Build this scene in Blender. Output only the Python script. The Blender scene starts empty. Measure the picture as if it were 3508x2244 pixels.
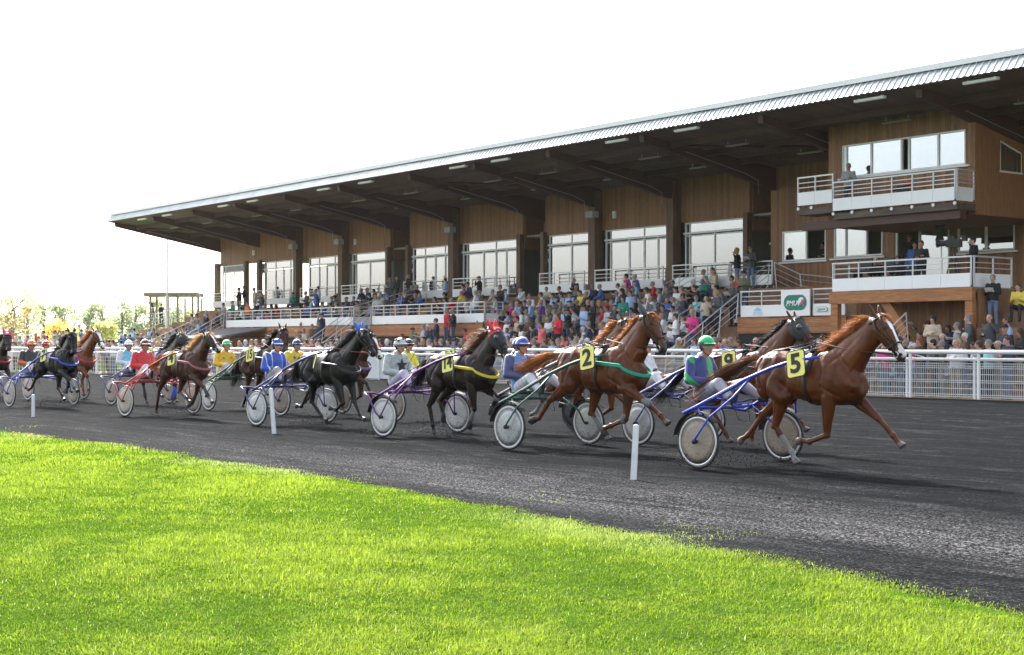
import bpy, math, random
import numpy as np
from mathutils import Vector, Matrix
R = math.radians
rnd = random.Random(7)
SC = bpy.context.scene
COL = SC.collection

# ------------------------------------------------------------------ camera, world, sun, exposure
# world axes: x runs along the grandstand and the track, y goes back from the track to the stand
cam = bpy.data.cameras.new('camera'); camo = bpy.data.objects.new('camera', cam); COL.objects.link(camo)
camo.location = (38.72, -47.2, 1.6)
VIEW = Vector((-.791, .612, 0)).normalized()
camo.rotation_euler = VIEW.to_track_quat('-Z', 'Y').to_euler()
cam.sensor_width = 36; cam.lens = 51.31; cam.shift_y = .01653; cam.clip_end = 3000; cam.clip_start = .1
cam.dof.use_dof = False
SC.camera = camo
SUN_AZ = Vector((-.926, .30, 0)).normalized(); SUN_EL = R(40)
w = bpy.data.worlds.new('World'); SC.world = w; w.use_nodes = True
nt = w.node_tree; nt.nodes.clear()
sky = nt.nodes.new('ShaderNodeTexSky'); sky.sky_type = 'NISHITA'; sky.sun_disc = False
sky.sun_elevation = SUN_EL; sky.sun_rotation = math.atan2(SUN_AZ.x, SUN_AZ.y)
sky.air_density = 1.0; sky.dust_density = 4.0; sky.ozone_density = 1.0; sky.altitude = 50
hs = nt.nodes.new('ShaderNodeHueSaturation'); hs.inputs['Saturation'].default_value = .45
bg = nt.nodes.new('ShaderNodeBackground'); bg.inputs['Strength'].default_value = .15
wo = nt.nodes.new('ShaderNodeOutputWorld')
nt.links.new(sky.outputs[0], hs.inputs['Color']); nt.links.new(hs.outputs[0], bg.inputs[0]); nt.links.new(bg.outputs[0], wo.inputs[0])
sl = bpy.data.lights.new('sun', 'SUN'); sl.energy = 3.7; sl.angle = R(2.0); sl.color = (1, .95, .87)
so = bpy.data.objects.new('sun', sl); COL.objects.link(so)
sd = Vector((SUN_AZ.x * math.cos(SUN_EL), SUN_AZ.y * math.cos(SUN_EL), math.sin(SUN_EL)))
so.rotation_euler = sd.to_track_quat('Z', 'Y').to_euler(); so.location = (0, 0, 60)
SC.view_settings.view_transform = 'Standard'; SC.view_settings.look = 'None'
SC.cycles.transparent_max_bounces = 24
SC.view_settings.exposure = 1.6; SC.view_settings.gamma = 1

# ------------------------------------------------------------------ materials
MATS = {}
def mat(name, col=(.5, .5, .5), rough=.6, metal=0, spec=.5, noise=0, nscale=8, bump=0, bscale=30, coat=0, attr=False, trans=0, sheen=0, stretch=None):
    if name in MATS: return MATS[name]
    m = bpy.data.materials.new(name); m.use_nodes = True; n = m.node_tree; b = n.nodes['Principled BSDF']
    b.inputs['Roughness'].default_value = rough; b.inputs['Metallic'].default_value = metal
    b.inputs['Specular IOR Level'].default_value = spec
    b.inputs['Coat Weight'].default_value = coat; b.inputs['Coat Roughness'].default_value = .15
    if sheen: b.inputs['Sheen Weight'].default_value = sheen
    b.inputs['Base Color'].default_value = (*col, 1)
    src = None
    tc = n.nodes.new('ShaderNodeTexCoord')
    vec = tc.outputs['Object']
    if stretch:
        mp = n.nodes.new('ShaderNodeMapping'); mp.inputs['Scale'].default_value = stretch
        n.links.new(vec, mp.inputs[0]); vec = mp.outputs[0]
    if attr:
        a = n.nodes.new('ShaderNodeAttribute'); a.attribute_name = 'Col'; src = a.outputs['Color']
    if noise:
        tx = n.nodes.new('ShaderNodeTexNoise'); tx.inputs['Scale'].default_value = nscale; tx.inputs['Detail'].default_value = 5
        n.links.new(vec, tx.inputs['Vector'])
        mr = n.nodes.new('ShaderNodeMapRange'); mr.inputs[1].default_value = .3; mr.inputs[2].default_value = .7
        mr.inputs[3].default_value = 1 - noise; mr.inputs[4].default_value = 1 + noise
        n.links.new(tx.outputs[0], mr.inputs[0])
        mx = n.nodes.new('ShaderNodeVectorMath'); mx.operation = 'SCALE'
        if src: n.links.new(src, mx.inputs[0])
        else: mx.inputs[0].default_value = col
        n.links.new(mr.outputs[0], mx.inputs['Scale']); src = mx.outputs[0]
    if src: n.links.new(src, b.inputs['Base Color'])
    if bump:
        t2 = n.nodes.new('ShaderNodeTexNoise'); t2.inputs['Scale'].default_value = bscale; t2.inputs['Detail'].default_value = 6
        n.links.new(vec, t2.inputs['Vector'])
        bp = n.nodes.new('ShaderNodeBump'); bp.inputs['Strength'].default_value = bump; bp.inputs['Distance'].default_value = .02
        n.links.new(t2.outputs[0], bp.inputs['Height']); n.links.new(bp.outputs[0], b.inputs['Normal'])
    if trans:
        tr = n.nodes.new('ShaderNodeBsdfTranslucent'); mxs = n.nodes.new('ShaderNodeMixShader'); mxs.inputs[0].default_value = trans
        if src: n.links.new(src, tr.inputs['Color'])
        else: tr.inputs['Color'].default_value = (*col, 1)
        o = n.nodes['Material Output']
        n.links.new(b.outputs[0], mxs.inputs[1]); n.links.new(tr.outputs[0], mxs.inputs[2]); n.links.new(mxs.outputs[0], o.inputs[0])
    MATS[name] = m
    return m

def wood_mat(name, col, plank=.13, axis='X', dark=.55):
    """stained boards: per-board tone, grooves between boards, grain and knots"""
    m = bpy.data.materials.new(name); m.use_nodes = True; n = m.node_tree; b = n.nodes['Principled BSDF']
    b.inputs['Roughness'].default_value = .62
    L = n.links.new
    tc = n.nodes.new('ShaderNodeTexCoord'); sp = n.nodes.new('ShaderNodeSeparateXYZ'); L(tc.outputs['Object'], sp.inputs[0])
    if axis == 'XY':
        ad = n.nodes.new('ShaderNodeMath'); ad.operation = 'ADD'; L(sp.outputs['X'], ad.inputs[0]); L(sp.outputs['Y'], ad.inputs[1]); co = ad.outputs[0]
    else: co = sp.outputs[axis]
    dv = n.nodes.new('ShaderNodeMath'); dv.operation = 'DIVIDE'; L(co, dv.inputs[0]); dv.inputs[1].default_value = plank
    fl = n.nodes.new('ShaderNodeMath'); fl.operation = 'FLOOR'; L(dv.outputs[0], fl.inputs[0])
    fr = n.nodes.new('ShaderNodeMath'); fr.operation = 'FRACT'; L(dv.outputs[0], fr.inputs[0])
    wn = n.nodes.new('ShaderNodeTexWhiteNoise'); wn.noise_dimensions = '1D'; L(fl.outputs[0], wn.inputs['W'])
    mp = n.nodes.new('ShaderNodeMapping'); L(tc.outputs['Object'], mp.inputs[0])
    mp.inputs['Scale'].default_value = (14, 14, 1.3) if axis != 'Z' else (1.0, 1.0, 16)
    ns = n.nodes.new('ShaderNodeTexNoise'); ns.inputs['Scale'].default_value = 2.2; ns.inputs['Detail'].default_value = 6; L(mp.outputs[0], ns.inputs['Vector'])
    mp2 = n.nodes.new('ShaderNodeMapping'); L(tc.outputs['Object'], mp2.inputs[0]); mp2.inputs['Scale'].default_value = (7, 7, 2.2) if axis != 'Z' else (2, 2, 8)
    vo = n.nodes.new('ShaderNodeTexVoronoi'); vo.inputs['Scale'].default_value = 1.0; L(mp2.outputs[0], vo.inputs['Vector'])
    kn = n.nodes.new('ShaderNodeMapRange'); kn.inputs[1].default_value = .05; kn.inputs[2].default_value = .16; kn.inputs[3].default_value = .35; kn.inputs[4].default_value = 1; L(vo.outputs['Distance'], kn.inputs[0])
    a1 = n.nodes.new('ShaderNodeMapRange'); a1.inputs[3].default_value = .74; a1.inputs[4].default_value = 1.2; L(wn.outputs['Value'], a1.inputs[0])
    a2 = n.nodes.new('ShaderNodeMapRange'); a2.inputs[1].default_value = .3; a2.inputs[2].default_value = .7; a2.inputs[3].default_value = .72; a2.inputs[4].default_value = 1.22; L(ns.outputs[0], a2.inputs[0])
    gr = n.nodes.new('ShaderNodeMath'); gr.operation = 'LESS_THAN'; L(fr.outputs[0], gr.inputs[0]); gr.inputs[1].default_value = .07
    g2 = n.nodes.new('ShaderNodeMapRange'); g2.inputs[3].default_value = 1; g2.inputs[4].default_value = dark; L(gr.outputs[0], g2.inputs[0])
    cur = a1.outputs[0]
    for o in (a2.outputs[0], kn.outputs[0], g2.outputs[0]):
        mm = n.nodes.new('ShaderNodeMath'); mm.operation = 'MULTIPLY'; L(cur, mm.inputs[0]); L(o, mm.inputs[1]); cur = mm.outputs[0]
    sc = n.nodes.new('ShaderNodeVectorMath'); sc.operation = 'SCALE'; sc.inputs[0].default_value = col; L(cur, sc.inputs['Scale']); L(sc.outputs[0], b.inputs['Base Color'])
    bp = n.nodes.new('ShaderNodeBump'); bp.inputs['Strength'].default_value = .5; bp.inputs['Distance'].default_value = .01; L(g2.outputs[0], bp.inputs['Height']); L(bp.outputs[0], b.inputs['Normal'])
    MATS[name] = m
    return m

M = {}
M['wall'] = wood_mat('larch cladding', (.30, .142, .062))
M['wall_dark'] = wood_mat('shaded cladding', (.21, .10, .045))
M['deck_wood'] = wood_mat('horizontal boards', (.36, .15, .055), .16, 'Z')
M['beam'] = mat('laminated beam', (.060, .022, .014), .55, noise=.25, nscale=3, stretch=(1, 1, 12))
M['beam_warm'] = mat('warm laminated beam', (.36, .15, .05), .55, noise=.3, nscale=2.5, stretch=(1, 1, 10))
M['column'] = mat('brown column', (.13, .07, .04), .6, noise=.3, nscale=2, stretch=(3, 3, .6))
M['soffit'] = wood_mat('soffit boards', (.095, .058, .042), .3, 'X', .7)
M['white'] = mat('white paint', (.87, .87, .87), .35, noise=.03, nscale=1.5)
M['panel'] = mat('white panel', (.90, .91, .91), .3, noise=.03, nscale=.8)
M['rail'] = mat('galvanised rail', (.62, .63, .64), .35, .35)
M['metal_roof'] = mat('ribbed sheet metal', (.52, .55, .57), .40, .35, noise=.12, nscale=1.2)
M['gutter'] = mat('gutter', (.84, .85, .86), .35, 0, noise=.03, nscale=1)
M['lamp'] = mat('dimmed lamp housing', (.36, .36, .35), .5)  # white fittings greyed in colour so the inner rows look fainter
M['concrete'] = mat('concrete', (.33, .30, .27), .85, noise=.2, nscale=2, bump=.2)
M['step'] = mat('worn terrace boards', (.27, .15, .085), .75, noise=.3, nscale=2.5, bump=.15)
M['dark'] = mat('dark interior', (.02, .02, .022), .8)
M['black'] = mat('black rubber', (.018, .018, .02), .55)
M['blackp'] = mat('black gloss', (.012, .012, .014), .25)
M['grey'] = mat('grey paint', (.32, .34, .34), .5)
M['interior'] = mat('interior wall', (.30, .30, .27), .8)
M['curtain'] = mat('curtain', (.55, .57, .55), .9)
M['leather'] = mat('black leather', (.02, .018, .017), .38)
M['steel'] = mat('chrome fitting', (.65, .65, .65), .2, 1)
def glass_mat(name, tint, refl, transp):
    m = bpy.data.materials.new(name); m.use_nodes = True; n = m.node_tree; L = n.links.new
    n.nodes.remove(n.nodes['Principled BSDF'])
    g = n.nodes.new('ShaderNodeBsdfGlossy'); g.inputs['Roughness'].default_value = .02; g.inputs['Color'].default_value = (.93, .96, 1, 1)
    t = n.nodes.new('ShaderNodeBsdfTransparent'); t.inputs['Color'].default_value = (*tint, 1)
    fr = n.nodes.new('ShaderNodeFresnel'); fr.inputs[0].default_value = 1.5
    mr = n.nodes.new('ShaderNodeMapRange'); mr.inputs[1].default_value = .03; mr.inputs[2].default_value = 1; mr.inputs[3].default_value = refl; mr.inputs[4].default_value = 1; L(fr.outputs[0], mr.inputs[0])
    mx = n.nodes.new('ShaderNodeMixShader'); L(mr.outputs[0], mx.inputs[0]); L(t.outputs[0], mx.inputs[1]); L(g.outputs[0], mx.inputs[2])
    L(mx.outputs[0], n.nodes['Material Output'].inputs[0]); MATS[name] = m
    return m
M['glass'] = glass_mat('window glass', (.75, .8, .8), .46, .5)
M['clear'] = glass_mat('clear glass', (.95, .98, .97), .05, .9)

# ------------------------------------------------------------------ mesh helpers
class MB:
    def __init__(s): s.v = []; s.f = []; s.m = []; s.cur = 0; s.mats = []
    def use(s, m):
        if m not in s.mats: s.mats.append(m)
        s.cur = s.mats.index(m); return s
    def add(s, vs, fs):
        o = len(s.v); s.v += [tuple(v) for v in vs]; s.f += [tuple(i + o for i in f) for f in fs]; s.m += [s.cur] * len(fs); return s
    def box(s, x0, x1, y0, y1, z0, z1):
        if x0 > x1: x0, x1 = x1, x0
        if y0 > y1: y0, y1 = y1, y0
        if z0 > z1: z0, z1 = z1, z0
        return s.add([(x0, y0, z0), (x1, y0, z0), (x1, y1, z0), (x0, y1, z0), (x0, y0, z1), (x1, y0, z1), (x1, y1, z1), (x0, y1, z1)],
                     [(0, 3, 2, 1), (4, 5, 6, 7), (0, 1, 5, 4), (1, 2, 6, 5), (2, 3, 7, 6), (3, 0, 4, 7)])
    def prism(s, poly, axis, a, b):
        """poly of (u,v); axis 'x': (y,z) swept in x; 'y': (x,z); 'z': (x,y)"""
        def P(q, w): return {'x': (w, q[0], q[1]), 'y': (q[0], w, q[1]), 'z': (q[0], q[1], w)}[axis]
        n = len(poly); vs = [P(q, a) for q in poly] + [P(q, b) for q in poly]
        fs = [tuple(range(n)), tuple(range(2 * n - 1, n - 1, -1))] + [(i, (i + n), (i + 1) % n + n, (i + 1) % n) for i in range(n)]
        return s.add(vs, fs)
    def tube(s, pts, r, seg=8, cap=True, r2=None):
        pts = [Vector(p) for p in pts]; n = len(pts)
        rs = r if isinstance(r, (list, tuple)) else [r + ((r2 if r2 is not None else r) - r) * i / (n - 1) for i in range(n)]
        rings = []; ref = None
        for i, p in enumerate(pts):
            d = (pts[min(i + 1, n - 1)] - pts[max(i - 1, 0)]).normalized()
            if ref is None: ref = Vector((0, 0, 1)) if abs(d.z) < .9 else Vector((1, 0, 0))
            a = d.cross(ref).normalized(); b = a.cross(d).normalized(); ref = b
            rings.append([p + (a * math.cos(2 * math.pi * k / seg) + b * math.sin(2 * math.pi * k / seg)) * rs[i] for k in range(seg)])
        return s.rings(rings, cap)
    def rings(s, rings, cap=True, closed=False):
        seg = len(rings[0]); vs = [v for r in rings for v in r]; fs = []
        m = len(rings)
        for i in range(m if closed else m - 1):
            j = (i + 1) % m
            for k in range(seg):
                l = (k + 1) % seg
                fs.append((i * seg + k, i * seg + l, j * seg + l, j * seg + k))
        if cap and not closed: fs += [tuple(range(seg - 1, -1, -1)), tuple(range((m - 1) * seg, m * seg))]
        return s.add(vs, fs)
    def ball(s, c, r, seg=12, n=8, sc=(1, 1, 1), rot=None):
        c = Vector(c); rings = []
        for i in range(n + 1):
            a = math.pi * i / n; a = min(max(a, .06), math.pi - .06)
            ring = []
            for k in range(seg):
                q = Vector((math.sin(a) * math.cos(2 * math.pi * k / seg) * r * sc[0], math.sin(a) * math.sin(2 * math.pi * k / seg) * r * sc[1], -math.cos(a) * r * sc[2]))
                if rot: q = rot @ q
                ring.append(c + q)
            rings.append(ring)
        return s.rings(rings)
    def cap(s, p0, r0, p1, r1, seg=12, flat=1.0):
        """round cone"""
        p0 = Vector(p0); p1 = Vector(p1); d = (p1 - p0); L = d.length; d.normalize()
        pts = []; rs = []
        for a in (-80, -50, -20): pts.append(p0 + d * r0 * math.sin(R(a))); rs.append(r0 * math.cos(R(a)))
        pts.append(p0.lerp(p1, .35)); rs.append(r0 * .65 + r1 * .35)
        pts.append(p0.lerp(p1, .7)); rs.append(r0 * .3 + r1 * .7)
        for a in (20, 50, 80): pts.append(p1 + d * r1 * math.sin(R(a))); rs.append(r1 * math.cos(R(a)))
        ref = Vector((0, 1, 0)) if abs(d.y) < .9 else Vector((1, 0, 0))
        a_ = d.cross(ref).normalized(); b_ = a_.cross(d).normalized()
        return s.rings([[p + (a_ * math.cos(2 * math.pi * k / seg) + b_ * math.sin(2 * math.pi * k / seg) * flat) * r for k in range(seg)] for p, r in zip(pts, rs)])
    def mesh(s, name='mesh', smooth=False):
        me = bpy.data.meshes.new(name); me.from_pydata(s.v, [], s.f)
        for m in s.mats: me.materials.append(m)
        if s.mats: me.polygons.foreach_set('material_index', s.m)
        if smooth: me.polygons.foreach_set('use_smooth', [True] * len(me.polygons))
        me.update(); return me

def mk(name, me, parent=None, m=None, loc=None, rot=None, smooth=None):
    if isinstance(me, MB): me = me.mesh(name, bool(smooth))
    elif smooth is not None: me.polygons.foreach_set('use_smooth', [smooth] * len(me.polygons))
    if m is not None and not len(me.materials): me.materials.append(m)
    o = bpy.data.objects.new(name, me); COL.objects.link(o)
    if parent: o.parent = parent
    if loc is not None: o.location = loc
    if rot is not None: o.rotation_euler = rot
    return o
def empty(name, loc=(0, 0, 0), rz=0):
    o = bpy.data.objects.new(name, None); COL.objects.link(o); o.location = loc; o.rotation_euler = (0, 0, rz); o.empty_display_size = .2; return o
def tag(o, label, cat=None, group=None, kind=None):
    o['label'] = label
    if cat: o['category'] = cat
    if group: o['group'] = group
    if kind: o['kind'] = kind
    return o
def structure(o, label=None, cat=None):
    o['kind'] = 'structure'
    if label: o['label'] = label
    if cat: o['category'] = cat
    return o
def remesh(mb, vox, smooth=4, fac=.5):
    me = mb.mesh('tmp'); ob = bpy.data.objects.new('tmp', me); COL.objects.link(ob)
    md = ob.modifiers.new('r', 'REMESH'); md.mode = 'VOXEL'; md.voxel_size = vox; md.use_smooth_shade = True
    if smooth:
        m2 = ob.modifiers.new('s', 'SMOOTH'); m2.factor = fac; m2.iterations = smooth
    dg = bpy.context.evaluated_depsgraph_get(); out = bpy.data.meshes.new_from_object(ob.evaluated_get(dg))
    bpy.data.objects.remove(ob); bpy.data.meshes.remove(me); out.materials.clear()
    return out
def coords(me):
    a = np.empty(len(me.vertices) * 3, np.float32); me.vertices.foreach_get('co', a); return a.reshape(-1, 3)
def paint(me, cols):
    at = me.color_attributes.new('Col', 'FLOAT_COLOR', 'POINT')
    c = np.ones((len(me.vertices), 4), np.float32); c[:, :3] = cols; at.data.foreach_set('color', c.ravel())
def text_mesh(txt, size, depth=.004, shear=0, bold=0):
    cu = bpy.data.curves.new('t', 'FONT'); cu.body = txt; cu.size = size; cu.extrude = depth; cu.align_x = 'CENTER'; cu.align_y = 'CENTER'; cu.shear = shear; cu.offset = bold; cu.resolution_u = 3
    ob = bpy.data.objects.new('t', cu); COL.objects.link(ob); dg = bpy.context.evaluated_depsgraph_get()
    me = bpy.data.meshes.new_from_object(ob.evaluated_get(dg)); bpy.data.objects.remove(ob); bpy.data.curves.remove(cu); me.materials.clear(); return me
# ------------------------------------------------------------------ ground, track, apron
def grid_plane(name, x0, x1, y0, y1, z, m, nx=1, ny=1):
    vs = [(x0 + (x1 - x0) * i / nx, y0 + (y1 - y0) * j / ny, z) for j in range(ny + 1) for i in range(nx + 1)]
    fs = [(j * (nx + 1) + i, j * (nx + 1) + i + 1, (j + 1) * (nx + 1) + i + 1, (j + 1) * (nx + 1) + i) for j in range(ny) for i in range(nx)]
    return structure(mk(name, MB().add(vs, fs), None, m))

gm = mat('field', (.06, .12, .015), 1, spec=.0, noise=.4, nscale=.6, bump=.4, bscale=9)
grid_plane('ground', -1500, 1200, -1200, 1500, -.03, gm)

def track_material():
    m = bpy.data.materials.new('cinder track'); m.use_nodes = True; n = m.node_tree; L = n.links.new; b = n.nodes['Principled BSDF']
    tc = n.nodes.new('ShaderNodeTexCoord')
    mp = n.nodes.new('ShaderNodeMapping'); mp.inputs['Scale'].default_value = (.45, 1.6, 1); L(tc.outputs['Object'], mp.inputs[0])
    def noise(s, d, v=mp.outputs[0], r=.6):
        t = n.nodes.new('ShaderNodeTexNoise'); t.inputs['Scale'].default_value = s; t.inputs['Detail'].default_value = d; t.inputs['Roughness'].default_value = r; L(v, t.inputs['Vector']); return t.outputs[0]
    def ramp(v, a, b_, lo, hi):
        r = n.nodes.new('ShaderNodeMapRange'); r.inputs[1].default_value = a; r.inputs[2].default_value = b_; r.inputs[3].default_value = lo; r.inputs[4].default_value = hi; L(v, r.inputs[0]); return r.outputs[0]
    def mul(a, b_, op='MULTIPLY'):
        q = n.nodes.new('ShaderNodeMath'); q.operation = op
        for i, v in enumerate((a, b_)):
            if isinstance(v, float): q.inputs[i].default_value = v
            else: L(v, q.inputs[i])
        return q.outputs[0]
    big = noise(.55, 4); mid = noise(6, 8, tc.outputs['Object'], .7); fine = noise(60, 4, tc.outputs['Object'], .8); grit = noise(150, 2, tc.outputs['Object'], .8)
    sp = n.nodes.new('ShaderNodeSeparateXYZ'); L(tc.outputs['Object'], sp.inputs[0])
    edge = ramp(sp.outputs['Y'], -34.8, -36.6, 0.0, 1.0); edge2 = ramp(sp.outputs['Y'], -37.6, -38.4, 1.0, .2); inner = mul(edge, edge2)
    inner = mul(inner, ramp(sp.outputs['X'], 14.0, 27.0, .22, 1.0))
    mp3 = n.nodes.new('ShaderNodeMapping'); mp3.inputs['Scale'].default_value = (.6, 1.5, 1); L(tc.outputs['Object'], mp3.inputs[0])
    patch = ramp(noise(1.1, 5, mp3.outputs[0], .65), .52, .68, 0.0, .40)
    dry = mul(mul(inner, ramp(big, .34, .56, .45, 1.0)), patch, 'ADD')
    clump = noise(34, 4, tc.outputs['Object'], .8); grain = noise(110, 3, tc.outputs['Object'], .8)
    speck = mul(ramp(clump, .50, .59, 0.0, 1.0), ramp(grain, .40, .60, .25, 1.0))
    sp2 = mul(ramp(noise(30, 2, tc.outputs['Object'], .8), .60, .70, 0.0, .7), ramp(big, .35, .6, .3, 1.0))
    dusty = mul(mul(speck, dry), 1.0); dusty = mul(dusty, mul(sp2, .30), 'ADD')
    c1 = n.nodes.new('ShaderNodeMix'); c1.data_type = 'RGBA'; c1.inputs[6].default_value = (.0062, .0078, .0100, 1); c1.inputs[7].default_value = (.29, .285, .295, 1)
    cl = n.nodes.new('ShaderNodeClamp'); L(dusty, cl.inputs[0]); L(cl.outputs[0], c1.inputs[0])
    tone = mul(ramp(mid, .3, .7, .55, 1.5), ramp(noise(22, 3, tc.outputs['Object'], .8), .35, .65, .6, 1.5))
    mp4 = n.nodes.new('ShaderNodeMapping'); mp4.inputs['Scale'].default_value = (.10, 4.5, 1); mp4.inputs['Rotation'].default_value = (0, 0, -.04); L(tc.outputs['Object'], mp4.inputs[0])
    streak = noise(1.6, 5, mp4.outputs[0], .7); tone = mul(tone, ramp(streak, .35, .65, .65, 1.45))
    sc = n.nodes.new('ShaderNodeVectorMath'); sc.operation = 'SCALE'; L(c1.outputs[2], sc.inputs[0]); L(tone, sc.inputs['Scale']); L(sc.outputs[0], b.inputs['Base Color'])
    b.inputs['Roughness'].default_value = 1.0; b.inputs['Specular IOR Level'].default_value = .03
    hsum = mul(mul(mid, .8), mul(fine, .35), 'ADD'); hsum = mul(hsum, mul(ramp(noise(1.2, 3), .3, .7, 0.0, 1.0), 1.1), 'ADD')
    vo = n.nodes.new('ShaderNodeTexVoronoi'); vo.inputs['Scale'].default_value = 2.6; vo.inputs['Randomness'].default_value = 1; L(tc.outputs['Object'], vo.inputs['Vector']); hsum = mul(hsum, mul(ramp(vo.outputs['Distance'], .06, .20, 0.0, 1.0), .9), 'ADD'); hsum = mul(hsum, mul(streak, .9), 'ADD')
    bp = n.nodes.new('ShaderNodeBump'); bp.inputs['Strength'].default_value = 1; bp.inputs['Distance'].default_value = .06; L(hsum, bp.inputs['Height']); L(bp.outputs[0], b.inputs['Normal'])
    return m
TRK = track_material()
fence_line = [(60, -9.8), (16, -10.45), (13, -10.56), (-8, -11.0), (-17, -11.6), (-27, -13.3), (-38, -16.3), (-52, -20.8), (-70, -27.5), (-95, -38)]
def interp(line, x):
    pts = sorted(line)
    for (a, b), (c, d) in zip(pts, pts[1:]):
        if a <= x <= c: return b + (d - b) * (x - a) / (c - a)
    return pts[0][1] if x < pts[0][0] else pts[-1][1]
fx = [60, 45, 30, 20, 16, 13, 2, -8, -12, -17, -22, -27, -32, -38, -45, -52, -60, -70, -82, -95]
mb = MB()
EDGE = [(60, -41.5), (36, -39.9), (33.7, -39.75), (32.1, -39.35), (29.8, -38.95), (27.6, -38.65), (24.4, -38.5), (21.7, -38.3), (17, -38.05), (12.3, -38.35), (0, -38.4), (-20, -38.6), (-60, -48), (-110, -90)]
def interp(line, x):
    pts = sorted(line)
    for (a, b), (c, d) in zip(pts, pts[1:]):
        if a <= x <= c: return b + (d - b) * (x - a) / (c - a)
    return pts[0][1] if x < pts[0][0] else pts[-1][1]
inn = lambda x: interp(EDGE, x)
vs = []; NX = 230; NY = 60
for i in range(NX + 1):
    x = 60 - 155 * i / NX
    a, b_ = inn(x) - .35, interp(fence_line, x) - .1
    for j in range(NY + 1):
        q = j / NY; y = a + (b_ - a) * q
        z = .0 + .012 * math.sin(x * 1.7 + y * 2.1) * math.sin(x * .6 - y * 1.3) + (rnd.random() - .5) * .010
        vs.append((x, y, z if 0 < j < NY else 0))
fs = [(i * (NY + 1) + j, i * (NY + 1) + j + 1, (i + 1) * (NY + 1) + j + 1, (i + 1) * (NY + 1) + j) for i in range(NX) for j in range(NY)]
structure(mk('track', MB().add(vs, fs), None, TRK, smooth=True), 'dark grey cinder trotting track with paler combed dust along its inner edge', 'track')
ap = mat('sand apron', (.40, .32, .22), 1, spec=.1, noise=.15, nscale=1.5, bump=.2, bscale=40)
vs = []
for x in fx: vs += [(x, interp(fence_line, x) - .1, -.004), (x, 16, -.004)]
structure(mk('apron', MB().add(vs, [(2 * i, 2 * i + 1, 2 * i + 3, 2 * i + 2) for i in range(len(fx) - 1)]), None, ap), 'beige sandy apron between the white rail and the stand')
chalk = mat('raked pale line', (.10, .10, .105), 1, spec=0, noise=.5, nscale=6)
def ribbon(name, pts, wd, z, m):
    rr = random.Random(3); mb = MB()
    (x0, y0), (x1, y1) = pts; n = int(abs(x1 - x0) / .16)
    for i in range(n):
        if rr.random() < .30: continue
        a = i / n; b_ = (i + rr.uniform(.5, 1.0)) / n; w_ = wd * rr.uniform(.15, .8)
        o = rr.uniform(-.06, .06)
        A = (x0 + (x1 - x0) * a, y0 + (y1 - y0) * a + o); B = (x0 + (x1 - x0) * b_, y0 + (y1 - y0) * b_ + o)
        mb.add([(A[0], A[1] - w_ / 2, z), (A[0], A[1] + w_ / 2, z), (B[0], B[1] + w_ / 2, z), (B[0], B[1] - w_ / 2, z)], [(0, 1, 2, 3)])
    return structure(mk(name, mb, None, m))
ribbon('track_line', [(40, -20.6), (-45, -23.6)], .10, .018, chalk)
ribbon('track_line', [(40, -17.6), (-40, -20.2)], .09, .018, chalk)

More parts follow.
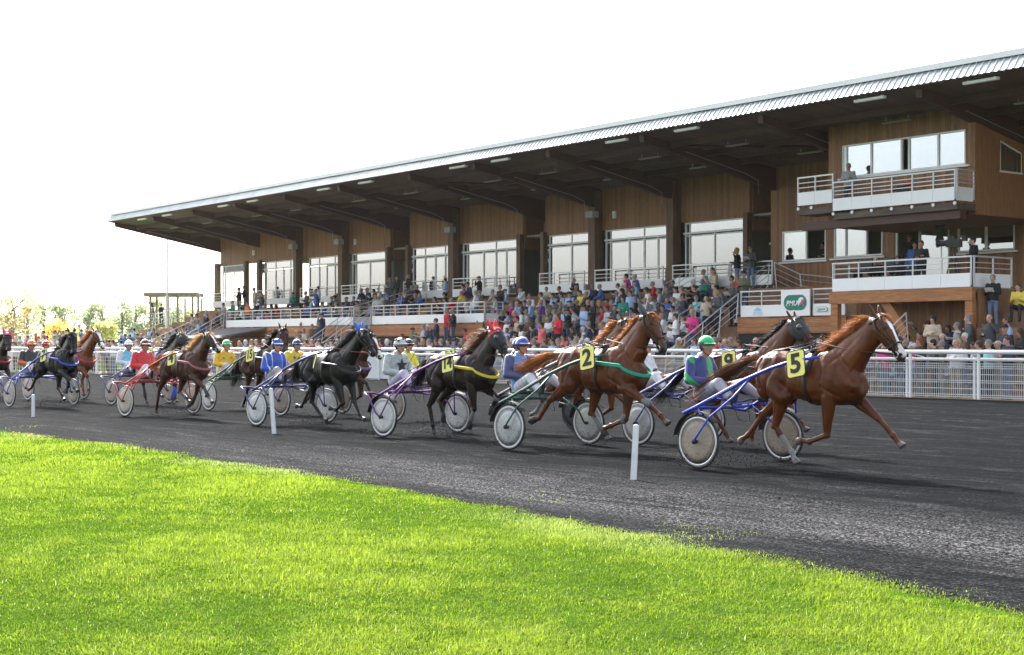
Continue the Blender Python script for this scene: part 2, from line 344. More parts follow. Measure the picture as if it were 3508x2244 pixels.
# ------------------------------------------------------------------ grass in front (uncountable blades)
def grass():
    g = np.random.default_rng(5)
    C = np.array((38.72, -47.2)); V = np.array((-.791, .612)); Rt = np.array((.612, .791))
    xs = []; dens = [(6.2, 9, 9500, 1.0), (9, 13, 6000, 1.15), (13, 19, 2700, 1.5), (19, 31, 950, 2.3), (31, 46, 220, 3.0)]
    P = []; S = []
    for a, b, d, sz in dens:
        area = (b - a) * .92 * (a + b) / 2
        n = int(area * d)
        yy = a + (b - a) * g.random(n); xx = (g.random(n) - .5) * .92 * yy
        p = C + yy[:, None] * V + xx[:, None] * Rt
        P.append(p); S.append(np.full(n, sz))
    P = np.concatenate(P); S = np.concatenate(S)
    def nz(x, y, f, ph): return np.sin(x * f + ph + 1.7 * np.sin(y * f * .7 + ph)) * np.sin(y * f * 1.1 - ph + 1.3 * np.sin(x * f * .6))
    ex = sorted(EDGE); lim = np.interp(P[:, 0], [q[0] for q in ex], [q[1] for q in ex]) + .09 * nz(P[:, 0], P[:, 1] * 0, 1.3, .4) + .07 * nz(P[:, 0], P[:, 1] * 0, 5.1, 1.4)
    d = lim - P[:, 1]
    fringe = g.random(len(P)) < np.clip((d + .5) / .75, 0, 1)
    k = (d > -.5) & fringe | ((d > -1.3) & (d <= -.5) & (g.random(len(P)) < .06) & (nz(P[:, 0], P[:, 1], 2.2, 7) > .15))
    P = P[k]; S = S[k]; d = d[k]; n = len(P)
    pat = nz(P[:, 0], P[:, 1], .9, 1) * .5 + nz(P[:, 0], P[:, 1], 2.6, 3) * .35 + nz(P[:, 0], P[:, 1], 6.5, 2) * .3
    h = (.040 + .028 * g.random(n) + .030 * np.clip(pat, -.25, 1)) * (1 + .12 * (S - 1)) * np.clip((d + .55) / .7, .3, 1)
    h *= np.where(g.random(n) < .012, 1.6, 1)
    wd = (.0014 + .0018 * g.random(n)) * S
    az = g.random(n) * 2 * np.pi; lean = .35 + .75 * g.random(n)
    la = az + (g.random(n) - .5) * 1.2
    # prevailing lean
    lx = np.cos(la) * lean + .35; ly = np.sin(la) * lean - .1
    b0 = np.c_[P, np.zeros(n)]
    side = np.c_[-np.sin(az), np.cos(az), np.zeros(n)] * wd[:, None]
    mid = b0 + np.c_[lx * h * .28, ly * h * .28, h * .62]
    tip = b0 + np.c_[lx * h * .95, ly * h * .95, h * (1.0 - .28 * lean)]
    V5 = np.stack([b0 - side, b0 + side, mid + side * .75, mid - side * .75, tip], 1).reshape(-1, 3).astype(np.float32)
    V5[:, 2] -= .012
    base = (np.arange(n) * 5)[:, None]
    quads = base + np.array([0, 1, 2, 3]); tris = base + np.array([3, 2, 4])
    me = bpy.data.meshes.new('grass')
    me.vertices.add(len(V5)); me.vertices.foreach_set('co', V5.ravel())
    loops = np.concatenate([quads.ravel(), tris.ravel()]).astype(np.int32)
    me.loops.add(len(loops)); me.loops.foreach_set('vertex_index', loops)
    st = np.concatenate([np.arange(n) * 4, n * 4 + np.arange(n) * 3]).astype(np.int32); tot = np.concatenate([np.full(n, 4), np.full(n, 3)]).astype(np.int32)
    me.polygons.add(2 * n); me.polygons.foreach_set('loop_start', st); me.polygons.foreach_set('loop_total', tot)
    me.update(); me.validate()
    ca = np.array((.125, .215, .014)); cb = np.array((.30, .405, .032)); cc = np.array((.42, .48, .20)); cd = np.array((.055, .135, .008))
    t = np.clip(.55 + .80 * pat + .14 * nz(P[:, 0], P[:, 1], 14., 4) + .35 * (g.random(n) - .5), 0, 1)[:, None]
    col = ca * (1 - t) + cb * t
    col = np.where((g.random(n) < .03)[:, None], cc, col); col = np.where((g.random(n) < .10)[:, None], cd, col)
    dryz = np.clip(1 - d / .8, 0, 1) * np.clip(nz(P[:, 0], P[:, 1], .8, 5) * 2, 0, 1)
    col = col * (1 - .5 * dryz[:, None]) + cc * .5 * dryz[:, None]
    paint(me, np.repeat(col, 5, 0))
    gmt = mat('grass blade', rough=.6, spec=.12, attr=True, noise=.0, trans=.6)
    o = mk('grass', me, None, gmt)
    tag(o, 'bright green ragged grass covering the infield in the foreground', 'grass', kind='stuff')
    # soil / thatch sheet under the blades
    th = mat('grass thatch', (.045, .10, .006), 1, spec=0, noise=.35, nscale=5, bump=.6, bscale=25)
    vs = []; X = [60 - 3.5 * i for i in range(46)]
    for x in X: vs += [(x, inn(x) + .0 + .15 * math.sin(x * 1.3), .012), (x, -75, .012)]
    structure(mk('infield', MB().add(vs, [(2 * i, 2 * i + 1, 2 * i + 3, 2 * i + 2) for i in range(len(X) - 1)]), None, th), 'green infield turf under the grass')
grass()
# clods thrown up on the track
def clods():
    rr = random.Random(11); mb = MB()
    for i in range(900):
        x = rr.uniform(-6, 33); y = rr.uniform(-37.5, -24)
        s = rr.uniform(.004, .014) * (1 if rr.random() < .95 else 1.8)
        mb.ball((x, y, s * .4 + .004), s, 5, 3, (rr.uniform(.7, 1.5), rr.uniform(.7, 1.3), rr.uniform(.4, .8)))
    # spray kicked up behind hooves
    for (cx, cy) in ((26.2, -33.0), (25.4, -33.3), (25.2, -33.8), (22.2, -32.9), (21.2, -33.7), (18.0, -32.8), (18.6, -32.7), (17.3, -33.6), (14.3, -32.8), (13.9, -32.9), (8.0, -33.4), (8.6, -33.1), (2.2, -33.8), (1.9, -33.5)):
        for i in range(220):
            s = rr.uniform(.003, .011)
            mb.ball((cx - abs(rr.gauss(0, .45)), cy + rr.gauss(0, .20), .01 + abs(rr.gauss(0, .13))), s, 5, 3)
    tag(mk('dirt_clods', mb, None, mat('clod', (.022, .021, .022), .95)), 'loose dark clods of cinder scattered and flying over the track', 'clods', kind='stuff')
clods()
# white edge posts
post_me = None
for i, (s, t, h, ln, lb) in enumerate(((25.88, -35.44, .66, .05, 'white plastic edge post nearest the camera, in front of the leading green sulky'),
                                   (15.51, -34.61, .83, -.09, 'white plastic edge post leaning in front of the blue-clad driver'),
                                   (6.73, -35.83, .50, .0, 'small white edge post at far left beside the black horse'))):
    mb = MB(); r = .035
    mb.prism([(-r, -.018), (r, -.018), (r, .018), (-r, .018)], 'z', 0, h * .5).prism([(-r + .001, -.017), (r - .001, -.017), (r - .001, .017), (-r + .001, .017)], 'z', h * .5, h)
    mb.ball((0, 0, h), .032, 10, 4, (1, .5, .4))
    o = mk('edge_post', mb, None, mat('post plastic', (.78, .79, .80), .4, noise=.12, nscale=5), loc=(s, t, -.02), rot=(0, 0, R(35)))
    o.rotation_euler = (0, ln, R(35)) if i != 1 else (ln * .2, ln, R(35))
    tag(o, lb, 'edge post', 'white edge posts along the track')
# dandelions on the verge
for i in range(5):
    rr = random.Random(i); x = 13.8 + i * .35 + rr.uniform(-.1, .1); y = -38.75 + rr.uniform(-.2, .1)
    mb = MB().use(mat('stem', (.10, .2, .03))).tube([(0, 0, 0), (.01, 0, .06), (.02, .01, .10)], .003, 5).use(mat('dandelion', (.85, .42, .02), .6)).ball((.02, .01, .11), .018, 8, 5, (1, 1, .5))
    o = mk('flower', mb, None, loc=(x, y, 0))
    tag(o, 'small orange-yellow flower growing at the grass edge on the left', 'flower', 'orange flowers at the grass edge')

# ------------------------------------------------------------------ rail fence
fence = empty('rail_fence', (0, -11, 0))
tag(fence, 'white double rail fence with wire mesh between the track and the crowd', 'fence')
fence.location = (0, 0, 0)
white = M['white']
fp = []; xx = 30.0
line = sorted(fence_line, reverse=True)
def fence_at(x): return Vector((x, interp(fence_line, x), 0))
xs = [30 - 2.35 * i for i in range(52)]
rail = MB(); pp = [fence_at(x) for x in xs]
def offs(p, i, d):
    a = pp[max(i - 1, 0)]; b = pp[min(i + 1, len(pp) - 1)]; t = (a - b).normalized(); nn = Vector((t.y, -t.x, 0))
    if nn.y > 0: nn = -nn
    return p + nn * d
rail.tube([offs(p, i, .10) + Vector((0, 0, 1.38)) for i, p in enumerate(pp)], .065, 12)
mk('top_rail', rail, fence, white, smooth=True)
rail = MB().tube([offs(p, i, -.12) + Vector((0, 0, 1.16)) for i, p in enumerate(pp)], .052, 10)
mk('lower_rail', rail, fence, white, smooth=True)
for i, p in enumerate(pp):
    if i % 1 == 0 and p.x > -62:
        q = offs(p, i, .10); mb = MB(); mb.tube([q, q + Vector((0, 0, 1.33))], .045, 8)
        q2 = offs(p, i, -.12) + Vector((-.28, 0, 0)); mb.tube([q2, q2 + Vector((0, 0, 1.12))], .034, 8)
        for z in (.12, 1.02): mb.tube([q2 + Vector((0, 0, z)), q2 + Vector((0, 0, z + .03))], .06, 8)
        mk('post', mb, fence, white, smooth=False)
wire = mat('fence wire', (.80, .81, .81), .4, .0)
for i in range(len(pp) - 1):
    a = offs(pp[i], i, -.16); b = offs(pp[i + 1], i + 1, -.16); mid = (a.x + b.x) / 2
    if mid < -62: break
    mb = MB(); r = .0078 if mid > -25 else .008
    d = (b - a)
    for z in (.06, .12, .3, .48, .54, .72, .90, .96, 1.04):
        mb.tube([a + Vector((0, 0, z)), b + Vector((0, 0, z))], r * 1.2, 4)
    n = 36 if mid > -12 else (24 if mid > -30 else 12)
    for k in range(n):
        q = a + d * (k + .5) / n
        mb.tube([q + Vector((0, 0, .03)), q + Vector((0, 0, 1.05))], r if mid > -30 else r * 1.3, 4, cap=False)
    mk('mesh_panel', mb, fence, wire)
# white banners hung on the fence further left
x0, x1 = -18.4, -16.2; a = fence_at(x0); b = fence_at(x1)
mb = MB().add([(a.x, a.y, .06), (b.x, b.y, .06), (b.x, b.y, 1.05), (a.x, a.y, 1.05), (a.x, a.y + .02, .06), (b.x, b.y + .02, .06), (b.x, b.y + .02, 1.05), (a.x, a.y + .02, 1.05)],
       [(0, 1, 2, 3), (7, 6, 5, 4), (0, 4, 5, 1), (3, 2, 6, 7), (0, 3, 7, 4), (1, 5, 6, 2)])
tag(mk('banner', mb, None, mat('banner cloth', (.72, .74, .74), .8, noise=.05)), 'plain white banner tied inside the rail fence behind the black horse with blue ears', 'banner')
# ------------------------------------------------------------------ grandstand
gs = empty('grandstand', (0, 0, 0))
tag(gs, 'long timber-clad racecourse grandstand with ribbed metal roof edge and white balustrades', 'grandstand')
def part(name, mb, m=None, parent=None, smooth=False): return mk(name, mb, parent or gs, m, smooth=smooth)
S0, S1 = -57.0, 24.0
# roof: ribbed fascia, gutter, deck, soffit
mb = MB()
n = int((S1 - S0) / .25); prof = []
for i in range(n):
    x = S0 + .25 * i
    for (dx, h) in ((0, 0), (.02, .035), (.06, .035), (.08, 0)): prof.append((x + dx, h))
vs = []
for x, h in prof:
    nv = Vector((0, -.86, .5)) * h
    vs += [(x - .55 * 0, -8.15 + nv.y, 9.96 + nv.z), (x, -7.78 + nv.y, 10.40 + nv.z)]
fs = [(2 * i, 2 * i + 2, 2 * i + 3, 2 * i + 1) for i in range(len(prof) - 1)]
mb.add(vs, fs)
part('roof_edge', mb, M['metal_roof'])
mb = MB().use(M['gutter']).box(S0 - .05, S1, -7.88, -7.5, 10.42, 10.60)
part('gutter', mb)
mb = MB().use(M['metal_roof']); mb.prism([(-7.6, 10.32), (-7.6, 10.44), (14, 8.9), (14, 8.75)], 'x', S0 + .02, S1 - .02)
part('roof', mb)
mb = MB(); mb.prism([(-8.05, 9.93), (-8.05, 9.98), (-7.72, 10.30), (6, 9.30), (6, 8.95), (0, 9.2)], 'x', S0 + .05, S1 - .05)
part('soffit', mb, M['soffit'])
# beams
BE = [-56.5, -50.4, -44.6, -38.9, -33.0, -27.1, -20.5, -15.2, -9.8, -3.9, 2.4, 9.3, 15.2, 21]
for b in BE:
    mb = MB(); d = .12
    mb.prism([(-7.7, 9.62), (-7.75, 9.93), (0, 9.16), (1.4, 9.0), (1.4, 7.85), (0, 8.2)], 'x', b - d, b + d)
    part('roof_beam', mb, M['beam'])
for i in range(len(BE) - 1):
    a, b = BE[i], BE[i + 1]
    mb = MB()
    for t in (-6.2, -4.2, -2.2):
        z = 9.93 - (t + 8) * .093
        mb.box(a + .121, b - .121, t - .06, t + .06, z - .24, z + .0)
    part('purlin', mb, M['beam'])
    if i % 3 == 0:
        mb = MB(); mb.tube([(a + .1, -6.2, 9.55), (b - .1, -2.4, 9.2)], .07, 4); part('roof_brace', mb, M['beam'])
# columns
def column(x0, x1, t=.02, z0=0, z1=9.15, m='column', dt=.5):
    part('column', MB().box(x0, x1, t, t - dt, z0, z1), M[m])
for (a, b) in ((-39.25, -38.75), (-44.85, -44.45), (-27.45, -26.95), (-15.55, -15.05), (-10.05, -9.6)): column(a, b, .0, 0, 9.1)
# end column + recess posts
for (a, b) in ((-56.7, -56.25), (-52.25, -51.95), (-50.3, -50.0), (-34.25, -34.0), (-32.1, -31.85), (-21.6, -21.3), (-19.6, -19.35), (-5.5, -5.25)): column(a, b, .05, 0, 7.35, 'column', .3)
# wall panels above windows, recess side returns
for (a, b) in ((-56.2, -50.0), (-50.0, -34.05), (-32.0, -21.35), (-19.5, -5.35)):
    part('wall', MB().box(a, b, 0, .15, 7.17, 9.22), M['wall'])
for (a, b) in ((-34.05, -32.0), (-21.35, -19.5), (-5.35, -4.1)):
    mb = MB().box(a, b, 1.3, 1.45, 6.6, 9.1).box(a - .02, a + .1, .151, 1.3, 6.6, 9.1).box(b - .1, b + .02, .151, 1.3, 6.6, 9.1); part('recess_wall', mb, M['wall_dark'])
# glazing
def frame_mb(mb, x0, x1, z0, z1, t, w=.06, d=.08):
    mb.box(x0, x0 + w, t - d / 2, t + d / 2, z0, z1); mb.box(x1 - w, x1, t - d / 2, t + d / 2, z0, z1)
    mb.box(x0 + w, x1 - w, t - d / 2, t + d / 2, z0, z0 + w); mb.box(x0 + w, x1 - w, t - d / 2, t + d / 2, z1 - w, z1)
def window(x0, x1, z0, z1, t, splits, transom=None, gl='glass', back=True, name='window', open_=None, rnds=0):
    fr = MB(); frame_mb(fr, x0, x1, z0, z1, t)
    zt = transom or z1
    for s in splits: fr.box(x0 + (x1 - x0) * s - .035, x0 + (x1 - x0) * s + .035, t - .05, t + .03, z0 + .06, zt - .02)
    if transom:
        fr.box(x0 - .06, x1 + .02, t - .09, t + .03, zt - .05, zt + .04)
        fr.box(x0 + .05, x1 - .05, t - .06, t + .02, zt - .15, zt - .11)
        for s in splits[::2] if len(splits) > 1 else splits: fr.box(x0 + (x1 - x0) * (s if len(splits) < 3 else s) - .02, x0 + (x1 - x0) * s + .02, t - .04, t + .02, zt + .04, z1 - .06)
    fo = part(name, fr, M['white'])
    edges = [0] + list(splits) + [1]
    for i in range(len(edges) - 1):
        a = x0 + (x1 - x0) * edges[i] + .05; b = x0 + (x1 - x0) * edges[i + 1] - .05
        if open_ is not None and i == open_: continue
        if gl == 'clear': mk('pane', MB().add([(a, t, z0 + .05), (b, t, z0 + .05), (b, t, (zt - .1 if transom else z1 - .05)), (a, t, (zt - .1 if transom else z1 - .05))], [(0, 1, 2, 3)]), fo, M[gl]); continue
        mk('pane', MB().box(a, b, t - .006 + .004 * (i % 2), t + .006 + .004 * (i % 2), z0 + .05, (zt - .1 if transom else z1 - .05)), fo, M[gl])
    if transom: mk('pane', MB().box(x0 + .05, x1 - .05, t - .005, t + .007, zt + .04, z1 - .05), fo, M[gl])
    return fo
WB = 4.25
wins = [(-49.7, -45.0, (.33, .56, .76)), (-43.7, -39.4, (.3, .52, .75)), (-38.4, -34.3, (.1, .5)), (-31.7, -27.55, (.3, .55, .78)), (-26.75, -21.7, (.08, .38, .6, .78)),
        (-19.2, -15.65, (.5,)), (-14.85, -10.1, (.08, .36, .58, .78)), (-9.35, -5.6, (.08, .5))]
for x0, x1, sp in wins: window(x0, x1, WB, 7.16, .06, sp, 6.68)
window(-55.9, -52.3, WB, 7.16, .06, (.1, .5), 6.68, gl='clear')
window(-51.9, -50.35, WB, 7.16, .6, (.5,), 6.5, gl='clear', name='glazed_door')
for (a, b) in ((-33.95, -32.15), (-21.2, -19.65), (-5.2, -4.15)): window(a, b, 4.0, 6.6, 1.25, (.35,), 6.05, name='glazed_door')
# rooms behind the glass
mb = MB().use(M['interior']).box(-49.9, 12, 5.0, 5.15, 3.9, 9.0).use(M['curtain'])
mb.use(M['concrete']).box(-49.9, 12, .2, 5.0, 3.75, 3.9).use(M['interior']).box(-49.9, 12, .2, 5.0, 7.2, 7.3)
part('back_room', mb)
rr = random.Random(4)
for x0, x1, sp in wins:
    for k in range(3):
        a = rr.uniform(x0, x1 - .8); part('curtain', MB().box(a, a + rr.uniform(.4, 1.0), .5 + k * .1, .52 + k * .1, 4.4, 6.6), M['curtain'])
for x in (-30.4, -28.2, -17.5, -12.5, -7.5, -24.5): part('room_divider', MB().box(x, x + .12, 1.2, 5, 3.9, 7.2), M['interior'])

# balustrades
def balustrade(x0, x1, t, zb, h=.94, ph=.43, step=1.15, axis='x', name='balustrade', mid=2, parent=None):
    """white infill panel with galvanised posts and rails; axis x: along the stand, y: from t=x0 to t=x1 at x=t"""
    mb = MB(); mb.cur = 0
    def B(a0, a1, d0, d1, z0, z1): mb.box(a0, a1, t + d0, t + d1, z0, z1) if axis == 'x' else mb.box(t + d0, t + d1, a0, a1, z0, z1)
    lo, hi = min(x0, x1), max(x0, x1); n = max(1, round((hi - lo) / step))
    for i in range(n + 1):
        q = lo + (hi - lo) * i / n; B(q - .022, q + .022, -.03, .014, zb + .05, zb + h)
    B(lo - .03, hi + .03, -.035, .02, zb + h, zb + h + .05)
    for k in range(mid):
        z = zb + ph + (h - ph) * (k + 1) / (mid + 1); B(lo, hi, -.012, .012, z - .014, z + .014)
    o = part(name, mb, M['rail'], parent)
    mb = MB()
    for i in range(n):
        q = lo + (hi - lo) * i / n; q2 = lo + (hi - lo) * (i + 1) / n
        a0, a1 = q + .006, q2 - .006
        mb.box(a0, a1, t - .055, t - .036, zb, zb + ph) if axis == 'x' else mb.box(t - .055, t - .036, a0, a1, zb, zb + ph)
    mk('infill_panel', mb, o, M['panel'])
    return o
for (a, b) in ((-56.1, -52.4), (-49.6, -45.1), (-43.7, -39.4), (-38.6, -34.3), (-31.7, -27.6), (-26.8, -21.75), (-19.2, -15.7), (-14.9, -10.15), (-9.5, -5.9)): balustrade(a, b, -.6, 4.2, h=.97)
balustrade(-43.3, -28.4, -6.0, 2.65); balustrade(-26.5, -16.65, -6.0, 2.65)
balustrade(-5.0, -6, 0, 2.65, axis='x') if False else None
balustrade(-.15, 1.95, -6.0, 2.65); balustrade(3.42, 4.9, -6.0, 2.65)
for s in (-28.4, -26.5, -16.65): balustrade(-5.95, -4.9, s, 2.65, axis='y')
# terraces: walkway, rows of seats, decks
mb = MB()
rows = [(-1.7, 3.95), (-2.6, 3.55), (-3.5, 3.13), (-4.4, 2.72)]
def terrace(x0, x1, prof):
    # prof: list of (t_front, z_top), back edge at t=0
    m2 = MB()
    pts = [(0, prof[0][1])]
    for i, (t, z) in enumerate(prof):
        pts.append((t, z)); nz = prof[i + 1][1] if i + 1 < len(prof) else 0; pts.append((t, nz))
    pts.append((0, 0)); m2.prism(pts, 'x', x0, x1); return m2
part('terrace', terrace(-56.6, -28.42, rows + [(-6.0, 2.6)]), M['step'])
part('terrace', terrace(-26.5, -16.67, rows + [(-6.0, 2.6)]), M['step'])
low = [(-5.3, 2.30), (-6.2, 1.90), (-7.1, 1.5), (-8.0, 1.1), (-8.8, .7), (-9.6, .32)]
part('terrace', terrace(-28.42, -26.5, rows + low[:3] + [(-8.0, 1.1), (-8.8, .7)]), M['step'])
part('terrace', terrace(-16.67, -.25, rows + low), M['step'])
part('terrace', terrace(-.25, 5.0, [(-1.7, 3.95), (-3, 2.62), (-6.0, 2.6)]), M['step'])
part('terrace', terrace(-47.5, -43.4, [(-6.3, 2.2), (-7.1, 1.8), (-7.9, 1.4), (-8.7, 1.0), (-9.5, .6), (-10.3, .25)]), M['concrete'])
part('terrace', terrace(-56.6, -47.52, [(-6.3, 2.2), (-7.1, 1.8), (-7.9, 1.4), (-8.7, 1.0), (-9.5, .6), (-10.3, .25)]), M['concrete'])
# fronts of the decks
for (a, b) in ((-43.3, -28.42), (-26.5, -16.66), (-.25, 5.0)):
    part('deck_front', MB().box(a, b, -6.02, -6.12, 2.02, 2.6), M['deck_wood'])
    part('deck_shade_sheet', MB().box(a, b, -6.03, -6.06, 0, 2.0), M['dark'])  # flat near-black sheet painting the shade beneath the deck
part('terrace_side', MB().box(-16.65, -16.5, -6.0, -.3, 0, 2.6), M['deck_wood'])
# slatted seats along the rows (thin boards, give the terrace its warm edge)
for (a, b) in ((-49.5, -28.6), (-26.4, -16.7), (-16.6, -5.6)):
    mb = MB()
    for (t, z) in rows + (low if a == -16.6 else []): mb.box(a, b if z > 2.5 else -3.2, t + .03, t + .33, z + .002, z + .05)
    part('bench', mb, M['deck_wood'])
# facade wall to the right of the glazing (with two windows), then doorway and wide window
def wall_with_openings(x0, x1, t, th, z0, z1, ops, m, parent=None, name='wall'):
    mb = MB(); cur = x0
    for (a, b, c, d) in sorted(ops):
        if a > cur: mb.box(cur, a, t, t + th, z0, z1)
        mb.box(a, b, t, t + th, z0, c); mb.box(a, b, t, t + th, d, z1); cur = b
    mb.box(cur, x1, t, t + th, z0, z1); return part(name, mb, m, parent)
wall_with_openings(-4.1, 11.9, 0, .15, 2.6, 9.22, [(-3.45, -1.07, 5.13, 6.4), (-.64, 1.81, 5.16, 6.42), (2.46, 4.94, 4.0, 6.36), (5.32, 7.76, 5.08, 6.36)], M['wall'])
window(-3.45, -1.07, 5.13, 6.4, .03, (.56,), open_=1)
window(-.64, 1.81, 5.16, 6.42, .03, (.25, .68), open_=2)
window(2.46, 4.94, 4.0, 6.36, .03, (.45,), open_=0, name='glazed_door')
window(5.32, 7.76, 5.08, 6.36, .03, (.5,))
for (a, b, z) in ((-3.6, -.95, 5.10), (-.8, 1.95, 5.13), (5.2, 7.9, 5.05)): part('sill', MB().box(a, b, -.1, .0, z - .07, z), M['white'])
# upper press box
wall_with_openings(3.1, 9.4, -4.8, .14, 6.12, 9.66, [(3.72, 9.02, 7.7, 8.9)], M['wall'], name='press_box_wall')
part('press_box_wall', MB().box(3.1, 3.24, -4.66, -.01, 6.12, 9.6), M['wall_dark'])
mb = MB()
zs = lambda t: 9.93 - (t + 8) * .093
for (a, b, c, d) in ((-4.66, -3.4, 6.0, None), (-3.4, -2.1, 6.0, 7.55), (-2.1, -.01, 6.0, None)):
    mb.box(9.26, 9.4, a, b, 6.0, (d or zs(b) - .02))
mb.add([(9.26, -3.4, 8.6), (9.4, -3.4, 8.6), (9.26, -2.1, 8.25), (9.4, -2.1, 8.25), (9.26, -3.4, 9.45), (9.4, -3.4, 9.45), (9.26, -2.1, 9.36), (9.4, -2.1, 9.36)],
       [(0, 2, 3, 1), (4, 5, 7, 6), (0, 1, 5, 4), (2, 6, 7, 3), (1, 3, 7, 5), (0, 4, 6, 2)])
part('press_box_wall', mb, M['wall'])
fo = part('window', MB().box(9.36, 9.46, -3.4, -2.1, 7.5, 7.56).add([(9.42, -3.4, 7.56), (9.42, -3.35, 7.56), (9.42, -3.35, 8.56), (9.42, -3.4, 8.58)], [(0, 1, 2, 3)]).add([(9.42, -3.4, 8.53), (9.42, -2.1, 8.18), (9.42, -2.1, 8.25), (9.42, -3.4, 8.6)], [(0, 1, 2, 3)]).add([(9.42, -2.16, 7.56), (9.42, -2.1, 7.56), (9.42, -2.1, 8.22), (9.42, -2.16, 8.22)], [(0, 1, 2, 3)]), M['white'])
mk('pane', MB().add([(9.33, -3.38, 7.56), (9.33, -2.12, 7.56), (9.33, -2.12, 8.24), (9.33, -3.38, 8.58)], [(0, 1, 2, 3)]), fo, M['glass'])
window(3.72, 9.02, 7.7, 8.9, -4.74, (.035, .25, .50, .56, .79), open_=3)
part('sill', MB().box(3.6, 9.2, -4.9, -4.8, 7.62, 7.68), M['white'])
part('press_box_floor', MB().box(2.6, 9.39, -4.79, -.01, 5.98, 6.11), M['wall_dark'])
mb = MB().use(M['interior']).box(3.3, 9.2, -2.0, -1.9, 6.2, 9.2); part('press_box_room', mb)
for (a, b) in ((4.0, 5.0), (5.25, 6.3), (6.9, 7.9), (8.1, 8.85)):
    pts = [(a, 8.84), (b, 8.84)] + [(b - (b - a) * k / 8, 8.6 - .05 * (k % 2)) for k in range(9)]; part('window_valance', MB().prism(pts, 'y', -4.5, -4.49), mat('valance', (.12, .11, .09), .9))
# balcony in front of the press box
part('balcony_floor', MB().box(2.55, 4.2, -5.83, -4.81, 6.36, 6.6).box(4.2, 9.42, -5.83, -4.81, 6.1, 6.32), mat('weathered beam', (.10, .075, .055), .7, noise=.35, nscale=2.5, stretch=(.4, 2, 3)))
balustrade(2.56, 4.19, -5.85, 6.71, h=1.0, ph=.48, step=.82, mid=2); balustrade(4.22, 9.36, -5.85, 6.4, h=1.0, ph=.44, step=.86, mid=3)
balustrade(-5.82, -4.9, 9.42, 6.4, h=1.0, ph=.46, axis='y', mid=3)
for i in range(9): x_, z_ = (4.22 + .857 * i, 6.3) if i < 7 else ((2.58, 6.6), (3.2, 6.6))[i - 7]; part('post_foot', MB().prism([(x_ + .06 * math.cos(a * .785), z_ + .06 * math.sin(a * .785)) for a in range(8)], 'y', -5.9, -5.86), M['white'])
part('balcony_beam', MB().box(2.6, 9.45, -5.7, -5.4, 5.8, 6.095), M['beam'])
# lower balcony with deep timber beam, support and plank wall
part('balcony_floor', MB().box(5.15, 10.8, -6.98, -.01, 3.3, 3.44), M['concrete'])
balustrade(5.16, 10.78, -7.0, 3.45, h=.95, ph=.44, step=1.12)
balustrade(-6.95, -4.9, 10.86, 3.45, h=.95, ph=.44, axis='y', step=1.0); balustrade(11.0, 13.2, -3.9, 3.25, h=.9, ph=.44, step=1.0)
balustrade(-6.9, -6.1, 5.14, 3.45, h=.95, ph=.44, axis='y', step=.8)
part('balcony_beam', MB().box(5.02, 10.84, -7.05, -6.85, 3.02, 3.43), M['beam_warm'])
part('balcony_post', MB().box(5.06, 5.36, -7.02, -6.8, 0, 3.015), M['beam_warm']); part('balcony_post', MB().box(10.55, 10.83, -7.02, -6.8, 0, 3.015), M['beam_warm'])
mb = MB(); mb.prism([(7.1, 3.01), (7.5, 3.01), (8.6, 1.6), (8.35, 1.45)], 'y', -6.9, -6.72); part('balcony_brace', mb, M['beam_warm'])
part('lower_wall', MB().box(5.05, 10.82, -5.62, -5.5, 0, 3.29), wood_mat('lower planks', (.24, .11, .045), .16)); part('plinth_rail', MB().box(5.36, 10.5, -5.75, -5.63, 1.75, 1.95), M['beam_warm'])
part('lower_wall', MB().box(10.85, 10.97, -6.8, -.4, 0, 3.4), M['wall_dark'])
# steps to the right of the balcony
part('terrace', terrace(10.98, 24, [(-2.4, 3.3), (-4.2, 3.0), (-6.0, 2.65), (-7.0, 2.12), (-7.3, 1.05), (-8.0, .7), (-8.8, .35)]), M['step'])
part('terrace', terrace(5.4, 10.97, [(-7.2, 1.05), (-8.0, .7), (-8.8, .35)]), M['step'])
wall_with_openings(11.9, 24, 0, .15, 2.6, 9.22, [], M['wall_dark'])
# stair hand rails
def handrail(a, b, n=4, hgt=.9, name='handrail', rails=3):
    a = Vector(a); b = Vector(b); mb = MB()
    for k in range(rails + 1):
        z = Vector((0, 0, hgt * (1 - k / (rails + .8)))); mb.tube([a + z, b + z], .026 if k == 0 else .013, 6)
    for i in range(n + 1):
        p = a.lerp(b, i / n); d = (b - a).normalized(); mb.tube([p + Vector((0, 0, -.12)) + d * .14, p + Vector((0, 0, hgt))], .022, 6)
        mb.box(p.x - .02, p.x + .02, p.y + d.y * .14 - .07, p.y + d.y * .14 + .07, p.z - .22, p.z - .08)
    return part(name, mb, M['rail'])
handrail((-28.4, -6.1, 2.65), (-28.4, -9.7, .35)); handrail((-26.5, -6.1, 2.65), (-26.5, -9.7, .35))
handrail((-43.4, -6.1, 2.65), (-43.4, -10.4, .35), 5); handrail((-47.5, -6.1, 2.3), (-47.5, -10.8, .2), 5)
handrail((-.22, -6.1, 2.65), (-.22, -9.9, .4), 4); handrail((-3.2, -5.4, 2.3), (-3.2, -10.2, .15), 5)
handrail((-3.0, -1.3, 4.1), (-3.0, -3.6, 2.8), 2, rails=3); handrail((-7.6, -1.0, 4.15), (-7.6, -3.0, 3.3), 2)
balustrade(-6.9, -3.1, -1.0, 4.12, h=.97); handrail((-3.0, -1.0, 4.15), (-1.6, -1.0, 3.6), 1); handrail((-1.6, -1.0, 3.6), (.1, -1.0, 3.4), 1, .9)
handrail((8.4, -8.8, .75), (8.4, -7.2, 1.75), 2); handrail((-29.0, -.8, 4.0), (-29.0, -5.9, 2.7), 3)
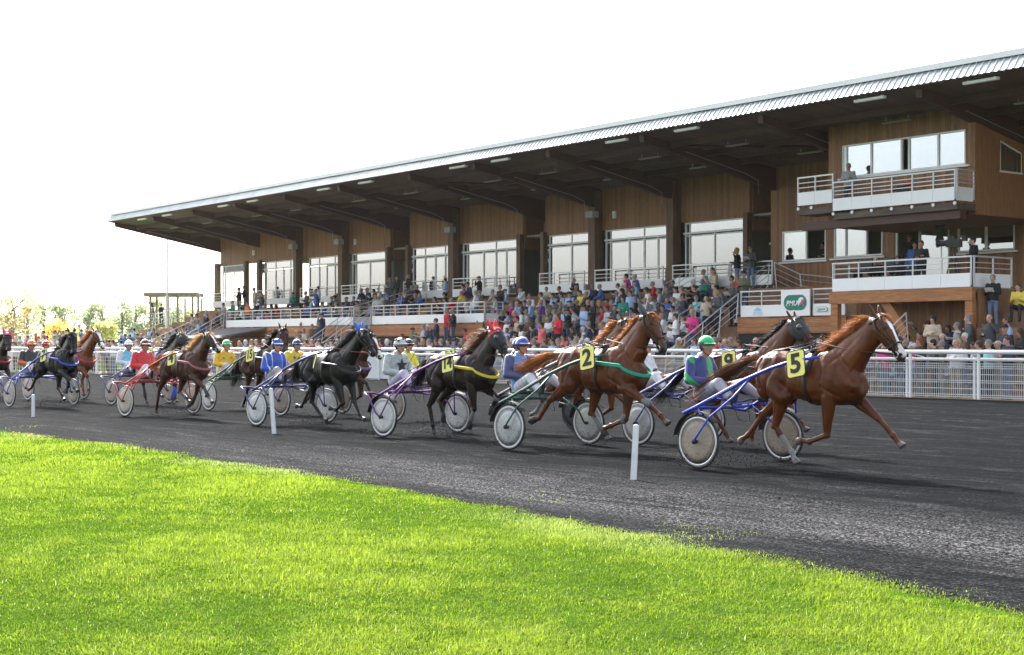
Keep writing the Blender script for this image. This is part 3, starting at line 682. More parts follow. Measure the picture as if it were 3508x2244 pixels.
handrail((-54.3, -2.0, 3.8), (-54.3, -5.9, 2.7), 2)
# wind screen at the far left end and its mast
ws = empty('wind_screen', (-56.9, 0, 0)); tag(ws, 'tall clear glass wind screen with white mast at the far left end of the stand', 'glass screen')
mb = MB(); mb.tube([(0, -3.75, .2), (0, -3.75, 5.0)], .14, 12).tube([(0, -3.75, 4.98), (0, -3.75, 9.2)], .055, 8); mk('mast', mb, ws, M['white'])
for t in (-2.4, -1.15): mk('post', MB().tube([(0, t, 1.0), (0, t, 4.85)], .07, 8), ws, M['white'])
def stri(t0, t1, z0, z1): return MB().add([(.0, t0, z0), (.0, t1, z0), (.0, t1, z1), (.0, t0, z1 + (t1 - t0) * .27)], [(0, 1, 2, 3)])
for k, (a, b) in enumerate(((-3.7, -2.5), (-2.48, -1.25), (-1.23, -.05))):
    mk('pane', MB().box(-.006, .006, a, b, 4.9, 8.3 - (a + 3.7) * .2 + .4), ws, M['clear']); mk('pane', MB().box(-.006, .006, a, b, 2.7, 4.87), ws, M['clear'])
mb = MB().tube([(0.01, -3.7, 4.88), (0.01, -.05, 4.88)], .015, 6).tube([(0.01, -.05, 2.4), (0.01, -.05, 8.2)], .03, 6).tube([(.01, -2.49, 2.7), (.01, -2.49, 8.7)], .008, 4).tube([(.01, -3.7, 2.7), (.01, -.05, 2.7)], .02, 4)
mk('screen_frame', mb, ws, M['rail'])
# strip lights and loudspeakers under the roof
for i, b in enumerate(BE[:-2]):
    nx = BE[i + 1]; c = (b + nx) / 2
    for t in ((-7.75, -5.0, -2.4) if i > 0 else (-7.75, -5.0)):
        x = c + (.9 if t == -2.4 else (-.6 if i % 2 else .5)); z = 9.93 - (t + 8) * .093 - .02
        if t == -7.75 and i % 2 == 0: x += 1.0
        zz = 9.78 if t == -7.75 else z - .20
        part('strip_light', MB().box(x - .62, x + .62, t - .08, t + .08, zz, zz + (.09 if t == -7.75 else .05)).box(x - .5, x - .46, t - .01, t + .01, zz + .091, z + .02).box(x + .46, x + .5, t - .01, t + .01, zz + .091, z + .02), M['white'] if t == -7.75 else M['lamp'])
for b in BE:
    mb = MB().tube([(b + .2, -1.9, 8.75), (b + .2, -1.2, 8.5), (b + .2, -1.2, 7.95)], .012, 5).tube([(b + .2, -5.5, 9.4), (b + .2, -1.9, 8.75)], .012, 5); part('conduit', mb, M['grey'])
for b in (-44.5, -38.8, -27.0, -15.1): part('loudspeaker', MB().box(b - .1, b + .45, -1.0, -.6, 7.75, 8.05), M['grey'])
for x in (-51.2, -38.0, -14.2): part('wall_lamp', MB().box(x, x + .18, -.12, -.01, 7.7, 8.05), M['white'])
# kiosk with awning in front of the left deck
kk = empty('kiosk', (-40.7, -7.3, 0)); tag(kk, 'low plank kiosk with a grey sloping roof under the left deck balustrade', 'kiosk')
mb = MB().box(-2.4, 2.7, .2, 1.1, 0, 2.0).box(2.55, 2.7, -1.2, .2, 0, 2.0); mk('wall', mb, kk, M['wall_dark'])
mb = MB(); mb.prism([(-1.5, 2.02), (-1.5, 2.12), (1.15, 2.58), (1.15, 2.48)], 'x', -2.7, 2.8); mk('roof', mb, kk, mat('roof felt', (.13, .13, .135), .8, noise=.2))
mk('awning_edge', MB().box(-2.75, 2.4, -1.62, -1.5, 1.98, 2.14), kk, M['white'])
mb = MB(); mb.box(-2.2, 2.3, .12, .19, .9, 1.9); mk('shutter', mb, kk, M['dark'])
# signs on the right deck
sg = empty('sign', (2.68, -6.14, 3.14)); tag(sg, 'square white sign board with a green oval on the right-hand balustrade', 'sign board')
mk('board', MB().box(-.69, .69, -.02, .02, -.49, .48), sg, M['panel'])
def stad(mb, cx, cz, hw, hh, y0, y1, n=14):
    r = hh; pts = [(cx + (hw - r) + r * math.cos(a), cz + r * math.sin(a)) for a in [R(-90 + 180 * k / n) for k in range(n + 1)]] + [(cx - (hw - r) + r * math.cos(a), cz + r * math.sin(a)) for a in [R(90 + 180 * k / n) for k in range(n + 1)]]
    return mb.prism(pts, 'y', y0, y1)
green = mat('sign green', (.0, .20, .13), .4); pink = mat('sign pink', (.62, .09, .22), .4)
mk('oval_rim', stad(MB(), 0, 0, .555, .29, -.026, -.021), sg, mat('sign rim', (.55, .45, .48), .4)); mk('oval', stad(MB(), 0, 0, .54, .275, -.032, -.027), sg, green)
mk('lettering', text_mesh('PMU', .26, .004, .25, .006), sg, M['white'], loc=(-.17, -.038, -.03), rot=(R(90), 0, 0))
# racing horse and rider mark: white horse sweep with a pink rider
mb = MB().prism([(.12, .03), (.2, .16), (.27, .19), (.4, .17), (.36, .1), (.3, .08), (.28, .0), (.22, -.02), (.2, -.1), (.13, -.12), (.16, -.06), (.1, -.04)], 'y', -.037, -.033)
mk('horse_mark', mb, sg, M['white'])
mb = MB().prism([(.33, .08), (.42, .16), (.46, .12), (.41, .03), (.36, -.02), (.47, -.17), (.3, -.04), (.26, -.1), (.24, -.06), (.3, .02)], 'y', -.0375, -.0335)
mk('rider_mark', mb, sg, pink)
s2 = empty('sign', (3.85, -6.075, 2.87)); tag(s2, 'small white panel lettered in green capsule outline at right end of the deck balustrade', 'sign panel')
mk('capsule', stad(MB(), 0, 0, .27, .09, -.004, 0), s2, green); mk('capsule_inner', stad(MB(), 0, 0, .255, .075, -.009, -.005), s2, M['panel'])
mk('lettering', text_mesh('apave', .16, .002, 0, .001), s2, green, loc=(0, -.013, .01), rot=(R(90), 0, 0))
s3 = empty('sign', (.75, -6.075, 2.87)); tag(s3, 'white panel with pale blue triangle emblem left of the green oval sign', 'sign panel')
pb = mat('pale blue print', (.35, .62, .78), .5)
mb = MB().prism([(-.22, .0), (.0, .15), (.22, .0)], 'y', -.004, 0)
for k in range(3): mb.box(-.26, .26, -.004, 0, -.07 - k * .045, -.055 - k * .045)
mb.box(-.28, .28, -.004, 0, .165, .172)
mk('emblem', mb, s3, pb)
s4 = empty('sign', (-5.0, -1.075, 4.34)); tag(s4, 'faded white advertising panel with red and blue print on the upper stair landing', 'sign panel')
mb = MB().use(mat('red print', (.7, .3, .3))).box(-.1, .35, -.004, 0, .06, .085).box(.2, .5, -.004, 0, -.02, .0).use(pb).box(-.6, .6, -.004, 0, -.12, -.09).box(-.6, -.2, -.004, 0, .1, .12).box(-.6, -.1, -.004, 0, .0, .015)
mk('emblem', mb, s4)
# tv camera platform far left
tw = empty('camera_platform', (-72.7, 3.2, 0)); tag(tw, 'timber camera platform with flat roof standing beyond the left end of the stand', 'platform')
rt = Matrix.Rotation(0, 4, 'Z')
wood = mat('weathered timber', (.30, .22, .14), .8, noise=.2)
def tp(l, d): return (l * .612 + d * -.791, l * .791 + d * .612)     # l along the picture, d away
def quadbox(mb, l0, l1, d0, d1, z0, z1):
    c = [tp(l0, d0), tp(l1, d0), tp(l1, d1), tp(l0, d1)]
    return mb.add([(x, y, z) for z in (z0, z1) for x, y in c], [(0, 3, 2, 1), (4, 5, 6, 7), (0, 1, 5, 4), (1, 2, 6, 5), (2, 3, 7, 6), (3, 0, 4, 7)])
mk('roof', quadbox(MB(), -1.4, 2.9, -1.2, 1.4, 5.50, 5.78), tw, wood); mk('floor', quadbox(MB(), -.9, 2.6, -1, 1.2, 3.0, 3.2), tw, wood)
for (l, d) in ((-.9, -1), (1.3, -1), (2.5, -1), (-.9, 1.1), (2.5, 1.1)): mk('post', quadbox(MB(), l - .07, l + .07, d - .07, d + .07, 0, 5.54), tw, wood)
mb = MB()
for z in (4.1, 3.7):
    a = tp(-1.2, -1.1); b = tp(2.7, -1.1); mb.tube([(*a, z), (*b, z)], .03, 6)
for l in (-2.2, -.5, 2.7):
    a = tp(l, -1.1); mb.tube([(*a, 0), (*a, 4.2)], .035, 6)
a = tp(-2.2, -1.1); b = tp(-.5, -1.1); mb.tube([(*a, 2.3), (*b, 3.1)], .03, 6).tube([(*a, .3), (*b, 2.6)], .03, 6)
mk('scaffold', mb, tw, M['rail'])
# boom / rope fence rising to platform
part('terrace', (lambda m2: m2.prism([(-6.13, 1.9), (-6.2, 1.9), (-6.2, 1.5), (-7.1, 1.5), (-7.1, 1.1), (-8.0, 1.1), (-8.0, .7), (-8.8, .7), (-8.8, .32), (-9.6, .32), (-9.6, 0), (-6.13, 0)], 'x', -18.4, -16.68))(MB()), M['step'])
# ------------------------------------------------------------------ horses
coat_mat = mat('horse coat', rough=.36, spec=.24, attr=True, noise=.22, nscale=4.5, coat=.10)
def coat_bump():
    n = coat_mat.node_tree; L = n.links.new; b = n.nodes['Principled BSDF']; tc = n.nodes.new('ShaderNodeTexCoord'); prev = None
    for sc, st, dist, det, mpv in ((3.2, .55, .10, 1, (1, 1, .8)), (9, .35, .03, 2, (1.2, 1, .5)), (60, .25, .004, 4, (1, 1, .35))):
        mp = n.nodes.new('ShaderNodeMapping'); mp.inputs['Scale'].default_value = mpv; mp.inputs['Rotation'].default_value = (0, .5, 0); L(tc.outputs['Object'], mp.inputs[0])
        t = n.nodes.new('ShaderNodeTexNoise'); t.inputs['Scale'].default_value = sc; t.inputs['Detail'].default_value = det; L(mp.outputs[0], t.inputs['Vector'])
        bp = n.nodes.new('ShaderNodeBump'); bp.inputs['Strength'].default_value = st; bp.inputs['Distance'].default_value = dist; L(t.outputs[0], bp.inputs['Height'])
        if prev: L(prev, bp.inputs['Normal'])
        prev = bp.outputs[0]
    L(prev, b.inputs['Normal'])
coat_bump()
hair_mat = mat('horse hair', rough=.5, attr=True, trans=.25)
TR = [(-.80, 1.24, .13, .13), (-.74, 1.26, .23, .20), (-.60, 1.275, .285, .265), (-.42, 1.265, .30, .285), (-.22, 1.235, .29, .275), (-.02, 1.21, .305, .285), (.18, 1.205, .34, .285),
      (.36, 1.225, .36, .262), (.52, 1.215, .35, .245), (.66, 1.18, .30, .215), (.76, 1.15, .23, .175), (.83, 1.13, .13, .11)]
def tr_at(x):
    for a, b in zip(TR, TR[1:]):
        if a[0] <= x <= b[0]:
            q = (x - a[0]) / (b[0] - a[0]); return [a[i] + (b[i] - a[i]) * q for i in range(4)]
    return list(TR[0] if x < TR[0][0] else TR[-1])
def tr_ring(x, sc=1.0, n=28, lean=0):
    _, z, h, w = tr_at(x); out = []
    for k in range(n):
        a = 2 * math.pi * k / n; s = math.sin(a); c = math.cos(a)
        wy = w * (1 - .10 * s) * sc; e = math.copysign(abs(c) ** .85, c)
        out.append(Vector((x + lean * s, wy * e, z + h * sc * math.copysign(abs(s) ** .95, s))))
    return out
HD = [(-.06, .03, -.09, .050), (0, .065, -.13, .078), (.12, .085, -.175, .100), (.28, .092, -.200, .108), (.42, .085, -.168, .094), (.58, .070, -.112, .070), (.75, .060, -.085, .060), (.90, .062, -.088, .066), (1.0, .045, -.078, .056), (1.05, .01, -.055, .03)]
class Head:
    def __init__(s, P, Mz, yaw=0):
        s.P = Vector((P[0], 0, P[1])); d = Vector((Mz[0] - P[0], 0, Mz[1] - P[1])).normalized(); s.L = .615
        s.d = d; s.n = Vector((-d.z, 0, d.x)); s.yaw = yaw; s.l = Vector((0, 1, 0))
        if yaw:
            rot = Matrix.Rotation(yaw, 3, 'Z'); s.d = rot @ s.d; s.n = rot @ s.n; s.l = rot @ s.l
    def at(s, t, f, y): return s.P + s.d * (t * s.L) + s.n * f + s.l * y
    def sec(s, t):
        for a, b in zip(HD, HD[1:]):
            if a[0] <= t <= b[0]:
                q = (t - a[0]) / (b[0] - a[0]); return [a[i] + (b[i] - a[i]) * q for i in range(4)]
        return list(HD[-1] if t > 1 else HD[0])
    def ring(s, t, sc=1.0, n=16, add=0, tilt=0):
        _, f, b, w = s.sec(t); c = (f + b) / 2; h = (f - b) / 2 * sc + add; w = w * sc + add
        return [s.at(t + tilt * math.sin(2 * math.pi * k / n), c + h * math.sin(2 * math.pi * k / n) * (1 if math.sin(2 * math.pi * k / n) > 0 else 1), w * math.copysign(abs(math.cos(2 * math.pi * k / n)) ** .8, math.cos(2 * math.pi * k / n))) for k in range(n)]

def chain(E, pts, lens):
    out = [Vector((E[0], 0, E[1]))]
    for p, L in zip(pts, lens):
        d = Vector((p[0], 0, p[1])) - out[-1]; l = d.length
        l2 = min(max(l, L * .92), L * 1.10); out.append(out[-1] + d.normalized() * l2)
    return out
def horse_legs(h):
    """joint chains: {'nf','ff','nh','fh'} -> list of points elbow/stifle, knee/hock, fetlock, hoof tip"""
    out = {}
    for k, pts in h['legs'].items():
        y = -.15 if k[0] == 'n' else .15
        if k[1] == 'f':
            sw = max(-.12, min(.14, (pts[0][0] - .45) * .3)); E = (.44 + sw, .95 + abs(sw) * .2)
            c = chain(E, pts, (.43, .275, .20)); yy = [y * 1.05, y * .85, y * .75, y * .75]
        else:
            sw = max(-.14, min(.2, (pts[0][0] + .60) * .4)); S = (-.36 + sw, .98)
            c = chain(S, pts, (.46, .37, .20)); yy = [y * 1.25, y * 1.0, y * .8, y * .75]
        for p, q in zip(c, yy): p.y = q
        out[k] = c
    return out
def seg_dist(co, a, b):
    a = np.array(a); b = np.array(b); d = b - a; t = np.clip(((co - a) @ d) / (d @ d), 0, 1); return np.linalg.norm(co - (a + t[:, None] * d), axis=1)
def ribbons(mb, roots, fn, n, wdt, rr):
    pass

def make_horse(h):
    root = empty('horse', (h['root'][0], h['root'][1], h.get('dz', 0)), h['h']); sc = h.get('scale', 1.0)
    root.scale = (sc, sc, sc)
    tag(root, h['label'], 'horse', 'trotting horses in the race')
    hd = Head(h['poll'], h['muz'], h.get('yaw', 0)); legs = horse_legs(h)
    mb = MB()
    # trunk
    rings = [[Vector((TR[0][0] - .02, 0, 1.24)) + (v - Vector((TR[0][0], 0, TR[0][1]))) * .4 for v in tr_ring(TR[0][0])]]
    xs = [-.80, -.74, -.67, -.60, -.5, -.42, -.32, -.22, -.12, -.02, .08, .18, .27, .36, .44, .52, .6, .66, .71, .76, .83]
    rings += [tr_ring(x) for x in xs]; mb.rings(rings)
    mb.ball((.36, 0, 1.46), .13, 12, 8, (1.6, .55, .95))                           # withers
    mb.ball((-.45, 0, 1.45), .16, 12, 8, (1.7, 1.0, .72))                          # croup
    for s in (-1, 1):
        mb.ball((-.55, s * .13, 1.33), .20, 12, 8, (1.15, .72, 1.0)); mb.ball((-.62, s * .14, 1.12), .17, 12, 8, (.85, .62, 1.2))
        mb.ball((.50, s * .14, 1.22), .17, 12, 8, (.85, .6, 1.3)); mb.ball((.70, s * .105, 1.12), .13, 12, 8, (.9, .85, 1.0)); mb.ball((.30, s * .20, 1.16), .11, 12, 8, (1.3, .5, 1.2)); mb.ball((-.30, s * .20, 1.22), .12, 12, 8, (1.2, .5, .9)); mb.ball((-.40, s * .19, 1.10), .12, 12, 8, (.7, .5, 1.1)); mb.cap((.60, s * .06, 1.22), .09, (.80 , s * .05, 1.48), .06, 10)
        mb.ball((.40, s * .17, 1.06), .12, 12, 8, (1.2, .62, 1.0))
    # neck
    pb = Vector((.50, 0, 1.25)); pe = hd.at(.10, -.05, 0); d0 = (pe - pb); nk = []
    up0 = Vector((-d0.z, 0, d0.x)).normalized()
    for i in range(9):
        q = i / 8; c = pb.lerp(pe, q) + up0 * (.045 * math.sin(math.pi * q) + .02 * math.sin(2 * math.pi * q))
        hh = [.34, .31, .275, .245, .22, .20, .182, .165, .150][i]; ww = [.18, .165, .15, .134, .12, .11, .10, .094, .088][i]
        dd = (d0 if i < 6 else d0.lerp(hd.d * d0.length, (i - 5) * .12)).normalized(); u = up0
        nk.append([c + u * (hh * math.sin(2 * math.pi * k / 18)) + Vector((0, ww * math.cos(2 * math.pi * k / 18) * (1 - .22 * math.sin(2 * math.pi * k / 18)), 0)) for k in range(18)])
    mb.rings(nk)
    crest = [(sum(r, Vector()) / 18) + (r[4] - sum(r, Vector()) / 18) * .98 for r in nk]
    # head
    mb.rings([hd.ring(t, 1.0, 18) for t in (-.06, 0, .06, .12, .2, .28, .35, .42, .5, .58, .66, .75, .83, .90, .96, 1.0, 1.05)])
    for s in (-1, 1):
        mb.ball(hd.at(.26, -.085, s * .055), .085, 10, 8, (1, .62, 1)); mb.ball(hd.at(.30, .035, s * .070), .034, 10, 6)
        mb.ball(hd.at(.94, .02, s * .034), .030, 8, 6)
        # ears
        ef = h.get('ear', .5)
        b0 = hd.at(-.03, -.012, s * .055); dirn = (-hd.d * (1 - ef * .6) + hd.n * ef * .55 + hd.l * s * .22).normalized() if h.get('ears_fwd', 1) else (-hd.d + -hd.n * .4 + hd.l * s * .2).normalized()
        sd_ = dirn.cross(hd.l).normalized(); wv = dirn.cross(sd_).normalized()
        mb.rings([[b0 + dirn * l_ + wv * (w_ * math.cos(2 * math.pi * k / 10)) + sd_ * (.017 * math.sin(2 * math.pi * k / 10)) for k in range(10)] for l_, w_ in ((-.02, .03), (.03, .036), (.08, .036), (.12, .027), (.15, .015), (.17, .006))])
    mb.ball(hd.at(.97, -.055, 0), .036, 10, 6, (1, .9, 1))
    # legs
    for k, c in legs.items():
        y = c[0].y; s = -1 if k[0] == 'n' else 1
        if k[1] == 'f':
            mb.cap((.47, s * .11, 1.20), .15, c[0] + Vector((0, -s * .03, 0)), .115, 12); mb.cap(c[0], .108, c[0].lerp(c[1], .45), .084, 12, .85); mb.cap(c[0].lerp(c[1], .35), .086, c[1], .048, 12, .85); mb.ball(c[0].lerp(c[1], .22) + Vector((.02, 0, 0)), .09, 10, 8, (.9, .7, 1.3))
            mb.ball(c[1], .052, 10, 8)
            r1 = .034
        else:
            mb.cap((-.56, s * .13, 1.22), .19, c[0], .15, 12); mb.cap(c[0], .14, c[0].lerp(c[1], .5), .09, 12, .8); mb.cap(c[0].lerp(c[1], .42), .092, c[1], .052, 12, .8)
            bk = (c[1] - c[0]).normalized(); ax = (c[2] - c[1]).normalized(); pt = (bk - ax); pt = pt.normalized() if pt.length > .05 else Vector((-1, 0, 0))
            mb.ball(c[1] + pt * .035, .042, 10, 8); mb.cap(c[0].lerp(c[1], .35) + pt * .03, .05, c[1] + pt * .045, .028, 8)
            r1 = .038
        a, b = c[1], c[2]; mb.cap(a, r1 + .006, b, r1 - .002, 10)
        ax = (b - a).normalized(); pv = Vector((-ax.z, 0, ax.x)); back = pv if (pv.x < 0) == (ax.z < 0) else -pv
        back = Vector((ax.z, 0, -ax.x)); mb.cap(a + back * .018, .018, b + back * .02, .018, 8)
        mb.ball(b, .046, 10, 8); mb.ball(b + back * .02, .032, 8, 6)
        e = b.lerp(c[3], .55); mb.cap(b, .036, e, .034, 10)
        hv = (c[3] - b).normalized(); fr = Vector((-hv.z, 0, hv.x)); fr = -fr if fr.x < 0 and hv.z < -.3 else fr
        ring = []
        for q, rr_ in ((-.01, .036), (.02, .044), (.075, .056)):
            cc = e + hv * q + fr * (q * .25); ring.append([cc + fr * (rr_ * 1.12 * math.cos(2 * math.pi * i / 12)) + Vector((0, rr_ * .95 * math.sin(2 * math.pi * i / 12), 0)) for i in range(12)])
        mb.rings(ring)
    me = remesh(mb, .013 if h.get('near') else .02, 5 if h.get('near') else 4, .5)
    # muscle grooves and ridges worked into the skin
    co = coords(me); nr = np.empty(len(me.vertices) * 3, np.float32); me.vertices.foreach_get('normal', nr); nr = nr.reshape(-1, 3); disp = np.zeros(len(co)); xz = co[:, [0, 2]]; side = np.clip((np.abs(co[:, 1]) - .06) / .08, 0, 1)
    def pl(pts):
        best = np.full(len(co), 9.)
        for a, b in zip(pts, pts[1:]):
            a = np.array(a); b = np.array(b); d = b - a; t = np.clip(((xz - a) @ d) / (d @ d), 0, 1); best = np.minimum(best, np.linalg.norm(xz - (a + t[:, None] * d), axis=1))
        return best
    for pts, dep, wd in (([(.28, 1.50), (.36, 1.32), (.33, 1.14), (.36, 1.02)], .020, .030), ([(.50, 1.56), (.64, 1.40), (.78, 1.22)], .018, .028), ([(.36, 1.10), (.50, 1.03), (.58, .98)], .014, .022), ([(.56, 1.36), (.58, 1.18)], .010, .022),
        ([(-.26, 1.40), (-.20, 1.20), (-.24, 1.02)], .024, .05), ([(-.60, 1.50), (-.70, 1.26), (-.66, 1.06)], .018, .022), ([(-.34, 1.42), (-.46, 1.22), (-.50, 1.02)], .016, .026), ([(-.50, 1.40), (-.60, 1.24), (-.60, 1.05)], .010, .020), ([(-.15, 1.02), (.10, .98), (.30, 1.0)], .008, .030),
        ([(.74, 1.30), (.80 * .6 + hd.P.x * .4, 1.30 * .6 + hd.P.z * .4 - .10), (hd.P.x - .02, hd.P.z - .20)], .016, .024), ([(.50, 1.45), (.5 * .45 + hd.P.x * .55, 1.5 * .45 + hd.P.z * .55 - .02)], .010, .03), ([(.72, 1.22), (.76, 1.02)], .012, .02)):
        disp -= dep * np.exp(-(pl(pts) / wd) ** 2) * side
    for pts, dep, wd in (([(-.42, 1.50), (-.36, 1.42)], .022, .04), ([(.78, 1.12), (.74, 1.16)], .014, .05), ([(-.72, 1.30), (-.68, 1.34)], .012, .05), ([(.44, 1.10), (.46, 1.18)], .014, .07), ([(-.42, 1.06), (-.38, 1.0)], .016, .06), ([(.42, 1.36), (.52, 1.30)], .010, .06)):
        disp += dep * np.exp(-(pl(pts) / wd) ** 2) * side
    rib = np.exp(-((co[:, 0] - .02) / .17) ** 2) * np.exp(-((co[:, 2] - 1.12) / .13) ** 2); disp += .0035 * np.sin((co[:, 0] + .25 * co[:, 2]) * 78) * rib * side
    rel = co - np.array(hd.P); t_ = rel @ np.array(hd.d) / hd.L; f_ = rel @ np.array(hd.n); y_ = np.abs(rel @ np.array(hd.l)); hm_ = (t_ > 0) & (t_ < 1.1) & (y_ < .16) & (f_ > -.26) & (f_ < .16)
    def blob(t0, f0, st, sf, amp, ymin=.03): return amp * np.exp(-((t_ - t0) / st) ** 2 - ((f_ - f0) / sf) ** 2) * hm_ * (y_ > ymin)
    disp += blob(.48, .005, .20, .014, .010) + blob(.27, .06, .05, .02, .008) - blob(.15, .055, .05, .025, .016) - blob(.62, -.03, .14, .03, .008) + blob(.93, .02, .05, .022, .008) - blob(.42, .045, .12, .02, .008) - blob(.80, -.035, .06, .02, .006)
    for k, c in legs.items():
        a, b = np.array(c[1]), np.array(c[2]); d = (b - a) / np.linalg.norm(b - a); r_ = co - a; tt = r_ @ d / np.linalg.norm(b - a); pv_ = np.array((d[2], 0, -d[0])); off = (r_ @ pv_); m_ = (tt > .1) & (tt < .95) & (np.abs(co[:, 1] - c[1].y) < .07) & (np.linalg.norm(r_ - np.outer(r_ @ d, d), axis=1) < .06); disp -= .006 * np.exp(-((off - .006) / .010) ** 2) * m_
        a, b = np.array(c[0]), np.array(c[1]); d = (b - a) / np.linalg.norm(b - a); r_ = co - a; tt = r_ @ d / np.linalg.norm(b - a); pv_ = np.array((d[2], 0, -d[0])); off = (r_ @ pv_); m_ = np.clip(np.sin(np.clip((tt - .1) / .75, 0, 1) * np.pi), 0, 1) * (np.abs(co[:, 1] - (c[0].y + c[1].y) / 2) < .14) * (np.linalg.norm(r_ - np.outer(r_ @ d, d), axis=1) < .13); disp -= .011 * np.exp(-((off - .012) / .014) ** 2) * m_
    me.vertices.foreach_set('co', (co + nr * disp[:, None]).astype(np.float32).ravel()); me.update()
    me.materials.append(coat_mat)
    co = coords(me); base = np.array(h['coat']); n = len(co)
    col = np.tile(base, (n, 1)).astype(np.float32)
    rr = np.random.default_rng(3)
    # belly & flank slightly lighter, natural coat gradients of a bay/chestnut: dark lower legs
    dk = np.array(h.get('points', base * .8))
    for k, c in legs.items():
        dd = np.minimum(seg_dist(co, c[1], c[2]), seg_dist(co, c[2], c[3])); m_ = np.clip(1 - (dd - .05) / .05, 0, 1)[:, None]
        m_ = m_ * h.get('point_amt', .8); col = col * (1 - m_) + dk * m_
        d0_ = seg_dist(co, c[1].lerp(c[0], .12), c[1]); m_ = np.clip(1 - (d0_ - .05) / .03, 0, 1)[:, None] * h.get('point_amt', .8) * .7; col = col * (1 - m_) + dk * m_
        if k in h.get('socks', {}):
            dd = np.minimum(seg_dist(co, c[1].lerp(c[2], h['socks'][k]), c[2]), seg_dist(co, c[2], c[3])); col[dd < .062] = (.26, .25, .24)
        e = c[2].lerp(c[3], .62); hv = (c[3] - c[2]).normalized(); pr = (co - np.array(e)) @ np.array(hv); ds = np.linalg.norm(co - np.array(c[3]), axis=1)
        hoof = (pr > -.01) & (ds < .15) & (np.abs(co[:, 1] - c[3].y) < .1); col[hoof] = h.get('hoof', (.10, .085, .07))
    rel = co - np.array(hd.P); t = rel @ np.array(hd.d) / hd.L; f_ = rel @ np.array(hd.n); yy = rel @ np.array(hd.l)
    head = (t > -.3) & (t < 1.15) & (f_ > -.22) & (f_ < .14) & (np.abs(yy) < .16)
    mz = np.clip((t - .78) / .12, 0, 1) * head * .8; col = col * (1 - mz[:, None]) + np.array(h.get('muzzle', (.05, .04, .04))) * mz[:, None]
    if 'blaze' in h:
        bw = h['blaze']; wv_ = bw * (1 + .35 * np.sin(t * 9)) * np.where(t > .85, 1.5, 1); fm = np.array([hd.sec(float(min(max(q, 0), 1)))[1] for q in t])
        bz = head & (t > .10) & (t < 1.02) & (f_ > fm * .35) & (np.abs(yy) < wv_); col[bz] = (.75, .72, .69)
    for s in (-1, 1):
        nd = np.linalg.norm(co - np.array(hd.at(.95, .022, s * .05)), axis=1); col[nd < .022] = (.01, .008, .008)
        ed = np.linalg.norm(co - np.array(hd.at(.30, .045, s * .092)), axis=1); col[(ed < .032)] = col[(ed < .032)] * .35
    # soft lighter and darker patches over the whole coat
    sw = np.clip(np.sin(co[:, 0] * 5.1 + 1) * np.sin(co[:, 2] * 6.3 + co[:, 0] * 2) * .5 + .5, 0, 1)[:, None]
    col = col * (.80 + .34 * sw)
    paint(me, col)
    body = mk('body', me, root)
    for s in (-1, 1):
        if not h.get('hood') or s < 0: mk('eye', MB().ball(hd.at(.30, .050, s * .088), .021, 12, 8).mesh('eye', True), root, M['blackp'])
    # mane
    rr = random.Random(h.get('seed', 1)); mv = []; mf = []; mc = []
    mcol = np.array(h['mane']); wind = h.get('wind', .35)
    def lock(p, d, L, w, cols, curl=.3, seg=5):
        side = d.cross(Vector((rr.uniform(-1, 1), rr.uniform(-1, 1), rr.uniform(-1, 1)))).normalized() * w; o = len(mv); g = Vector((0, 0, -1)); q = p.copy(); dd = d.copy()
        for i in range(seg + 1):
            k = 1 - (i / seg) ** 1.5 * .85; mv.append(q - side * k); mv.append(q + side * k); mc.extend([cols, cols]); dd = (dd + g * curl / seg + Vector((rr.uniform(-.1, .1), rr.uniform(-.1, .1), rr.uniform(-.06, .1)))).normalized(); q = q + dd * L / seg
        for i in range(seg): mf.append((o + 2 * i, o + 2 * i + 1, o + 2 * i + 3, o + 2 * i + 2))
    cr = crest
    def crest_at(q):
        x = q * (len(cr) - 1); i = min(int(x), len(cr) - 2); return cr[i].lerp(cr[i + 1], x - i)
    nm = int(1700 * (1 if h.get('near') else .6))
    for i in range(nm):
        q = rr.uniform(.10, 1.0); p = crest_at(q) + Vector((0, rr.uniform(-.035, .025), -.012)); tl = up0 * rr.uniform(.5, 1.1) * (.5 + wind)
        side = -1 if rr.random() < .72 else 1
        d = (Vector((-.75 - wind, side * rr.uniform(.2, .9), rr.uniform(-.5, .4))) + tl).normalized(); c_ = mcol * rr.uniform(.6, 1.35)
        lock(p, d, rr.uniform(.14, .36) * h.get('mane_len', 1), rr.uniform(.002, .005) * (1 if h.get('near') else 1.7), c_, rr.uniform(.5, 1.5) * (1.1 - wind))
    for i in range(int(nm * .12)):
        p = hd.at(rr.uniform(-.05, .06), rr.uniform(.03, .06), rr.uniform(-.04, .04)); d = (hd.d * rr.uniform(.3, 1) + hd.n * rr.uniform(.1, .5) + hd.l * rr.uniform(-.5, .5)).normalized(); lock(p, d, rr.uniform(.08, .18), .004, mcol * rr.uniform(.6, 1.3), .3)
    if not h.get('nomane'):
        me2 = bpy.data.meshes.new('mane'); me2.from_pydata([tuple(v) for v in mv], [], mf); paint(me2, np.array(mc)); mk('mane', me2, root, hair_mat)
    mv.clear(); mf.clear(); mc.clear()
    tp_ = [Vector(p) for p in h.get('tail', [(-.80, 0, 1.42), (-.98, 0, 1.42), (-1.2, -.02, 1.22), (-1.42, -.05, .98)])]
    tcol = np.array(h.get('tailc', h['mane']))
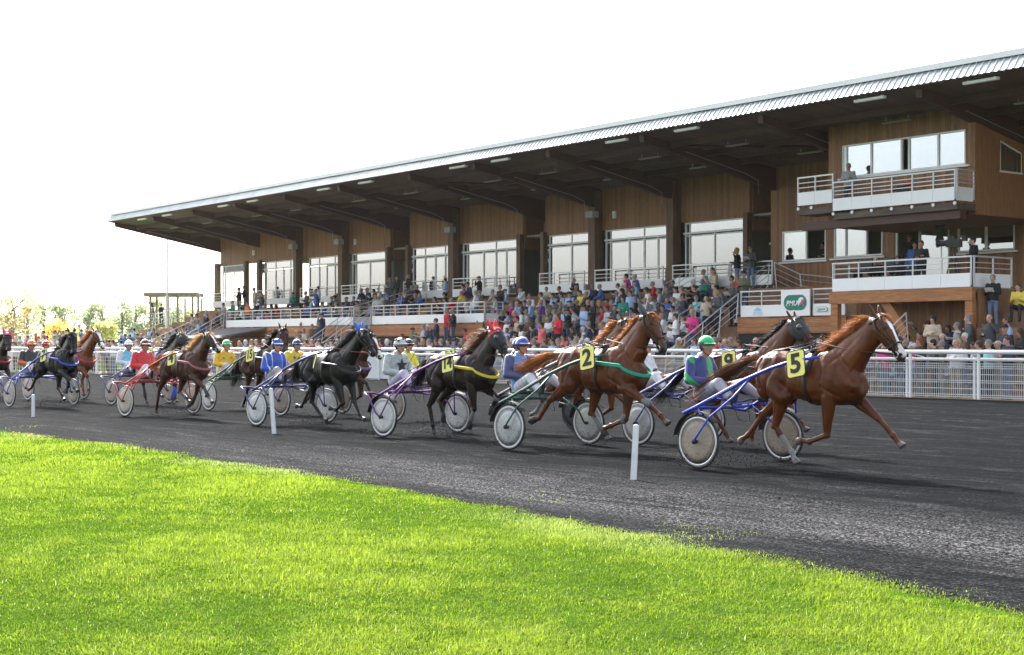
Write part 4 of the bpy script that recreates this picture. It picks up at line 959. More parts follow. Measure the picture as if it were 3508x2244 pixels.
    for i in range(int(900 * (1 if h.get('near') else .7))):
        L = rr.uniform(.45, 1.0); sp = Vector((rr.gauss(0, .4), rr.gauss(0, 1), rr.gauss(0, .8))) * h.get('tail_sp', .09); o = len(mv); w_ = rr.uniform(.002, .005) * (1.2 if h.get('near') else 2.2); sd2 = Vector((rr.uniform(-1, 1), rr.uniform(-1, 1), rr.uniform(-1, 1))).normalized() * w_
        start = Vector((0, rr.uniform(-.022, .022), rr.uniform(-.025, .025))); c_ = tcol * rr.uniform(.55, 1.35); N = 8; wob = rr.uniform(0, 6)
        for j in range(N + 1):
            q = j / N * L; x = q * (len(tp_) - 1); a = min(int(x), len(tp_) - 2); p = tp_[a].lerp(tp_[a + 1], x - a)
            p = p + start + sp * (q ** 1.3) * (1 + .4 * math.sin(q * 6 + wob)); k = 1 - (j / N) ** 2 * .8; mv.append(p - sd2 * k); mv.append(p + sd2 * k); mc.extend([c_, c_])
        for j in range(N): mf.append((o + 2 * j, o + 2 * j + 1, o + 2 * j + 3, o + 2 * j + 2))
    me3 = bpy.data.meshes.new('tail'); me3.from_pydata([tuple(v) for v in mv], [], mf); paint(me3, np.array(mc)); mk('tail', me3, root, hair_mat)
    # ---------------- harness
    lea = M['leather']; acc = h.get('accent', lea)
    def strap(name, loops, r, m, closed=True):
        mb = MB()
        for lp in loops: mb.tube(list(lp) + ([lp[0]] if closed else []), r, 6, cap=not closed)
        return mk(name, mb, root, m, smooth=True)
    br = MB()
    for t, tl in ((.05, 0), (.70, .0)): r_ = hd.ring(t, 1.0, 18, .010, tl); br.tube(r_ + [r_[0]], .013, 6, cap=False)
    for s in (-1, 1):
        pts = [hd.at(t, (hd.sec(t)[1] + hd.sec(t)[2]) / 2 + o, s * (hd.sec(t)[3] + .012)) for t, o in ((-.02, .0), (.12, .0), (.3, -.01), (.5, .0), (.70, .005), (.88, -.02))]
        br.tube(pts, .013, 6); pts = [hd.at(t, hd.sec(t)[1] * .55, s * hd.sec(t)[3] * .95 + s * .012) for t in (.05, .2, .45, .70)]; br.tube(pts, .009, 5)
    r_ = [hd.at(.02, f, y) for f, y in ((.06, 0), (.03, .08), (-.08, .09), (-.17, .05), (-.18, 0), (-.17, -.05), (-.08, -.09), (.03, -.08))]; br.tube(r_ + [r_[0]], .012, 6, cap=False)
    bridle = mk('bridle', br, root, lea, smooth=True)
    for s in (-1, 1):
        c0 = hd.at(.90, -.03, s * .068); ring = [c0 + hd.d * (.038 * math.cos(a * .628)) + hd.n * (.035 * math.sin(a * .628)) for a in range(11)]
        mk('bit_ring', MB().tube(ring, .007, 5, cap=False), bridle, M['steel'], smooth=True)
    if h.get('blink'):
        for s in (-1, 1):
            c0 = hd.at(.27, .05, s * .115); mb = MB().ball(c0, .06, 12, 8, (1, .25, 1), Matrix.Rotation(s * .35, 3, 'Z')); mk('blinker', mb, bridle, M['blackp'], smooth=True)
    if h.get('hood'):
        rg = [hd.ring(t, 1.03, 20, .012) for t in (-.03, .03, .1, .18, .26, .34, .42, .5, .56)]
        hm = mat('hood_' + h['hood'][0], h['hood'][1], .75, noise=.15, nscale=30); ho = mk('hood', MB().rings(rg, cap=False), root, hm, smooth=True)
        for s in (-1, 1): mk('eye_cup', MB().ball(hd.at(.30, .03, s * .088), .055, 14, 8, (1, .8, 1)), ho, mat('goggle cup', (.045, .05, .055), .12, coat=1), smooth=True)
    if h.get('ears'):
        em = mat('ears_' + h['ears'][0], h['ears'][1], .7, noise=.1, nscale=20); mb = MB()
        for s in (-1, 1):
            ef = h.get('ear', .5); b0 = hd.at(-.03, -.012, s * .055); dirn = (-hd.d * (1 - ef * .6) + hd.n * ef * .55 + hd.l * s * .22).normalized(); sd_ = dirn.cross(hd.l).normalized(); wv = dirn.cross(sd_).normalized()
            mb.rings([[b0 + dirn * l_ + wv * (w_ * math.cos(2 * math.pi * k / 12)) + sd_ * (w_ * .62 * math.sin(2 * math.pi * k / 12)) for k in range(12)] for l_, w_ in ((-.04, .05), (.03, .056), (.09, .052), (.14, .036), (.19, .018), (.215, .004))])
        if not h.get('ears_only'): mb.rings([hd.ring(t, 1.04, 18, .014) for t in (-.05, .0, .05, .10, .16)], cap=False)
        mk('ear_bonnet', mb, root, em, smooth=True)
    # saddle pad and girth
    def band(x0, x1, sc0, a0, a1, n=26):
        rg = []
        for x in (x0, (x0 + x1) / 2, x1):
            full = tr_ring(x, sc0, 40); rg.append([full[i % 40] for i in range(a0, a1 + 1)])
        vs = [v for r in rg for v in r]; L = a1 - a0 + 1; fs = [(i * L + k, i * L + k + 1, (i + 1) * L + k + 1, (i + 1) * L + k) for i in range(2) for k in range(L - 1)]
        inner = [v * 1.0 for v in vs]; cx_ = Vector(((x0 + x1) / 2, 0, tr_at(x0)[1])); inner = [cx_ + Vector((v.x - cx_.x, (v.y) * .97, (v.z - cx_.z) * .97)) for v in vs]
        N = len(vs); return MB().add(vs + inner, fs + [tuple(N + i for i in reversed(f)) for f in fs] + [(k, k + N, k + 1 + N, k + 1) for k in range(L - 1)] + [(2 * L + k, 2 * L + k + 1, 2 * L + k + 1 + N, 2 * L + k + N) for k in range(L - 1)])
    px_ = .12
    cloth = h.get('cloth', M['black']); mk('saddle_pad', band(px_ - .07, px_ + .08, 1.055, 2, 18), root, cloth, smooth=True)
    mk('girth', band(px_ - .03, px_ + .03, 1.05, 18, 42), root, lea, smooth=True)
    mb = MB()
    for s in (-1, 1): mb.tube([(px_, s * .07, 1.56), (px_, s * .075, 1.64), (px_ + .02, s * .075, 1.66)], .008, 6); mb.ball((px_ + .02, s * .075, 1.68), .022, 8, 6, (1, .3, 1))
    mb.tube([(px_, -.13, 1.56), (px_, 0, 1.585), (px_, .13, 1.56)], .028, 8); mk('terrets', mb, root, M['blackp'], smooth=True)
    mb = MB().tube([(px_, 0, 1.60), (-.1, 0, 1.555), (-.35, 0, 1.60), (-.6, 0, 1.565), (-.78, 0, 1.45)], .008, 6); mk('crupper', mb, root, lea, smooth=True)
    # breast collar
    lp = []
    for k in range(13):
        a = R(-100 + 200 * k / 12); lp.append(Vector((.62 + .26 * math.cos(a) if abs(a) < R(90) else .62 - .02, .275 * math.sin(a) * (1 if abs(a) < R(70) else .98), 1.14 + .14 * (1 - math.cos(a)) * .9)))
    lp = [Vector((px_ + .05, -.31, 1.33))] + lp + [Vector((px_ + .05, .31, 1.33))]
    if 'breast' in h:
        mb = MB(); rg = [[p + Vector((0, 0, dz_)) + (p - Vector((.35, 0, p.z))).normalized() * dx_ for dx_, dz_ in ((0, -.026), (.012, -.022), (.012, .022), (0, .026))] for p in lp]; mb.rings(rg); mk('breast_strap', mb, root, h['breast'], smooth=False)
    # neck strap + lines from pad to head
    mb = MB()
    bit = {s: hd.at(.90, -.03, s * .075) for s in (-1, 1)}
    for s in (-1, 1): mb.tube([bit[s], bit[s].lerp(Vector((px_ + .02, s * .075, 1.68)), .5) + Vector((0, s * .04, -.03)), (px_ + .02, s * .075, 1.68)], .0085, 5)
    mb.tube([hd.at(.0, -.05, 0) + up0 * .07, crest_at(.5) + up0 * .06, Vector((px_, 0, 1.63))], .007, 5)
    # lines back to the driver's hands
    for s in (-1, 1):
        hx = h.get('hands', (-1.45, 1.10)); mb.tube([(px_ + .02, s * .075, 1.68), (-.3, s * .10, 1.60 if s < 0 else 1.58), (-.85, s * .12, 1.40), (hx[0], s * .07, hx[1])], .007, 5)
    mk('reins', mb, root, h.get('reinm', lea), smooth=True)
    for s in (-1, 1): pass
    # boots and bandages
    for k, spec in h.get('boots', {}).items():
        c = legs[k]
        for (kind, bm) in spec:
            if kind == 'cannon': a, b, r = c[1].lerp(c[2], .22), c[1].lerp(c[2], .92), .048
            elif kind == 'knee': a, b, r = c[0].lerp(c[1], .86), c[1].lerp(c[2], .12), .062
            elif kind == 'fetlock': a, b, r = c[1].lerp(c[2], .8), c[2].lerp(c[3], .35), .056
            elif kind == 'bell': a, b, r = c[2].lerp(c[3], .35), c[2].lerp(c[3], .8), .062
            mk('leg_boot', MB().cap(a, r * .8, b, r, 12), root, bm, smooth=True)
    # number cloth on the near (right) side
    if h.get('num') is not None:
        nx, nz, ny = h.get('tagpos', (.30, 1.40, -.40)); tgo = empty('number_tag', (nx, ny, nz)); tgo.parent = root; tgo.rotation_euler = (R(-14), R(-12) if not h.get('edge') else R(8), R(h.get('tagyaw', 8)))
        def rrect(hw, hh, r, y0, y1):
            pts = []
            for cx_, cz_, a0 in ((hw - r, hh - r, 0), (-(hw - r), hh - r, 90), (-(hw - r), -(hh - r), 180), (hw - r, -(hh - r), 270)):
                for k in range(5): a = R(a0 + 22.5 * k); pts.append((cx_ + r * math.cos(a), cz_ + r * math.sin(a)))
            return MB().prism(pts, 'y', y0, y1)
        tw_ = .125; th_ = .17
        mk('plate', rrect(tw_ + .012, th_ + .012, .045, 0, .012), tgo, M['black']); mk('face', rrect(tw_, th_, .04, -.006, -.001), tgo, mat('tag yellow', h.get('tagc', (.86, .80, .12)), .55))
        if h['num']: mk('numeral', text_mesh(h['num'], .30 if len(h['num']) == 1 else .27, .003, 0, .009), tgo, mat('numeral ink', h.get('ink', (.015, .015, .017)), .6), loc=(0, -.010, -.005), rot=(R(90), 0, 0)).scale = (1.12 if len(h['num']) == 1 else .82, 1.18, 1)
    return root

# ------------------------------------------------------------------ sulkies
def make_sulky(T):
    x, y = T['axle']; root = empty('sulky', (x, y, 0), T['h']); tag(root, T['slabel'], 'sulky', 'racing sulkies behind the trotters')
    fm = T['frame']; A = .875; WR = .35
    # wheels
    for s in (-1, 1):
        cam_ = s * .03
        wd = empty('wheel', (0, s * A, WR)); wd.parent = root; wd.rotation_euler = (cam_, 0, 0)
        def torus(R0, r, seg=40, sr=8):
            return MB().rings([[Vector(((R0 + r * math.cos(2 * math.pi * k / sr)) * math.cos(2 * math.pi * i / seg), r * 1.0 * math.sin(2 * math.pi * k / sr), (R0 + r * math.cos(2 * math.pi * k / sr)) * math.sin(2 * math.pi * i / seg))) for k in range(sr)] for i in range(seg)], closed=True)
        mk('tyre', torus(WR - .016, .017), wd, M['black'], smooth=True)
        rm = MB()
        for s2 in (-1, 1): rm.rings([[Vector((r_ * math.cos(2 * math.pi * i / 40), y_, r_ * math.sin(2 * math.pi * i / 40))) for i in range(40)] for r_, y_ in ((.322, s2 * .010), (.315, s2 * .017), (.298, s2 * .016), (.290, s2 * .012))], cap=False)
        mk('rim', rm, wd, T['rim'], smooth=True)
        dm = MB()
        for s2 in (-1, 1): dm.rings([[Vector((r_ * math.cos(2 * math.pi * i / 40), s2 * y_, r_ * math.sin(2 * math.pi * i / 40))) for i in range(40)] for r_, y_ in ((.297, .010), (.2, .018), (.1, .026), (.02, .032))], cap=True)
        mk('disc', dm, wd, T['disc'], smooth=True)
        mk('hub', MB().tube([(0, -.075, 0), (0, .075, 0)], .026, 10).ball((0, s * .08, 0), .034, 10, 8), wd, T.get('hub', M['black']), smooth=True)
        if T.get('fender'):
            mb = MB(); rg = []
            for k in range(15):
                a = R(40 + 130 * k / 14); c = Vector((.385 * math.cos(a), 0, .385 * math.sin(a))); o = c.normalized()
                rg.append([c + Vector((0, -.05, 0)), c + Vector((0, .05, 0)), c + o * .008 + Vector((0, .05, 0)), c + o * .008 + Vector((0, -.05, 0))])
            mk('mudguard', mb.rings(rg), wd, M['black'])
    # shafts
    tip = T.get('tip', 1.5)
    for s in (-1, 1):
        mb = MB(); pts = [(tip, s * .37, 1.44), (1.15, s * .385, 1.40), (.82, s * .42, 1.30), (.45, s * .47, 1.15), (.05, s * .55, .94), (-.25, s * .60, .79), (-.47, s * .64, .69)]
        mb.tube(pts, [.018, .021, .023, .026, .026, .024, .022], 10)
        if not T.get('arch'): mb.tube([(.52, s * .46, 1.17), (.38, s * .64, .92), (.20, s * (A + .03), .66), (.05, s * (A + .09), .42), (0, s * (A + .085), WR)], .015, 8)
        else:
            mb.tube([(-.40, s * .63, .72), (-.44, s * .74, .755), (-.42, s * (A + .075), .76), (-.30, s * (A + .09), .70), (-.10, s * (A + .09), .42), (0, s * (A + .085), WR)], .016, 8)
            mb.tube([(.35, s * .49, 1.10), (.2, s * (A + .03), .72), (.02, s * (A + .09), .37)], .013, 8); mb.tube([(.30, s * .50, 1.07), (.1, s * .70, .70), (0, s * (A - .07), WR)], .012, 8)
        mk('shaft', mb, root, fm, smooth=True)
        # pale maker's script along the shaft, seen as small strokes
        if T.get('script', 1):
            a = Vector((.45, s * .47, 1.15)); b = Vector((-.25, s * .60, .79)); d = (b - a).normalized(); st = MB(); u_ = Vector((-d.z, 0, d.x))
            st.tube([a + d * (.12 + .42 * k / 26) + Vector((0, s * .031, 0)) + u_ * (.011 if k % 2 else -.009) for k in range(27)], .0035, 4)
            mk('shaft_script', st, root, M['white'])
    mb = MB().tube([(-.30, -.61, .77), (-.28, -.3, .76), (-.28, .3, .76), (-.30, .61, .77)], .022, 8).tube([(-.46, -.64, .69), (-.50, -.3, .74), (-.50, .3, .74), (-.46, .64, .69)], .018, 8)
    mb.tube([(0, -.78, WR), (-.05, -.70, .55), (-.28, -.56, .76)], .014, 8).tube([(0, .78, WR), (-.05, .70, .55), (-.28, .56, .76)], .014, 8)
    mb.tube([(-.05, -.56, .90), (-.02, 0, .84), (-.05, .56, .90)], .013, 8)
    mk('cross_frame', mb, root, fm, smooth=True)
    mb = MB().ball((-.62, 0, .84), .16, 14, 8, (1.0, 1.15, .28)).ball((-.76, 0, .90), .10, 12, 8, (.35, 1.5, .7)).tube([(-.62, 0, .80), (-.50, -.1, .745)], .02, 6).tube([(-.62, 0, .80), (-.50, .1, .745)], .02, 6)
    mk('seat', mb, root, M['black'], smooth=True)
    for s in (-1, 1):
        st = MB().tube([(.20, s * .36, .86), (.22, s * .42, .98), (.24, s * .45, 1.04)], .012, 6).box(.12, .20, s * .33, s * .24, .80, .83); mk('stirrup', st, root, fm)
    mk('strap', MB().tube([(.1, -.3, .84), (.15, -.25, .62), (.3, -.2, .58), (.35, -.3, .85)], .006, 5), root, M['leather'], smooth=True); mk('strap', MB().tube([(.35, .32, .95), (.2, .2, .66), (0, .1, .72)], .006, 5), root, M['leather'], smooth=True)
    return root
# ------------------------------------------------------------------ people
skin_mat = mat('skin', rough=.5, attr=True)
def limb(mb, pts, rs, seg=10):
    for i in range(len(pts) - 1): mb.cap(pts[i], rs[i], pts[i + 1], rs[i + 1], seg)
def hand_prims(mb, w, d, up, r=1.0, curl=.5):
    """palm and five separate curled fingers; w wrist, d pointing direction, up back-of-hand direction"""
    w = Vector(w); d = Vector(d).normalized(); up = (Vector(up) - d * Vector(up).dot(d)).normalized(); sd = d.cross(up)
    mb.cap(w, .028 * r, w + d * .075 * r, .036 * r, 8, .6)
    for k, L in enumerate((.078, .088, .082, .064)):
        b = w + d * .085 * r + sd * (.026 - .0175 * k) * r; p1 = b + (d * (1 - curl * .5) - up * curl).normalized() * L * .5 * r; p2 = p1 + (d * (.4 - curl) - up).normalized() * L * .45 * r
        mb.cap(b, .0098 * r, p1, .009 * r, 6); mb.cap(p1, .009 * r, p2, .0078 * r, 6)
    b = w + d * .03 * r + sd * .034 * r; p1 = b + (d * .6 + sd * .7 - up * .3).normalized() * .04 * r; p2 = p1 + (d * .9 - up * .4).normalized() * .032 * r; mb.cap(b, .014 * r, p1, .011 * r, 6); mb.cap(p1, .011 * r, p2, .009 * r, 6)
def head_prims(mb, c, f, up, s=1.0):
    """c centre of head, f facing direction"""
    f = Vector(f).normalized(); up = Vector(up).normalized(); l = up.cross(f).normalized(); B = Matrix((f, l, up)).transposed()
    P = lambda x, y, z: Vector(c) + B @ Vector((x * s, y * s, z * s))
    mb.ball(P(-.012, 0, .02), .098 * s, 14, 10, (1.0, .80, 1.02), B); mb.ball(P(.012, 0, -.04), .075 * s, 12, 8, (.95, .80, 1.05), B); mb.ball(P(.055, 0, -.095), .026 * s, 8, 6)
    mb.cap(P(.088, 0, .012), .010 * s, P(.106, 0, -.022), .017 * s, 8); mb.ball(P(.074, 0, .040), .030 * s, 8, 6, (.6, 1.7, .5), B)
    mb.ball(P(.080, 0, -.058), .017 * s, 8, 6, (.7, 1.3, .6), B)
    for y in (-1, 1): mb.ball(P(.062, y * .038, -.012), .026 * s, 8, 6); mb.ball(P(-.005, y * .078, -.002), .024 * s, 8, 6, (.7, .35, 1.2), B)
    return P
def paint_face(me, P, s, skin, hands=None):
    co = coords(me); col = np.tile(np.array(skin), (len(co), 1)).astype(np.float32)
    def near(p, r): return np.linalg.norm(co - np.array(P(*p)), axis=1) < r * s
    for y in (-1, 1): col[near((.086, y * .032, .012), .0155)] = (.05, .03, .025); col[near((.088, y * .034, .036), .014)] = np.array(skin) * .45
    m = near((.094, 0, -.058), .020); col[m] = np.array(skin) * np.array((.85, .5, .5))
    for y in (-1, 1): col[near((.078, y * .035, -.03), .02)] *= np.array((1.06, .93, .9))
    paint(me, col)

# ---- driver, in the sulky's frame (x forward)
def make_driver(T):
    D = T['driver']; x, y = T['axle']; root = empty('person', (x, y, 0), T['h']); tag(root, D['label'], 'person', 'drivers on their sulkies')
    lean = D.get('lean', 0) - .07
    hip = Vector((-.62, 0, .93)); ch = Vector((-.66 + lean, 0, 1.27)); nk = Vector((-.62 + lean, 0, 1.44)); hc = Vector((-.535 + lean, 0, 1.57))
    f = Vector((math.cos(R(-D.get('turn', 12))), math.sin(R(-D.get('turn', 12))), -.06)); skin = D.get('skin', (.50, .27, .18))
    SH = {s: Vector((-.66 + lean, s * .185, 1.375)) for s in (-1, 1)}; EL = {s: Vector((-.60 + lean, s * .29, 1.12)) for s in (-1, 1)}
    HN = {s: Vector((-.33, s * .09, 1.075)) for s in (-1, 1)}
    KN = {-1: Vector((-.20, -.23, 1.08)), 1: Vector((-.18, .23, 1.06))}; AN = {-1: Vector((.08, -.29, .87)), 1: Vector((.13, .29, .86))}; HP = {s: Vector((-.60, s * .09, .92)) for s in (-1, 1)}
    mb = MB(); P = head_prims(mb, hc, f, (0, 0, 1)); mb.cap(nk - Vector((0, 0, .06)), .06, hc - Vector((.01, 0, .06)), .055)
    mb.rings([[Vector((c.x + a * math.cos(2 * math.pi * k / 16), b * math.sin(2 * math.pi * k / 16), c.z)) for k in range(16)] for c, a, b in ((hip - Vector((0, 0, .08)), .10, .15), (hip, .12, .165), (hip.lerp(ch, .5), .10, .14), (ch, .115, .17), (ch + Vector((0, 0, .08)), .11, .18), (nk, .06, .07))])
    for s in (-1, 1):
        limb(mb, [SH[s], EL[s], HN[s]], [.05, .042, .028]); hand_prims(mb, HN[s], (.9, -s * .35, .0), (0, 0, 1), 1.0, .9)
        limb(mb, [HP[s], KN[s], AN[s]], [.08, .055, .04])
    me = remesh(mb, .013, 2, .4); paint_face(me, P, 1, skin); me.materials.append(skin_mat); mk('body', me, root)
    # jacket
    mb = MB()
    mb.rings([[Vector((c.x + a * math.cos(2 * math.pi * k / 18), b * math.sin(2 * math.pi * k / 18), c.z)) for k in range(18)] for c, a, b in ((hip - Vector((0, 0, .05)), .15, .195), (hip + Vector((0, 0, .05)), .15, .20), (hip.lerp(ch, .5), .15, .19), (ch, .15, .21), (ch + Vector((0, 0, .09)), .13, .20), (nk + Vector((0, 0, .0)), .075, .085), (nk + Vector((0.005, 0, .045)), .062, .068))])
    for s in (-1, 1):
        mb.ball(SH[s] - Vector((0, s * .01, .01)), .085, 12, 8); limb(mb, [SH[s], EL[s]], [.078, .068]); mid = EL[s].lerp(HN[s], .5); limb(mb, [EL[s], mid, EL[s].lerp(HN[s], .88)], [.068, .060, .042])
        for q in (.35, .7): mb.ball(SH[s].lerp(EL[s], q), .076, 10, 6, (1.05, 1.05, .5))
    jm = remesh(mb, .014, 3, .5); co = coords(jm); n = len(co); col = np.tile(np.array(D['jacket']), (n, 1)).astype(np.float32)
    arm = np.abs(co[:, 1]) > .175
    for s in (-1, 1):
        dd = np.minimum(seg_dist(co, SH[s], EL[s]), seg_dist(co, EL[s], HN[s])); am = (dd < .095) & (co[:, 1] * s > .12)
        if 'sleeve' in D: col[am] = D['sleeve']
        fa = (seg_dist(co, EL[s], HN[s]) < .09) & (co[:, 1] * s > .05)
        if 'forearm' in D: col[fa] = D['forearm']
        if 'stripe' in D:
            ax = co[:, 2]; st = am & (np.abs(co[:, 1] * s - .245) < .012) | ((np.abs(np.abs(co[:, 1]) - .12) < .009) & (co[:, 0] > ch.x) & (co[:, 2] > .9)); col[st] = D['stripe']
    if 'yoke' in D: col[(co[:, 2] > 1.33) & ~(np.abs(co[:, 1]) > .23)] = D['yoke']
    if 'diag' in D: col[(np.abs(co[:, 2] - 1.20 - (co[:, 1]) * 1.0) < .045) & (np.abs(co[:, 1]) < .18)] = D['diag']
    if 'plaid' in D:
        pl = ((np.abs(co[:, 1]) > .2) & (np.sin(co[:, 0] * 22 + co[:, 2] * 25) > .35)) | ((co[:, 1] > -.02) & (co[:, 1] < .14) & (co[:, 0] > ch.x) & (co[:, 2] > 1.15)) | ((co[:, 2] < 1.03) & (np.sin(co[:, 1] * 40) > .1)); col[pl] = D['plaid']
    if 'collar' in D: col[co[:, 2] > 1.445] = D['collar']
    wr = .92 + .10 * np.sin(co[:, 2] * 55 + co[:, 0] * 30 + 3 * np.sin(co[:, 1] * 20)); col = col * wr[:, None]
    paint(jm, col); jm.materials.append(mat('racing silks', rough=.38, attr=True, bump=.5, bscale=14, sheen=.3)); jo = mk('jacket', jm, root)
    if D.get('stars') is not None:
        def star(c, r, nrm, up_):
            c = Vector(c) + Vector((.02, 0, 0)); nrm = Vector(nrm).normalized(); up_ = (Vector(up_) - nrm * nrm.dot(Vector(up_))).normalized(); sd_ = up_.cross(nrm); pts = []
            for k in range(10): a = math.pi / 2 + k * math.pi / 5; q = r if k % 2 == 0 else r * .42; pts.append(c + sd_ * q * math.cos(a) + up_ * q * math.sin(a))
            b = [p - nrm * .012 for p in pts]; return pts, b
        smt = mat('star ' + D['stars'][0], D['stars'][1], .5)
        spec = D['stars'][2]
        for (cx_, cy_, cz_, r, nx_, ny_) in spec:
            a, b = star((cx_ + lean, cy_, cz_), r, (nx_, ny_, .05), (0, 0, 1)); mk('star_patch', MB().add(a + b, [tuple(range(10)), tuple(range(19, 9, -1))] + [(i, i + 10, (i + 1) % 10 + 10, (i + 1) % 10) for i in range(10)]), jo, smt)
    # trousers and boots
    mb = MB().ball(hip - Vector((0, 0, .05)), .15, 14, 8, (1, 1.25, .8))
    for s in (-1, 1): limb(mb, [HP[s], KN[s], KN[s].lerp(AN[s], .8)], [.115, .085, .058])
    tm = remesh(mb, .016, 3, .5); co = coords(tm); tc_ = np.tile(np.array(D.get('trousers', (.72, .72, .74))), (len(co), 1)).astype(np.float32); tc_ *= (.9 + .12 * np.sin(co[:, 0] * 50 + co[:, 2] * 40))[:, None]
    paint(tm, tc_); tm.materials.append(mat('white breeches', rough=.6, attr=True, bump=.3, bscale=12)); mk('trousers', tm, root)
    for s in (-1, 1):
        d = (AN[s] - KN[s]).normalized(); toe = AN[s] + Vector((.08, s * .01, .125)); mb = MB(); limb(mb, [KN[s].lerp(AN[s], .70), AN[s], AN[s] + Vector((.01, 0, -.03))], [.055, .045, .045]); limb(mb, [AN[s] + Vector((.015, 0, -.04)), toe], [.046, .036]); bo = remesh(mb, .014, 2); bo.materials.append(M['black']); mk('boot', bo, root)
    # helmet
    fz = f.copy(); fz.z = 0; fz.normalize(); l = Vector((0, 0, 1)).cross(fz); Bm = Matrix((fz, l, Vector((0, 0, 1)))).transposed(); hm = mat('helmet ' + D['helmet'][0], D['helmet'][1], .18, coat=.6)
    mb = MB(); cc = hc + Vector((0, 0, .035)) - fz * .012; rg = []
    for k in range(9):
        a = R(-12 + 100 * k / 8); r_ = .122 * math.cos(a); z = .118 * math.sin(a); rg.append([cc + Bm @ Vector((r_ * 1.06 * math.cos(2 * math.pi * i / 24), r_ * .90 * math.sin(2 * math.pi * i / 24), z)) for i in range(24)])
    mb.rings(rg, cap=True)
    he = mk('helmet', mb, root, hm, smooth=True)
    pk = MB(); rg = []
    for i in range(11):
        a = R(-62 + 124 * i / 10); ed = Vector((math.cos(a), math.sin(a), 0)); a0 = cc + Bm @ Vector((ed.x * .118, ed.y * .104, .016)); a1 = cc + Bm @ Vector((ed.x * .118 + .055 * math.cos(a), ed.y * .112, .000)); rg.append([a0, a1, a1 + Vector((0, 0, .008)), a0 + Vector((0, 0, .01))])
    pk.rings(rg); mk('peak', pk, he, mat('peak ' + D['helmet'][0], D.get('peak', D['helmet'][1]), .25, coat=.5), smooth=False)
    if 'hstar' in D:
        sm_ = mat('helmet star', D['hstar'], .4)
        for (az, el, r) in ((10, 48, .032), (-45, 30, .030), (50, 30, .030), (-95, 42, .032), (-150, 30, .03), (100, 40, .03)):
            dr = Bm @ Vector((math.cos(R(az)) * math.cos(R(el)), math.sin(R(az)) * math.cos(R(el)), math.sin(R(el)))); up_ = Vector((0, 0, 1)); sd_ = up_.cross(dr).normalized(); u2 = dr.cross(sd_); pts = []
            for k in range(10): a = math.pi / 2 + k * math.pi / 5; q = r if k % 2 == 0 else r * .42; pts.append(cc + dr * .131 + sd_ * q * math.cos(a) + u2 * q * math.sin(a))
            b = [p - dr * .02 for p in pts]; mk('star', MB().add(pts + b, [tuple(range(10)), tuple(range(19, 9, -1))] + [(i, i + 10, (i + 1) % 10 + 10, (i + 1) % 10) for i in range(10)]), he, sm_)
    if 'hband' in D:
        mb = MB(); rg = []
        for k in range(3):
            a = R(-10 + 12 * k); r_ = .125 * math.cos(a); z = .120 * math.sin(a); rg.append([cc + Bm @ Vector((r_ * 1.06 * math.cos(2 * math.pi * i / 24), r_ * .90 * math.sin(2 * math.pi * i / 24), z)) for i in range(24)])
        mk('helmet_band', mb.rings(rg, cap=False), he, mat('band ' + D['helmet'][0], D['hband'], .3), smooth=True)
    # goggles / glasses and chin strap
    g = MB(); rg = []
    for i in range(11):
        a = R(-70 + 140 * i / 10); c_ = hc + Bm @ Vector((.102 * math.cos(a) - .004, .084 * math.sin(a), .012)); o = Bm @ Vector((math.cos(a), math.sin(a), 0)); h_ = .020 if abs(i - 5) > 0 else .013
        rg.append([c_ + Vector((0, 0, -h_)), c_ + o * .012 + Vector((0, 0, -h_ * .8)), c_ + o * .012 + Vector((0, 0, h_ * .8)), c_ + Vector((0, 0, h_))])
    if D.get('goggles', 1): mk('goggles', g.rings(rg), root, mat('lens ' + str(D.get('lens', 0)), D.get('lens', (.01, .01, .012)), .08, coat=1))
    if D.get('gframe'):
        mb = MB()
        for z in (-.024, .024): mb.tube([hc + Bm @ Vector((.110 * math.cos(R(-75 + 15 * i)) - .002, .090 * math.sin(R(-75 + 15 * i)), .012 + z)) for i in range(11)], .006, 6)
        for y in (-1, 1): mb.tube([hc + Bm @ Vector((.03, y * .088, .036)), hc + Bm @ Vector((.03, y * .088, -.012))], .006, 6); mb.tube([hc + Bm @ Vector((.03, y * .09, .012)), hc + Bm @ Vector((-.06, y * .09, .03))], .008, 6)
        mk('goggle_frame', mb, root, M['grey'], smooth=True)
    mb = MB().tube([hc + Bm @ Vector((.0, -.085, .02)), hc + Bm @ Vector((.02, -.065, -.08)), hc + Bm @ Vector((.045, 0, -.125)), hc + Bm @ Vector((.02, .065, -.08)), hc + Bm @ Vector((0, .085, .02))], .006, 6)
    mb.cap(hc + Bm @ Vector((-.03, -.082, .0)), .022, hc + Bm @ Vector((-.02, -.074, -.05)), .012, 8).cap(hc + Bm @ Vector((-.03, .082, .0)), .022, hc + Bm @ Vector((-.02, .074, -.05)), .012, 8)
    mk('chin_strap', mb, root, M['black'], smooth=True)
    if D.get('whip'):
        mk('whip', MB().tube([(-.33, -.08, 1.1), (-.1, -.15, 1.35), (.35, -.1, 1.9)], .005, 5, r2=.002), root, M['black'])
    return root
